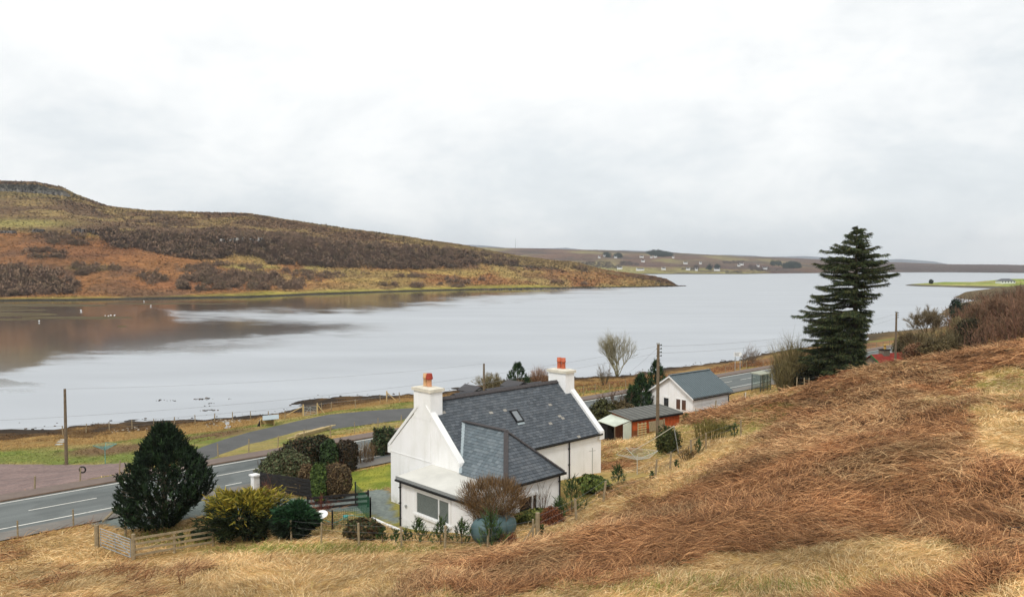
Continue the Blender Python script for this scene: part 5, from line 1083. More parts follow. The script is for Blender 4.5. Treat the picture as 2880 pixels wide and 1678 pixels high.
# rotary clothes airers
def airer(px, py, d, W, H, label, c, rz=0, tilt=0, n=4):
    p = at(px, py, d); p[2] = g1(p[0], p[1]); o = empty("clothes_airer", p, label, 'clothes airer', rz); m_ = mat_col('airer_paint', lin(*c), .5, 5, .1)
    MB().tube([(0, 0, -.1), (0, 0, H)], .025, 6).build("pole", m_, o); mb = MB(); mc = MB(); R_ = W / 2
    tips = [np.array([R_ * math.cos(2 * math.pi * k / n), R_ * math.sin(2 * math.pi * k / n), H + .18]) for k in range(n)]
    for t_ in tips:
        MB().tube([(0, 0, H - .3), tuple(t_)], .016, 5).build("arm", m_, o)
    for q in np.linspace(.3, 1, 7):
        for k in range(n): mc.tube([np.array([0, 0, (H - .3) * (1 - q)]) + tips[k] * q, np.array([0, 0, (H - .3) * (1 - q)]) + tips[(k + 1) % n] * q], .007 if q < .99 else .012, 3)
    mc.build("line", m_, o)
airer(296, 1303, base(296, 1303)[1], 1.9, 1.5, 'turquoise rotary clothes airer on the croft grass', (84, 158, 160), .4)
airer(1792, 1322, 50.5, 3.1, 1.25, 'large pale grey rotary clothes airer opened low above the grass', (190, 190, 182), .35)
q0 = at(1908, 1262, 55.5); q0[2] = g1(q0[0], q0[1]); tag(MB().tube([q0, q0 + np.array([-.35, 0, 1.95])], .035, 6).build("clothes_pole", M_galv), 'leaning grey clothes pole above the rotary airer', 'pole')
q1 = q0 + np.array([-.35, 0, 1.92]); q2 = at(1778, 1268, 50.5); tag(MB().tube([q1, (q1 + q2) / 2 - [0, 0, .06], q2], .022, 5, lin(190, 182, 160)).build("clothes_prop", M_twig), 'long pale prop leaning from the clothes pole to the airer', 'pole')
# ================================================================ OUTBUILDINGS
M_ribgrey = mat_col('metal_roof', lin(92, 104, 108), .55, 1.5, .08, spec=.4)
M_ribl = mat_col('pale_rib', lin(124, 124, 118), .8, 1.2, .3); M_corr = mat_col('corrugated_sheet', lin(92, 92, 88), .8, 1.6, .18, spec=.2); M_corrg = mat_col('green_sheet', lin(204, 210, 196), .7, 1.4, .12)
M_rust = mat_col('rust_red_timber', lin(192, 92, 48), .8, 2.0, .25); M_rust2 = mat_col('brown_timber', lin(140, 84, 52), .85, 3, .35)
def ribs(mb, o, U, V_, Nn, lu, lv, sp, h=.02, w_=.02, col=(1, 1, 1)):
    o, U, V_, Nn = map(lambda q: np.array(q, float), (o, U, V_, Nn)); n = int(lu / sp)
    for k in range(n + 1):
        a = o + U * (lu * k / n); mb.hexa([a - U * w_, a + U * w_, a + U * w_ + V_ * lv, a - U * w_ + V_ * lv, a - U * w_ * .5 + Nn * h, a + U * w_ * .5 + Nn * h, a + U * w_ * .5 + V_ * lv + Nn * h, a - U * w_ * .5 + V_ * lv + Nn * h], col)
gO = np.array([18.25, 77.9]); gA = math.atan2(.65, .76); GB = 5.35
q = gO; ob = empty("outbuilding", (q[0], q[1], GB), 'white gabled outbuilding with grey ribbed metal roof', 'building', gA)
gl_, gw, ge, gr_ = 6.3, 5.4, 2.55, 4.35
mb = MB(); mb.prism([(0, 0, -.5), (0, gw, -.5), (0, gw, ge), (0, gw / 2, gr_ - .05), (0, 0, ge)][::-1], (gl_, 0, 0)); mb.build("wall", M_render, ob)
s_ = math.hypot(gw / 2, gr_ - ge); c_, n_ = (gw / 2) / s_, (gr_ - ge) / s_; mb = MB(); mr = MB()
for f, sg in ((lambda v: v, 1), (lambda v: gw - v, -1)):
    P = [(-.35, f(-.35 * c_), ge - .35 * n_), (gl_ + .35, f(-.35 * c_), ge - .35 * n_), (gl_ + .35, f(gw / 2), gr_), (-.35, f(gw / 2), gr_)]
    mb.prism(P if sg > 0 else P[::-1], (0, 0, .09))
    ribs(mr, (-.3, f(-.35 * c_), ge - .35 * n_ + .09), (1, 0, 0), (0, sg * c_, n_), (0, -sg * n_, c_), gl_ + .6, s_ + .35, .33, .035, .022)
rf = mb.build("roof", M_ribgrey, ob); mr.build("roof_rib", M_ribgrey, rf); MB().beam((-.36, gw / 2, gr_ + .12), (gl_ + .36, gw / 2, gr_ + .12), .28, .06).build("ridge", M_ribgrey, rf)
mb = MB()
for f in (lambda v: v, lambda v: gw - v): mb.prism([(-.38, f(-.4 * c_), ge - .4 * n_ - .13), (-.38, f(-.4 * c_), ge - .4 * n_ + .03), (-.38, f(gw / 2), gr_ + .03), (-.38, f(gw / 2), gr_ - .13)], (-.03, 0, 0))
mb.build("bargeboard", M_trim, ob); MB().beam((-.3, -.42, ge - .27), (gl_ + .35, -.42, ge - .27), .11, .10).build("gutter", M_black, ob)
MB().tube([(gl_ - .15, -.4, ge - .3), (gl_ - .15, -.08, ge - .55), (gl_ - .15, -.08, -.2)], .045, 8).build("downpipe", M_black, ob)
fr = MB().box(-.05, .0, 2.85, 3.85, .45, 2.15).build("door", M_trim, ob); MB().box(-.06, -.051, 3.0, 3.6, .5, 1.98).build("pane", M_glass, fr)
for v0 in (.75, 1.45):
    fr = MB().box(-.05, 0, v0, v0 + .62, .95, 2.12).build("window", M_trim, ob); MB().box(-.06, -.051, v0 + .06, v0 + .56, 1.02, 2.05).build("pane", glass('brown_glass', lin(92, 66, 56)), fr)
# orange shed with corrugated roof and sheet metal lean-to
sO = at(1776, 1236, 66.2); sA = math.atan2(3.4, 4.9); sz = sO[2]; sh_ = empty("shed", (sO[0], sO[1], sz), 'low rust-orange timber shed with grey corrugated roof', 'shed', sA)
l_, w2, hf, hb_ = 5.9, 2.5, 1.72, 2.0
MB().hexa([(0, 0, -.6), (l_, 0, -.6), (l_, w2, -.6), (0, w2, -.6), (0, 0, hf), (l_, 0, hf), (l_, w2, hb_), (0, w2, hb_)]).build("wall", M_rust2, sh_)
mb = MB(); mb.box(.12, 3.2, -.03, -.004, .75, hf - .12); mb.build("orange_panel", M_rust, sh_)
mb = MB()
for k in range(14): mb.box(3.3 + k * .185, 3.3 + k * .185 + .12, -.028, -.003, 0, hf - .1)
mb.build("cladding", M_rust, sh_)
mb = MB(); Vv = np.array([0, w2 + .5, (hb_ - hf) * (w2 + .5) / w2]); lv = np.linalg.norm(Vv); Vv = Vv / lv; Nv = np.cross((1, 0, 0), Vv); oo = np.array([-.15, -.25, hf + .02 - .025])
mb.hexa([oo, oo + [l_ + .3, 0, 0], oo + [l_ + .3, 0, 0] + Vv * lv, oo + Vv * lv, *(q + Nv * .05 for q in (oo, oo + [l_ + .3, 0, 0], oo + [l_ + .3, 0, 0] + Vv * lv, oo + Vv * lv))]); rf = mb.build("roof", M_corr, sh_)
mb = MB(); ribs(mb, oo + Nv * .05, (1, 0, 0), Vv, Nv, l_ + .3, lv, .62, .03, .05); mb.build("roof_rib", M_ribl, rf)
MB().beam((-.15, -.28, hf - .06), (l_ + .15, -.28, hf - .06), .06, .14).build("fascia", M_black, sh_)
mb = MB(); mb.hexa([(-1.75, .2, 1.28), (-.02, .1, 1.62), (-.02, w2 + .1, 1.78), (-1.75, w2 - .1, 1.42), (-1.75, .2, 1.32), (-.02, .1, 1.66), (-.02, w2 + .1, 1.82), (-1.75, w2 - .1, 1.46)])
ribs(mb, (-.05, .15, 1.66), (0, 1, .05), (-.985, 0, -.19), (0, 0, 1), 2.2, 1.72, .16, .025, .03); lr = mb.build("lean_to_roof", M_corrg, sh_)
mb = MB(); mb.hexa([(-.95, -.0, -.5), (-.02, -.0, -.5), (-.02, .04, -.5), (-.95, .04, -.5), (-.95, 0, 1.42), (-.02, 0, 1.6), (-.02, .04, 1.6), (-.95, .04, 1.42)]); ribs(mb, (-.93, 0, -.4), (1, 0, 0), (0, 0, 1), (0, -1, 0), .88, 1.8, .15, .02, .03); mb.build("side_sheet", M_corrg, sh_)
MB().box(-1.7, -.9, 1.2, 2.2, -.5, 1.2).build("lean_to_shade", M_dark, sh_); mb = MB(); mb.tube([(-1.68, .28, -.4), (-1.68, .28, 1.3)], .05, 6); mb.tube([(-1.68, w2 - .2, -.4), (-1.68, w2 - .2, 1.4)], .05, 6); mb.build("post", M_pole, sh_)  # solid dark block stands in for the shade inside the open lean-to
q = at(1806, 1240, 64.5); q[2] = g1(q[0], q[1]); o = empty("pallet", q, 'wooden pallet standing upright against the orange shed', 'pallet', sA)
for k in range(6): MB().box(-.5, .5, -.02, 0, .1 + k * .2, .2 + k * .2).build("slat", M_newwood, o)
for k in (-.45, 0, .4): MB().box(k, k + .06, .001, .1, .08, 1.25).build("bearer", M_wood, o)
q = at(1848, 1226, 66.2); q[2] = g1(q[0], q[1]); o = MB().box(-.9, .8, -.03, .0, .1, .95).box(.86, 1.0, -.03, .0, -.1, 1.0).build("sheet_panel", M_wood); o.location = tuple(q); o.rotation_euler = (-.12, 0, sA); tag(o, 'grey weathered board leaning on the shed front', 'board')
# bungalow behind the white house, only its dark gables show
q = at(1405, 1100, 97); gz_ = g1(q[0], q[1]) ; bz = 2.7; nb_ = empty("bungalow", (q[0], q[1], bz), 'dark roofed bungalow mostly hidden behind the white house ridge', 'house', math.atan2(.677, .736))
MB().box(-7, 7, -3.2, 3.2, -1, 1.6).build("wall", M_render, nb_); mb = MB()
for sg in (1, -1): mb.prism([(-7.3, -3.6 * sg, 1.4), (7.3, -3.6 * sg, 1.4), (7.3, 0, 3.1), (-7.3, 0, 3.1)][::sg], (0, 0, .12), lin(58, 58, 62))
mb.build("roof", M_slate, nb_)
def gablet(px, py, d, wpx):
    t_ = at(px, py, d); l = Vector((t_[0] - q[0], t_[1] - q[1], 0)); l.rotate(Matrix.Rotation(-math.atan2(.677, .736), 3, 'Z')); ht = t_[2] - bz; ww = wpx / F_PX * d / 2
    MB().prism([(l.x - ww * .9, l.y + .1, 1.5), (l.x + ww * .9, l.y + .1, 1.5), (l.x + ww * .9, l.y + .1, ht - .62), (l.x, l.y + .1, ht - .1), (l.x - ww * .9, l.y + .1, ht - .62)], (0, 2.6, 0), lin(150, 150, 152)).build("gable_wall", M_slate, nb_)
    mb = MB()
    for s_ in (-1, 1): mb.prism([(l.x + s_ * ww * 1.15, l.y - .15, ht - .75), (l.x, l.y - .15, ht - .12), (l.x, l.y - .15, ht), (l.x + s_ * ww * 1.15, l.y - .15, ht - .60)], (0, 3.0, 0), lin(66, 64, 66))
    mb.build("gable_roof", M_slate, nb_)
gablet(1349, 1086, 94.5, 50); gablet(1470, 1073, 99.5, 54)
# animal shelter, timber pile
q = base(752, 1197); o = empty("field_shelter", q, 'small field shelter with sloping grey sheet roof', 'shelter', math.atan2(.3, .95))
mb = MB(); mb.box(-.9, -.82, 0, 1.2, 0, .75); mb.box(.82, .9, 0, 1.2, 0, .9); mb.box(-.82, .82, 1.12, 1.2, 0, .8); mb.build("wall", M_newwood, o); MB().hexa([(-.6, -.35, .78), (1.5, -.35, .86), (1.5, 1.4, 1.12), (-.6, 1.4, 1.05), (-.6, -.35, .83), (1.5, -.35, .91), (1.5, 1.4, 1.17), (-.6, 1.4, 1.10)]).build("roof", M_lead, o); o.scale = (.8, .8, .85)
MB().prism([(-1.3, .0, 0), (-.9, .0, 0), (-.9, 0, .7)], (0, .9, 0)).build("ramp", M_dark, o)
a = base(816, 1236); b_ = base(940, 1203); d = b_ - a; o = empty("timber_pile", a, 'pile of long sawn planks lying on the verge beside the side road', 'timber')
nn_ = np.array([-d[1], d[0], 0]) / np.linalg.norm(d[:2]); rs = random.Random(3)
for k in range(11):
    f0 = rs.uniform(0, .25); f1 = rs.uniform(.75, 1.02); off = nn_ * (.16 * (k % 4) - .2) + np.array([0, 0, .1 + .13 * (k // 4)]); MB().beam(d * f0 + off, d * f1 + off, .13, .09, lin(*random.choice(((206, 184, 138), (168, 150, 112), (186, 164, 122))))).build("plank", M_straw, o)
for k, (px_, py_) in enumerate(((166, 1250), (171, 1243), (176, 1237))):
    q = base(px_, py_); o = MB().box(-.35, .35, -.2, .2, -.05, .07, lin(176, 178, 172)).build("stone_slab", M_slate); o.location = tuple(q); tag(o, ('lowest', 'middle', 'topmost')[k] + ' of three pale slabs in the croft grass beside the pole', 'slab', 'pale slabs beside the pole')
# ================================================================ BUS SHELTER, SIGNS, POLES
q = at(2141, 1098, 98); q[2] = RZ - .02 ; bs = empty("bus_shelter", q, 'glazed bus shelter with dark metal frame beside the road', 'bus shelter', math.atan2(.677, .736)); M_frame = mat_col('dark_frame', lin(70, 76, 70), .5, 4, .1)
L2, Wb, Hb = 2.5, 1.2, 2.15; mb = MB()
for k, x0 in enumerate((-L2 / 2, -L2 / 6, L2 / 6, L2 / 2)): mb.box(x0 - .035, x0 + .035, -Wb / 2 - .03, -Wb / 2 + .04, 0, Hb)
for x0 in (-L2 / 2, L2 / 2): mb.box(x0 - .035, x0 + .035, Wb / 2 - .04, Wb / 2 + .03, 0, Hb)
mb.box(-L2 / 2, L2 / 2, -Wb / 2 - .028, -Wb / 2 + .028, .35, .42); mb.box(-L2 / 2, L2 / 2, -Wb / 2 - .028, -Wb / 2 + .028, 1.1, 1.16); mb.build("frame", M_frame, bs)
mb = MB(); mb.hexa([(-L2 / 2 - .15, -Wb / 2 - .15, Hb + .002), (L2 / 2 + .15, -Wb / 2 - .15, Hb + .002), (L2 / 2 + .15, Wb / 2 + .2, Hb + .1), (-L2 / 2 - .15, Wb / 2 + .2, Hb + .1), (-L2 / 2 - .15, -Wb / 2 - .15, Hb + .09), (L2 / 2 + .15, -Wb / 2 - .15, Hb + .09), (L2 / 2 + .15, Wb / 2 + .2, Hb + .19), (-L2 / 2 - .15, Wb / 2 + .2, Hb + .19)]); mb.build("roof", mat_col('shelter_roof', lin(158, 160, 140), .6, 3, .1), bs)
m, t, b = newmat('clear_glass'); M_clear = m; t.nodes.remove(b); tr_ = node(t, 'ShaderNodeBsdfTransparent'); tr_.inputs[0].default_value = (.82, .86, .82, 1); g_ = node(t, 'ShaderNodeBsdfGlossy'); g_.inputs['Roughness'].default_value = .08; mx_ = node(t, 'ShaderNodeMixShader'); mx_.inputs[0].default_value = .14; t.links.new(tr_.outputs[0], mx_.inputs[1]); t.links.new(g_.outputs[0], mx_.inputs[2]); t.links.new(mx_.outputs[0], t.nodes['Material Output'].inputs[0])
for x0 in (-L2 / 2, -L2 / 6, L2 / 6): MB().box(x0 + .036, x0 + L2 / 3 - .036, -Wb / 2, -Wb / 2 + .008, .43, Hb - .03).build("pane", M_clear, bs)
for x0 in (-L2 / 2, L2 / 2): MB().box(x0 - .004, x0 + .004, -Wb / 2 + .041, Wb / 2 - .041, .3, Hb - .03).build("pane", M_clear, bs)
MB().box(-.9, .9, -Wb / 2 + .1, -Wb / 2 + .4, .45, .5).build("seat", M_frame, bs)
q = base(2074, 1043); q[2] -= .05; sg = empty("direction_sign", q, 'white arrow-ended direction sign on two posts beyond the road', 'sign', .15); ht = top_h(q, 990)
for x0 in (-.38, .42): MB().tube([(x0, 0, -.2), (x0, 0, ht - .05)], .05, 7).build("post", M_galv, sg)
MB().prism([(-.62, -.08, ht - .62), (.5, -.08, ht - .62), (.72, -.08, ht - .31), (.5, -.08, ht), (-.62, -.08, ht)], (0, .03, 0)).build("board", M_white, sg)
mb = MB(); 
for k, w_ in enumerate((.8, .62, .72)): mb.box(-.5, -.5 + w_, -.085, -.0805, ht - .18 - k * .16, ht - .12 - k * .16)
mb.build("lettering", M_frame, sg)
q = at(2097, 1126, 88); q[2] = g1(q[0], q[1]); o = empty("marker_post", q, 'slim white edge-on road sign beside the white outbuilding', 'sign', 1.2); MB().tube([(0, 0, -.2), (0, 0, 1.15)], .035, 6).build("post", M_galv, o); MB().hexa([(-.3, -.015, .7), (.3, -.015, .85), (.3, .015, .85), (-.3, .015, .7), (-.3, -.015, 1.35), (.3, -.015, 1.5), (.3, .015, 1.5), (-.3, .015, 1.35)]).build("board", M_white, o)
def pole(px, pyb, pyt, d, label, r=.13, cross=0, zb=None):
    q = at(px, pyb, d); q[2] = g1(q[0], q[1]) if zb is None else zb; H = top_h(q, pyt); o = empty("utility_pole", q, label, 'pole', 0, 'timber utility poles')
    MB().tube([(0, 0, -.4), (0, 0, H * .5), (.01, 0, H)], [r * 1.15, r, r * .82], 10).build("shaft", M_pole, o)
    for k in range(cross): MB().tube([(-.16 if k % 2 else .1, -.02, H - .12 - .28 * k), (.22, -.02, H - .12 - .28 * k)], .03, 5).lathe([(.05, 0), (.06, .06), (.03, .12)], (.24, -.02, H - .16 - .28 * k), 8).build("insulator", M_frame, o)
    if cross: MB().box(-.12, .12, -.12, .12, H - .05, H + .06).build("pole_cap", M_galv, o)
    return q + np.array([0, 0, H])
tA = pole(187, 1306, 1093, base(187, 1306)[1], 'lone timber utility pole on the croft grass at far left'); tB = pole(1361, 1110, 1022, 91, 'timber utility pole behind the ridge of the white house'); tC = pole(1849, 1247, 966, 61.4, 'tall timber utility pole in front of the orange shed', .13, 4)
tD = pole(2518, 1030, 877, 97, 'timber utility pole in front of the red roofed cottage', .13, 3)
tE = at(-260, 1300, 44); tE[2] = g1(tE[0], tE[1]); Hh = 7.0; o = empty("utility_pole", tE, 'timber utility pole outside the left edge', 'pole', 0, 'timber utility poles'); MB().tube([(0, 0, -.4), (0, 0, Hh)], [.15, .11], 10).build("shaft", M_pole, o); tE = tE + [0, 0, Hh]
def cable(a, b_, sag, label, r=.012, k=.62):
    a = np.array(a); b_ = np.array(b_); pts = [a + (b_ - a) * t_ - np.array([0, 0, 4 * sag * t_ * (1 - t_)]) for t_ in np.linspace(0, 1, 22)]; tag(MB().tube(pts, r * k, 4).build("overhead_cable", M_cable), label, 'cable', 'overhead cables')
M_cable = mat_col('cable', lin(140, 142, 144), .6, 5, .1)
cable(tA, tB, .5, 'thin cable from the far left pole to the pole behind the house'); cable(tC - [0, 0, .2], tE - [0, 0, .2], 1.0, 'upper thin cable passing over the house chimney', .011); cable(tC - [0, 0, .75], tE - [0, 0, .75], 1.0, 'lower thin cable crossing the house chimney', .011)
cable(tC - [0, 0, .2], tD - [0, 0, .2], .9, 'upper cable between the shed pole and the cottage pole', .014); cable(tC - [0, 0, .75], tD - [0, 0, .75], .9, 'lower cable between the shed pole and the cottage pole', .014)
q = at(1737, 1062, 112); cable(tC - [0, 0, .3], (q[0], q[1], g1(q[0], q[1]) + .5), .2, 'stay cable running from the shed pole towards the bare tree', .012)
# ================================================================ BIG SPRUCE
def spruce():
    d0 = 84; p = at(2402, 1085, d0); p[2] = g1(p[0], p[1]); root = empty("spruce_tree", p, 'tall ragged dark spruce tree standing on the brow of the slope', 'tree'); s = d0 / F_PX; H = top_h(p, 634)
    rows = [(85, 5, 5), (130, 38, 48), (180, 90, 110), (200, 115, 85), (240, 170, 110), (280, 205, 205), (300, 240, 215), (345, 210, 150), (390, 260, 240), (400, 262, 245), (440, 300, 270), (460, 250, 280), (490, 315, 295), (510, 290, 250), (540, 240, 130), (590, 345, 165), (610, 330, 150), (660, 320, 80), (700, 355, 100), (730, 370, 110), (750, 415, 100), (800, 445, 125), (820, 430, 105), (870, 375, 85), (920, 385, 80), (1000, 365, 65), (1080, 360, 70), (1150, 350, 70), (1220, 330, 70), (1300, 300, 60)]
    zs = np.array([(top_h(p, 600 + r[0] * .3746)) for r in rows][::-1]); Lf = np.array([r[1] * .3746 * s for r in rows][::-1]); Rt = np.array([r[2] * .3746 * s for r in rows][::-1])
    zs, Lf, Rt = zs[:], Lf, Rt
    MB().tube([(0, 0, -.5), (.05, 0, H * .3), (-.04, 0, H * .65), (0, 0, H * .985)], [.42, .33, .18, .03], 10, lin(70, 60, 50)).build("trunk", M_bark, root)
    rs = random.Random(11); P, D, Lg, Cc = [], [], [], []; br = MB(); z_ = .5
    while z_ < H * .985:
        t_ = z_ / H; nb = 13 if t_ < .45 else 8 if t_ < .85 else 5; a0 = rs.uniform(0, 6.28)
        for k in range(nb):
            a = a0 + k * 6.283 / nb + rs.gauss(0, .2); c_ = math.cos(a); up0 = rs.uniform(-.04, .36) + .5 * max(0, t_ - .72) * 2.0; ze = z_
            for _ in range(3): L_e, R_e = np.interp(ze, zs, Lf), np.interp(ze, zs, Rt); ze = z_ + (L_e if c_ < 0 else R_e) * (up0 - .26 + .25 * t_)
            rag_ = .58 + .66 * vnoise(z_, (c_ > 0) * 40 + 3.0, .55); side_ = (1.0 - abs(c_)) ; R_ = (L_e if c_ < 0 else R_e) * (1 - side_ * .25) * rs.uniform(.8, 1.05) * min(1.08, rag_ + .1)
            if abs(c_) < .5: R_ = min(R_, (L_e + R_e) / 2 * rs.uniform(.5, .85))
            R_ *= 1 - .5 * sst(.93, 1.0, t_)
            R_ = max(R_, .15); n = max(4, int(R_ / .2)); pts = []
            zj = rs.uniform(-.5, .4)
            for i in range(n + 1):
                q = i / n; pts.append(np.array([math.cos(a) * R_ * q, math.sin(a) * R_ * q, z_ + zj + R_ * (up0 * q - (.36 - .25 * t_) * q * q + .10 * q ** 5)]))
            pts = [pt - np.array([0, 0, R_ * (up0 * .0)]) for pt in pts]
            br.tube(pts[::2] + ([pts[-1]] if n % 2 else []), [.055 * (1 - .8 * (i / max(1, len(pts[::2]) + (n % 2) - 1))) * (.6 + R_ / 6) for i in range(len(pts[::2]) + (n % 2))], 4, lin(62, 52, 44))
            st = int(n * (.28 if t_ > .3 else .4)); cb = rs.uniform(.75, 1.3)
            for i in range(st, n + 1):
                for r_ in range(11):
                    wdt = (.35 + .55 * math.sin(math.pi * min(1, (i - st + 1) / (n - st + 1.5)))) * (.5 + R_ * .12)
                    sd_ = rs.uniform(-1, 1); o = pts[i] + np.array([-math.sin(a), math.cos(a), 0]) * sd_ * wdt * .75 + np.array([0, 0, -abs(sd_) * .12 + rs.gauss(0, .03)])
                    P.append(o); D.append((math.cos(a) + -math.sin(a) * sd_ * .8 + rs.gauss(0, .25), math.sin(a) + math.cos(a) * sd_ * .8 + rs.gauss(0, .25), rs.gauss(.12, .25))); Lg.append(rs.uniform(.22, .5)); Cc.append(cb * (1 + .25 * (q > .8)))
        z_ += rs.uniform(.20, .34) if t_ < .3 else rs.uniform(.26, .42)
    for k in range(60): P.append(np.array([0, 0, H * (.955 + .04 * k / 60)])); D.append((rs.gauss(0, .5), rs.gauss(0, .5), .9)); Lg.append(.45 - .004 * k); Cc.append(1)
    br.build("branch", M_twig, root, True)
    P = np.array(P); n = len(P); c = pal(n, ((48, 58, 36), (60, 70, 42), (36, 46, 30), (80, 80, 48)), .2) * np.array(Cc)[:, None]
    v1 = strands(P, np.array(D), np.array(Lg), .065, .4, c, 2, .3, 1.25)
    v2 = strands(P, np.array(D) * .5 + [0, 0, -.7], np.array(Lg) * .6, .06, .2, c * .8, 1, .3)
    bulk("crown", *[q for q in (lambda v, f, c: (v, f, M_leaf, c))(*cat([v1, v2]))], root)
spruce()
twigbush("willow_bush", 2225, 1092, 88, 118, 952, ((128, 118, 78), (108, 98, 66), (146, 134, 92), (96, 84, 60)), 'broad bare olive-brown willow bush left of the big spruce', 'bush', 260, 14, .03, 4.0, .35, fan=.5, zb=None)
twigbush("willow_bush", 2290, 1090, 90, 90, 985, ((92, 84, 60), (78, 68, 50), (108, 100, 64)), 'darker bare bush at the left foot of the spruce', 'bush', 170, 12, .03, 3.0, .35)
shrub("evergreen_bush", 2300, 1098, 86, 110, 1030, ((44, 50, 34), (58, 58, 40), (34, 40, 28)), 'dark evergreen undergrowth under the spruce', 'bush', 1800, .14, 2.3, .35, .5, 21, 2.4)
for i, (px_, py_, d_, w_, t_, lb) in enumerate(((2345, 1092, 69, 80, 1062, 'rusty heap of dead bracken on the brow, nearest the spruce trunk'), (2398, 1072, 69.5, 66, 1046, 'dark brown bracken heap on the brow right of the spruce'), (2316, 1096, 68, 42, 1080, 'smallest bracken heap on the brow, left of the others'), (1552, 1452, 40.3, 50, 1426, 'rusty bracken heap on the slope by the garden fence corner'))):
    q = at(px_, py_, d_); q[2] = g1(q[0], q[1]) - .15; wd_ = w_ / F_PX * d_; n = 1500; dd_ = sphere_dirs(n); dd_[:, 2] = abs(dd_[:, 2]); P = dd_ * (.7 + .3 * rng.random((n, 1))) * [wd_ / 2, wd_ / 2.4, max(.35, top_h(q, t_))]
    V, F, c = strands(P, dd_ + rng.normal(size=(n, 3)) * .6, .3 + .3 * rng.random(n), .04, .7, pal(n, ((128, 76, 50), (96, 56, 40), (150, 96, 62), (74, 46, 34)), .2), 3, .4); o = bulk("bracken_heap", V, F, M_straw, c); o.location = tuple(q); tag(o, lb, 'heap')
# ================================================================ TREES BETWEEN ROAD AND LOCH
bq = base(1735, 1060)
bare_tree("bare_tree", bq, top_h(bq, 930) * 1.0, .8, 'many-stemmed bare grey tree against the loch beyond the road', ((152, 146, 116), (118, 108, 84)), 5, 9, 5, .30, .42, None, .018, .4)
bq = at(1386, 1092, 104); bq[2] = g1(bq[0], bq[1]); bare_tree("bare_tree", bq, top_h(bq, 1036) * .95, 1.25, 'small round bare tree behind the house ridge', ((142, 132, 100), (112, 100, 74)), 8, 5, 4, .16, .2, None, .03, 1.6)
twigbush("bare_bush", 1517, 1082, 112, 60, 1033, ((146, 112, 88), (124, 92, 74), (160, 130, 104)), 'brown rounded bare bush left of the far chimney', 'bush', 150, 12, .03, 1.6, .35)
twigbush("bare_bush", 1698, 1078, 108, 46, 1020, ((118, 104, 80), (98, 84, 66)), 'thin bare stems at the left foot of the many-stemmed tree', 'bush', 40, 10, .03, .9, .3)
twigbush("bare_bush", 1802, 1062, 120, 40, 1040, ((150, 122, 96), (126, 100, 80)), 'small pale bare bush right of the many-stemmed tree', 'bush', 60, 8, .025, 1.2, .4)
def mid_pine(px, py, d, w_, top, label, n=420, seed=0):
    p = at(px, py, d); p[2] = g1(p[0], p[1]); H = top_h(p, top); Rm = w_ / F_PX * d / 2; root = empty("pine_tree", p, label, 'tree'); MB().tube([(0, 0, -.2), (0, 0, H * .85)], [.11, .03], 7, lin(72, 60, 48)).build("trunk", M_bark, root)
    t_ = rng.random(n); a = rng.random(n) * 6.283; R_ = Rm * np.interp(t_, [0, .15, .4, .7, 1], [.8, 1, .9, .5, .05]) * (.45 + .55 * rng.random(n) ** .5) * (.75 + .5 * vnoise(a * 1.3 + seed, t_ * 6, 1)); P = np.c_[np.cos(a) * R_, np.sin(a) * R_, t_ * H * .9]
    V, F, c = candles(P, np.c_[np.cos(a) * .7, np.sin(a) * .7, .7 + t_], .35 + .3 * rng.random(n), 13, ((44, 66, 40), (34, 52, 32), (60, 80, 46)), .06); bulk("crown", V, F, M_leaf, c, root)
mid_pine(1456, 1092, 105, 74, 1018, 'dark green pine between two bare bushes behind the ridge', 460, 1)
mid_pine(1803, 1150, 82, 62, 1050, 'dark dense pine at the left of the white outbuilding', 520, 2); mid_pine(1846, 1130, 87, 62, 1005, 'taller pine behind the pole with open top', 460, 3); mid_pine(1778, 1152, 84, 36, 1085, 'low dark pine at the left edge of the pine pair', 260, 4)
for i, (px_, py_, d_, w_, t_, cc, lb) in enumerate(((1700, 1192, 70, 74, 1122, ((72, 74, 42), (88, 86, 52), (54, 56, 34)), 'dark olive shrub behind the far gable of the white house'), (1752, 1186, 72, 60, 1128, ((92, 80, 54), (74, 66, 44), (106, 92, 62)), 'brown-olive shrub left of the orange shed roof'))):
    shrub("garden_bush", px_, py_, d_, w_, t_, cc, lb, 'bush', 1900, .12, 2.1, .35, .5, 30 + i, 2.2, twn=70, twcols=((104, 92, 66), (84, 72, 52)), zb=6.3 if i < 9 else None)
bq = at(1730, 1180, 73); bq[2] = 6.2; bare_tree("bare_tree", bq, 3.6, 1.0, 'small dark bare tree among shrubs beside the far gable', ((92, 72, 58), (76, 60, 48)), 12, 2, 4, .07, .3, None, .02, .8)
twigbush("bare_bush", 2100, 1022, 128, 62, 972, ((128, 112, 96), (106, 92, 78)), 'windswept grey bare bush behind the white direction sign', 'bush', 70, 10, .03, 2.6, .5, lean=(.8, 0))
q = base(2120, 1030); n = 500; dd_ = sphere_dirs(n); dd_[:, 2] = abs(dd_[:, 2]); V, F, c = strands(dd_ * [1.3, 1.0, .9], dd_ + [0, 0, -.8], .6, .05, .3, pal(n, ((160, 118, 76), (130, 92, 62)), .2), 2, .4); o = bulk("straw_mound", V, F, M_straw, c); o.location = tuple(q); tag(o, 'small conical brown straw mound on the far verge', 'heap')
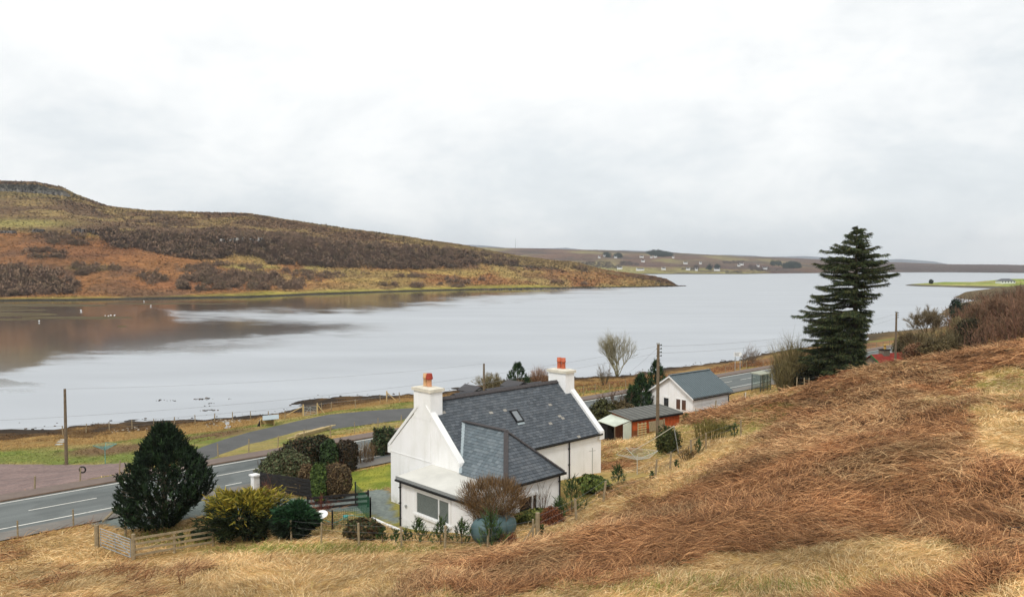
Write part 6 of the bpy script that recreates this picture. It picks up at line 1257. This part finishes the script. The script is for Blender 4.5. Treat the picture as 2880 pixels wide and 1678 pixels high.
# ================================================================ RED ROOFED COTTAGE
ct = at(2498, 1045, 107); cz = 5.0; cot = empty("cottage", (ct[0], ct[1], cz), 'old cottage with red corrugated roof half hidden by the slope', 'house', math.atan2(.677, .736) - .25)
M_red = mat_col('red_corrugated', lin(140, 54, 44), .75, 1.6, .3, .2); M_stone = mat_col('rough_stone', lin(118, 110, 98), .95, 3, .3, .6)
kz = top_h(np.array([ct[0], ct[1], cz]), 994)
MB().prism([(-3.4, -2.2, -1), (-3.4, 2.2, -1), (-3.4, 2.2, kz - 1.7), (-3.4, 0, kz - .1), (-3.4, -2.2, kz - 1.7)][::-1], (7.0, 0, 0)).build("wall", M_stone, cot)
mb = MB(); mr = MB(); sl_ = math.hypot(2.5, 1.82); Vn = np.array([0, 2.5, 1.82]) / sl_
for sg in (1, -1): mb.prism([(-3.7, -2.5 * sg, kz - 1.82), (3.0, -2.5 * sg, kz - 1.82), (3.0, 0, kz), (-3.7, 0, kz)][::sg], (0, 0, .06))
ribs(mr, (-3.7, -2.5, kz - 1.82 + .06), (1, 0, 0), Vn, (0, -Vn[2], Vn[1]), 6.7, sl_, .16, .03, .035); r_ = mb.build("roof", M_red, cot); mr.build("roof_rib", M_red, r_)
mb = MB(); mb.prism([(3.0, -2.5, kz - 1.8), (3.9, -2.5, kz - 1.8), (3.9, 0, kz + .02), (3.0, 0, kz + .02)], (0, 0, .07)); mb.build("pale_sheet", M_corr, r_)
MB().beam((-3.74, -2.5, kz - 1.82), (-3.74, 0, kz), .06, .16, lin(46, 110, 60)).build("bargeboard", M_leaf, cot)
ch = MB().box(-1.5, -.35, -.45, .45, kz - .6, kz + .55).build("chimney", M_stone, cot); MB().box(-1.58, -.27, -.53, .53, kz + .55, kz + .67).build("chimney_cap", M_dark, ch); MB().lathe([(.2, 0), (.16, .1), (.14, .5), (.2, .52), (.2, .6), (.1, .6)], (-.8, 0, kz + .67), 12, 'z', lin(196, 158, 84)).build("chimney_pot", M_slate, ch, True)
# ================================================================ RIGHT HAND SCRUB AND TREES
def scrub_mass(name, pts, n, H, cols, label, sub=7, wd=.05):
    P0, D0, H0 = [], [], []
    for (px_, py_, d_, r_) in pts:
        q = at(px_, py_, d_); k = int(n * r_ * r_ / 10) + 6; a = rng.random(k) * 6.28; rr = r_ * np.sqrt(rng.random(k)); x_ = q[0] + np.cos(a) * rr; y_ = q[1] + np.sin(a) * rr; P0.append(np.c_[x_, y_, gh(x_, y_)]); H0.append(np.full(k, H) * rng.uniform(.55, 1.1, k) * (.75 + .5 * rng.random()))
    P0 = np.concatenate(P0); H0 = np.concatenate(H0); n_ = len(P0); D = rng.normal(size=(n_, 3)) * .28 + [0, 0, 1]; c = pal(n_, cols, .2); parts = [strands(P0, D, H0, wd * 1.3, 0, c, 3, .3)]
    m_ = n_ * sub; i = rng.integers(0, n_, m_); t_ = rng.uniform(.2, 1, m_); parts.append(strands(P0[i] + unit(D)[i] * (H0[i] * t_)[:, None], D[i] + rng.normal(size=(m_, 3)) * .7, H0[i] * rng.uniform(.12, .34, m_), wd, 0, pal(m_, cols, .25), 2, .3))
    V, F, c = cat(parts); return tag(bulk(name, V, F, M_twig, c), label, 'scrub', None, 'stuff')
def surf(px, d): return (px, 839, d)
RB = ((118, 88, 72), (100, 74, 62), (136, 104, 82), (92, 78, 58))
pts = [(px_ + random.uniform(-15, 15), 839, d_, 5.5) for d_ in (92, 100, 108, 118, 130, 145, 160, 180, 200, 225) for px_ in range(2720, 3060, 46) if px_ > 2735 + max(0, (112 - d_)) * 5]
scrub_mass("birch_scrub", pts, 46, 3.6, RB, 'dense brown leafless scrub on the slope at the right edge', 8, .055)
pts = [(px_ + random.uniform(-15, 15), 839, d_, 4) for d_ in (250, 280, 320, 370) for px_ in range(2690, 3000, 28)]
scrub_mass("birch_scrub", pts, 20, 4.0, ((112, 90, 76), (96, 78, 66), (84, 76, 56)), 'far band of grey-brown leafless scrub above the bay', 6, .10)
def dtree(px, d, top, spread, label, cols, seed, trunks=4, lv=5, up=.25, dens=1.3):
    q = gat(px, d); bare_tree("bare_tree", q, max(2.5, top_h(q, top)) * 1.02, spread, label, cols, seed, trunks, lv, .2, up, None, .035, dens)
dtree(2610, 118, 862, 1.15, 'domed bare grey tree beyond the pole on the right', ((132, 118, 92), (104, 92, 72)), 21, 4)
dtree(2690, 108, 890, 1.1, 'pale lichened bare tree right of the domed tree', ((150, 140, 104), (118, 104, 76)), 22, 3, 5, .2)
dtree(2560, 108, 925, 1.2, 'low spreading bare tree just right of the cottage pole', ((120, 106, 78), (96, 84, 62)), 23, 5, 4)
dtree(2830, 104, 835, 1.1, 'tall brown bare tree at the right edge of the slope', ((124, 98, 78), (100, 78, 62)), 24, 4)
dtree(2760, 112, 860, 1.1, 'brown bare tree between scrub and dark ivy tree', ((126, 102, 80), (98, 80, 62)), 25, 4)
for i, (px_, d_, w_, t_, lb, cc) in enumerate(((2735, 100, 90, 888, 'dark ivy-covered tree in the scrub on the right', ((56, 54, 36), (72, 66, 42), (44, 42, 30))), (2590, 100, 80, 962, 'rounded reddish brown bush above the red roof', ((122, 88, 64), (102, 74, 56), (136, 100, 72))), (2650, 98, 120, 955, 'olive-brown thicket on the brow right of the cottage', ((96, 84, 54), (78, 66, 44), (110, 96, 64))), (2545, 112, 60, 950, 'olive bush beyond the cottage roof end', ((94, 88, 60), (78, 72, 50), (110, 100, 70))))):
    q = gat(px_, d_); shrub("thicket_bush", px_, 839, d_, w_, t_, cc, lb, 'bush', 2400, .12, 2.1, .4, .45, 50 + i, 3.0, zb=q[2] - .2, twn=120, twcols=cc[:2])
for i, (px_, d_, w_, t_, lb) in enumerate(((2660, 104, 96, 918, 'olive bare thicket under the lichened tree'), (2700, 100, 90, 925, 'brown-olive thicket left of the dark ivy tree'), (2600, 112, 110, 930, 'grey-olive thicket at the foot of the domed tree'), (2570, 104, 70, 965, 'thin olive bush immediately right of the cottage pole'))):
    q = gat(px_, d_); twigbush("thicket_bush", px_, 839, d_, w_, t_, ((118, 108, 78), (98, 88, 64), (136, 124, 92), (84, 76, 56)), lb, 'bush', 130, 12, .035, 3.0, .5, zb=q[2] - .1)
for px_, d_, t_, w_, lb in ((2690, 215, 853, 30, 'left of two dark wind-shaped pines on the far shore'), (2722, 218, 860, 30, 'right of two dark wind-shaped pines on the far shore')):
    q = gat(px_, d_); shrub("shore_pine", px_, 839, d_, w_, t_, ((40, 58, 40), (30, 46, 32)), lb, 'tree', 700, .35, 2, .4, .4, 61, zb=q[2], zc=max(2, top_h(q, t_)) * .68, stemcol=((70, 58, 48),))
# ================================================================ SHORE DETAILS
def rocks(name, spots, label, cols, smin, smax, kind='stuff', zoff=0):
    mb = MB(); rs = random.Random(len(spots))
    for x_, y_, z_ in spots:
        s_ = rs.uniform(smin, smax); n = 7; ring = []
        V = [(x_ + s_ * rs.uniform(.7, 1.2) * math.cos(6.283 * k / n), y_ + s_ * rs.uniform(.5, .9) * math.sin(6.283 * k / n), z_ - .15) for k in range(n)] + [(x_ + s_ * .6 * math.cos(6.283 * k / n), y_ + s_ * .5 * math.sin(6.283 * k / n), z_ + s_ * rs.uniform(.2, .45)) for k in range(n)] + [(x_, y_, z_ + s_ * .45)]
        c_ = rs.choice(cols); mb.add(V, [(k, (k + 1) % n, n + (k + 1) % n, n + k) for k in range(n)] + [(n + k, n + (k + 1) % n, 2 * n) for k in range(n)], lin(*c_))
    return tag(mb.build(name, M_slate), label, 'rocks', None, kind)
DK = ((48, 42, 36), (66, 54, 42), (38, 34, 30), (84, 66, 46))
sp_ = []
for i in range(len(SHORE) - 1):
    a, b_ = np.array(sw[i]), np.array(sw[i + 1])
    if SHORE[i][0] < -400 or np.linalg.norm(a) > 320: continue
    for k in range(int(np.linalg.norm(b_ - a) * 1.3)):
        q = a + (b_ - a) * random.random() + rng.normal(size=2) * [1.2, 1.6]; z_ = g1(*q)
        if z_ < 1.0: sp_.append((q[0], q[1], max(z_, -.02)))
rocks("seaweed_rocks", sp_, 'dark seaweed-covered stones along the near tide line', DK, .10, .30)
sp_ = [tuple(onz(px_ + random.gauss(0, 9), py_ + random.gauss(0, .9), 0)) for px_, py_, n in ((445, 1126, 5), (480, 1126, 6), (560, 1122, 14), (585, 1120, 8), (598, 1134, 4), (590, 1142, 3), (575, 1154, 12), (595, 1153, 8), (640, 1122, 3)) for _ in range(n)]
rocks("seaweed_rocks", sp_, 'scattered dark stones breaking the water off the shore', DK, .10, .30)
sp_ = [tuple(base(px_ + random.gauss(0, 16), py_ + random.gauss(0, 2))) for px_, py_ in [(640, 1184)] * 50 + [(600, 1195)] * 10 + [(690, 1181)] * 12 + [(380, 1205)] * 14 + [(330, 1212)] * 10]
rocks("shingle", sp_, 'pale shingle stones where the burn meets the loch', ((176, 166, 150), (150, 140, 124), (128, 120, 108)), .08, .22)
q = [base(634, 1181), base(641, 1187), base(640, 1193), base(645, 1199), base(640, 1205)]; mb = MB(); V = []
for k, a in enumerate(q): V += [a + [-.22 - .05 * k, 0, .06], a + [.22, 0, .06]]
tag(mb.add(V, [(2 * i, 2 * i + 1, 2 * i + 3, 2 * i + 2) for i in range(4)]).build("stream", glass('stream_water', lin(190, 194, 196), .15)), kind='structure')
# mud banks at the head of the loch, pale stones and birds on them
def mudbank(px0, px1, py, hgt, label_seed):
    n = 60; top_, bot = [], []; mb = MB(); V = []
    for i in range(n + 1):
        px_ = px0 + (px1 - px0) * i / n; t_ = math.sin(math.pi * min(1, (i + .5) / (n + 1))) ** .5; w_ = 1.9 * hgt * t_ * (.5 + vnoise(px_, label_seed, 40) + .4 * vnoise(px_, label_seed, 9)); yy = py + 3 * (vnoise(px_, label_seed + 9, 80) - .5)
        a = onz(px_, yy - w_ / 2, 0); b_ = onz(px_, yy + w_ / 2, 0); mid_ = (a + b_) / 2; V += [a - [0, 0, .1], mid_ + [0, 0, .28], b_ - [0, 0, .1]]
    F = [(3 * i + j, 3 * i + j + 1, 3 * i + j + 4, 3 * i + j + 3) for i in range(n) for j in (0, 1)]
    tag(MB().add(V, F, lin(84, 72, 44)).build("mudbank", M_hillmud), kind='structure')
M_hillmud = mat_col('weedy_mud', None, .9, .12, .35, spec=.2, detail=8)
for a_ in ((-300, 130, 872, 3.5, 1), (-300, 160, 884, 7, 2), (-300, 300, 858, 5, 3), (60, 372, 893, 4.0, 4), (-300, 110, 898, 3, 5), (300, 700, 853, 2.2, 6), (-300, 80, 866, 2.5, 7), (330, 356, 918, 2.0, 8)): mudbank(*a_)
bird = MB().lathe([(.02, -.45), (.15, -.3), (.22, 0), (.18, .22), (.08, .34), (.02, .36)], (0, 0, .3), 8, 'x').tube([(.25, 0, .38), (.38, 0, .58), (.44, 0, .62)], [.07, .06, .05], 6).tube([(.42, 0, .62), (.55, 0, .60)], [.05, .02], 5)
b0 = None
for i, (px_, py_) in enumerate(((296, 890), (305, 891), (312, 889), (322, 889), (110, 905), (322, 842), (365, 841), (405, 838), (405, 848), (424, 861), (228, 875))):
    q = onz(px_, py_, 0)
    if b0 is None: b0 = bird.build("gull", M_white); o = b0
    else: o = b0.copy(); C.objects.link(o)
    o.location = (q[0], q[1], .05); o.rotation_euler = (0, 0, random.uniform(0, 6)); o.scale = (1.05,) * 3; tag(o, 'white gull resting on the mud at the head of the loch', 'bird', 'gulls on the mudbanks')
# ================================================================ FAR HILL WOODS
def wood(name, polys, n, H, cols, label, find=None, fz=14, wid=1.5, seed=0, catn='wood', holes=.32):
    find = find or hill_find; P0 = []; 
    ar = [abs(sum(p[i][0] * p[(i + 1) % len(p)][1] - p[(i + 1) % len(p)][0] * p[i][1] for i in range(len(p)))) for p in polys]; tot = sum(ar)
    for p, a in zip(polys, ar):
        xs = [q[0] for q in p]; ys = [q[1] for q in p]; need = int(n * a / tot) + 2; k = 0; t_ = 0
        while k < need and t_ < need * 20:
            t_ += 1; x_ = random.uniform(min(xs), max(xs)); y_ = random.uniform(min(ys), max(ys))
            if bool(inpoly(np.array([x_]), np.array([y_]), p)[0]) and vnoise(x_, y_ * 3 + seed, 40) > holes: P0.append(find(x_, y_)); k += 1
    P0 = np.array(P0); n_ = len(P0); hh = H * rng.uniform(.55, 1.15, n_); fz = int(fz * 5.5); i = np.repeat(np.arange(n_), fz); m_ = len(i); d_ = sphere_dirs(m_); d_[:, 2] = np.abs(d_[:, 2]); P = P0[i] + d_ * np.c_[hh[i] * .55, hh[i] * .55, hh[i] * .85] * (.5 + .5 * rng.random((m_, 1))) ; c = pal(n_, cols, .08)[i] * (.9 + .2 * rng.random((m_, 1)))
    s_ = hh[i] * .13; P[:, 2] -= .2 * hh[i]
    V, F, cc = strands(P, d_ * .8 + [0, 0, .5] + rng.normal(size=(m_, 3)) * .5, s_ * 1.1, s_ * wid * .5, 0, c, 1, .5); return tag(bulk(name, V, F, M_tuft, cc), label, catn, None, 'stuff')
PB = ((134, 110, 90), (124, 100, 84), (142, 116, 94), (120, 102, 80))
wood("birch_wood", [[(250, 650), (330, 648), (430, 658), (560, 652), (640, 645), (700, 655), (800, 662), (900, 672), (1000, 682), (1100, 690), (1200, 698), (1300, 705), (1400, 722), (1460, 738), (1440, 748), (1340, 742), (1290, 752), (1230, 752), (1100, 755), (1000, 752), (900, 748), (820, 744), (760, 745), (740, 722), (640, 716), (620, 726), (560, 730), (500, 722), (440, 712), (400, 705), (340, 700)]], 2300, 7.5, PB, 'purplish brown leafless birch wood along the far escarpment', None, 16, holes=.2)
wood("birch_wood", [[(-80, 752), (60, 752), (140, 758), (190, 785), (222, 806), (215, 826), (100, 830), (-80, 836)], [(500, 790), (560, 768), (640, 770), (760, 772), (850, 785), (850, 812), (700, 818), (500, 818)]], 750, 7.0, PB, 'brown leafless thickets near the far waterline', None, 16, seed=3, holes=.25)
wood("birch_scrub_far", [[(490, 750), (600, 742), (740, 748), (730, 765), (560, 768), (500, 762)], [(50, 705), (120, 700), (190, 712), (180, 728), (80, 728)], [(120, 655), (240, 660), (250, 690), (140, 690)], [(780, 760), (880, 762), (985, 775), (900, 795), (790, 780)], [(1250, 782), (1330, 786), (1330, 798), (1250, 800)], [(1020, 770), (1220, 776), (1180, 782), (1020, 778)], [(1560, 745), (1640, 752), (1660, 765), (1590, 768)], [(1720, 770), (1800, 776), (1830, 786), (1760, 782)], [(430, 605), (520, 608), (505, 640), (450, 640)], [(200, 745), (340, 750), (340, 775), (220, 775)], [(1050, 800), (1300, 800), (1300, 808), (1050, 812)], [(380, 780), (440, 760), (470, 790), (420, 800)]], 620, 5.5, PB, 'scattered brown bushes dotting the far hillside', None, 14, seed=5, holes=.35)
for i, (px_, py_) in enumerate(((1555, 797), (1642, 802), (1310, 798), (1262, 795), (1355, 790), (1175, 806), (1445, 740))):
    q = hill_find(px_, py_); n = 90; d_ = sphere_dirs(n); d_[:, 2] = abs(d_[:, 2]); V, F, c = strands(d_ * [3.4, 3.4, 3.2] * .7, d_ + [0, 0, .6], 2.2, .8, 0, pal(n, PB, .2), 1, .4)
    o = bulk("shore_bush", V, F, M_twig, c); o.location = tuple(q); tag(o, ['round bush alone on the orange point', 'small bush near the rocky tip of the point', 'bush on the yellow turf, middle of three', 'bush on the yellow turf, left of three', 'bush on the yellow turf, right of three', 'dark bush on the bank just above the far waterline', 'dark bush at the top end of the wood'][i], 'bush')
# basalt crag columns on the escarpment and summit
def crag(name, x0, x1, y0f, hpx, label, n, cols, find=hill_find, thick=3, rag=.5):
    mb = MB(); rs = random.Random(n)
    for k in range(n):
        px_ = x0 + (x1 - x0) * (k + rs.random() * .6) / n; q = find(px_, y0f(px_)); w_ = abs(x1 - x0) / n / F_PX * q[1] * rs.uniform(.5, .9); h_ = hpx / F_PX * q[1] * rs.uniform(1 - rag, 1.05); z_ = q[2]; c_ = lin(*rs.choice(cols)); j = rs.uniform(-1.2, 1.0)
        mb.hexa([(q[0] - w_, q[1] - 2 + j, z_ - 2), (q[0] + w_, q[1] - 2 + j, z_ - 2), (q[0] + w_, q[1] + thick * 2, z_ - 2), (q[0] - w_, q[1] + thick * 2, z_ - 2), (q[0] - w_ * .8, q[1] - 1 + j, z_ + h_), (q[0] + w_ * .8, q[1] - 1 + j, z_ + h_), (q[0] + w_ * .8, q[1] + thick * 2, z_ + h_), (q[0] - w_ * .8, q[1] + thick * 2, z_ + h_)], c_)
    return tag(mb.build(name, M_slate), kind='structure')
GC = ((96, 92, 84), (78, 74, 68), (110, 104, 94), (62, 58, 54))
crag("summit_crag", -300, 190, lambda p: np.interp(p, [-300, 0, 60, 130, 190], [536, 538, 540, 545, 551]), 9, '', 130, GC, thick=5, rag=.55)
crag("crag", 620, 740, lambda p: 684, 15, '', 42, ((140, 136, 130), (92, 88, 82), (64, 60, 56), (170, 166, 158)), thick=2)
crag("crag", 205, 300, lambda p: 652, 9, '', 26, ((70, 64, 60), (88, 82, 76), (56, 50, 48)), thick=2); crag("crag", -60, 40, lambda p: 656, 8, '', 18, ((76, 70, 64), (96, 88, 82)), thick=2); crag("crag", 95, 125, lambda p: 652, 8, '', 10, ((96, 90, 84), (76, 70, 66)), thick=2)
sp_ = [tuple(onz(px_, py_ + random.gauss(0, .3), .1)) for px_ in np.linspace(1330, 1925, 120) for py_ in (np.interp(px_, [1330, 1545, 1880, 1925], [814.5, 812, 806, 804.5]),)]
rocks("tide_rocks", sp_, 'dark stones along the foot of the far point', DK, .9, 2.2)
sp_ = [tuple(hill_find(px_, py_) + np.array([0, 0, 0])) for px_, py_ in [(random.uniform(1840, 1886), random.uniform(788, 800)) for _ in range(46)]]
rocks("point_rocks", sp_, 'dark rock outcrop at the end of the point', ((74, 66, 56), (92, 84, 66), (56, 50, 44)), .7, 1.5)
# ================================================================ FAR VILLAGE
vrow = [(1603, 240, 10, 'a'), (1750, 238, 14, 'b'), (1800, 240, 8, 'a'), (1822, 238, 12, 'b'), (1916, 240, 6, 'a'), (1545, 232, 8, 'a'), (1630, 301, 18, 'a'), (1743, 308, 32, 'b'), (1868, 304, 13, 'c'), (1990, 273, 14, 'a'), (2003, 306, 13, 'c'), (2046, 308, 9, 'b'), (2155, 309, 20, 'b'), (2290, 278, 14, 'a'), (2277, 286, 9, 'c'), (2385, 288, 9, 'b'), (2422, 301, 16, 'a'), (2065, 272, 7, 'b'), (1752, 261, 13, 'b'), (1520, 240, 6, 'b')]
vlab = ['white house beside the left conifer clump on the skyline', 'long white house left of the dark plantation', 'small white house under the plantation, left of a pair', 'white house under the plantation, right of a pair', 'tiny white house right of the plantation end', 'tiny white house at the left end of the conifers', 'white gabled house on the village shore, furthest left', 'long white house with grey roof, the biggest on the village shore', 'low pale building on the grass right of the longest house', 'white gabled house alone on the green slope', 'white house with steep gable near the spit', 'small pale byre beside the steep gabled house', 'white house with a dark conifer beside it', 'tall white house on the rise towards the right', 'low white annexe below the tall house on the rise', 'small pale roofed building between houses on the right', 'rightmost white house of the village', 'tiny pale house above the shore row', 'low pale shed on the moor above the shore row', 'tiny pale hut below the skyline on the left']
vw = mat_col('house_white', lin(232, 232, 228), .8, .5, .05); vr = mat_col('house_roof', lin(92, 94, 98), .7, .5, .1)
for i, ((zx, zy, w_, t_), lb) in enumerate(zip(vrow, vlab)):
    q = vill_find(900 + zx * .516, 600 + zy * .516 + 2); W2 = w_ * .516 / F_PX * q[1]; W2 = max(W2 * 1.5, 7); Dp = 5 if t_ != 'c' else W2 * .9; Hh = 4.2; o = empty("village_house", q, lb, 'house', random.uniform(-.5, .5), 'white houses of the far village')
    MB().prism([(-W2 / 2, -Dp / 2, -2), (-W2 / 2, Dp / 2, -2), (-W2 / 2, Dp / 2, Hh), (-W2 / 2, 0, Hh + 2.6), (-W2 / 2, -Dp / 2, Hh)][::-1], (W2, 0, 0)).build("wall", vw, o)
    mb = MB()
    for sg in (1, -1): mb.prism([(-W2 / 2 + .3, -Dp / 2 * sg * 1.06, Hh - .1), (W2 / 2 - .3, -Dp / 2 * sg * 1.06, Hh - .1), (W2 / 2 - .3, 0, Hh + 2.65), (-W2 / 2 + .3, 0, Hh + 2.65)][::sg], (0, 0, .25))
    mb.build("roof", vr, o)
    for s_ in (-1, 1): MB().box(s_ * W2 / 2 - .5, s_ * W2 / 2 + .5, -.5, .5, Hh + 2, Hh + 3.9).build("chimney", vw, o)
    for k in range(max(2, int(W2 / 5))): x0 = -W2 / 2 + W2 * (k + .5) / max(2, int(W2 / 5)); MB().box(x0 - .5, x0 + .5, -Dp / 2 - .05, -Dp / 2 - .003, 1, 2.3).build("window", M_glass, o)
q = spit_find(2826, 797); o = empty("headland_bungalow", q, 'white bungalow with grey hipped roof on the green headland', 'house', .1); W2 = 44 / F_PX * q[1]
MB().box(-W2 / 2, W2 / 2, -4, 4, -1.5, 2.6).build("wall", vw, o); MB().add([(-W2 / 2 - .5, -4.6, 2.5), (W2 / 2 + .5, -4.6, 2.5), (W2 / 2 + .5, 4.6, 2.5), (-W2 / 2 - .5, 4.6, 2.5), (-W2 / 2 + 4, 0, 5.2), (W2 / 2 - 4, 0, 5.2)], [(0, 1, 5, 4), (1, 2, 5), (2, 3, 4, 5), (3, 0, 4), (3, 2, 1, 0)]).build("roof", vr, o)
for k in range(5): MB().box(-W2 / 2 + 1.4 + k * W2 / 5, -W2 / 2 + 2.8 + k * W2 / 5, -4.05, -4.002, .9, 2.1).build("window", M_glass, o)
q = spit_find(2619, 798); shrub("lone_tree", 2619, 798, q[1], 9, 786, ((50, 58, 46),), 'tiny dark tree on the green headland shore', 'tree', 160, 1.1, 2, .3, .4, 70, zb=q[2])
PC = ((40, 54, 42), (50, 64, 48), (34, 46, 38))
wood("conifer_plantation", [[(1815, 712), (1835, 707), (1860, 709), (1888, 714), (1884, 722), (1850, 722), (1830, 718)], [(1697, 716), (1712, 714), (1712, 724), (1700, 724)], [(1728, 718), (1744, 717), (1746, 724), (1728, 725)]], 330, 16, PC, 'dark green conifer plantation on the far moor skyline', vill_find, 14, seed=9, holes=0)
wood("conifer_shelterbelt", [[(2200, 748), (2215, 742), (2225, 740), (2246, 745), (2246, 755), (2204, 756)], [(2167, 738), (2176, 736), (2178, 747), (2168, 748)], [(2182, 740), (2192, 738), (2194, 748), (2184, 748)], [(1989, 752), (1994, 750), (1996, 759), (1988, 759)], [(2010, 750), (2017, 748), (2018, 758), (2010, 758)]], 170, 16, PC, 'dark shelterbelt conifers near the right hand village houses', vill_find, 14, seed=11, holes=0)
wood("moor_scrub", [[(1620, 738), (1760, 736), (1800, 744), (1780, 756), (1700, 754), (1640, 748)], [(1880, 748), (1960, 748), (1960, 758), (1890, 758)], [(1990, 735), (2090, 735), (2090, 742), (2000, 742)], [(2100, 748), (2160, 752), (2160, 764), (2110, 764)], [(2040, 765), (2100, 764), (2100, 769), (2040, 769)]], 600, 9, ((92, 80, 74), (80, 72, 64), (104, 90, 80)), 'brown scrub patches between the far village fields', vill_find, 8, seed=13)
q = vill_find(1448, 699); MB0 = MB().tube([(0, 0, 0), (0, 0, 42)], [1.0, .5], 4); o = MB0.build("radio_mast", M_galv); o.location = tuple(q); tag(o, 'thin radio mast on the far skyline', 'mast')
# ================================================================ HAZE
hb = MB().box(-9500, 9500, -120, 11500, -9, 420); hm = bpy.data.materials.new('haze'); hm.use_nodes = True; t = hm.node_tree; t.nodes.clear(); ov = t.nodes.new('ShaderNodeOutputMaterial'); pv = t.nodes.new('ShaderNodeVolumePrincipled')
pv.inputs['Color'].default_value = (.86, .92, 1, 1); pv.inputs['Density'].default_value = HAZE; pv.inputs['Anisotropy'].default_value = 0; t.links.new(pv.outputs[0], ov.inputs['Volume'])
o = hb.build("haze", hm); tag(o, kind='stuff')
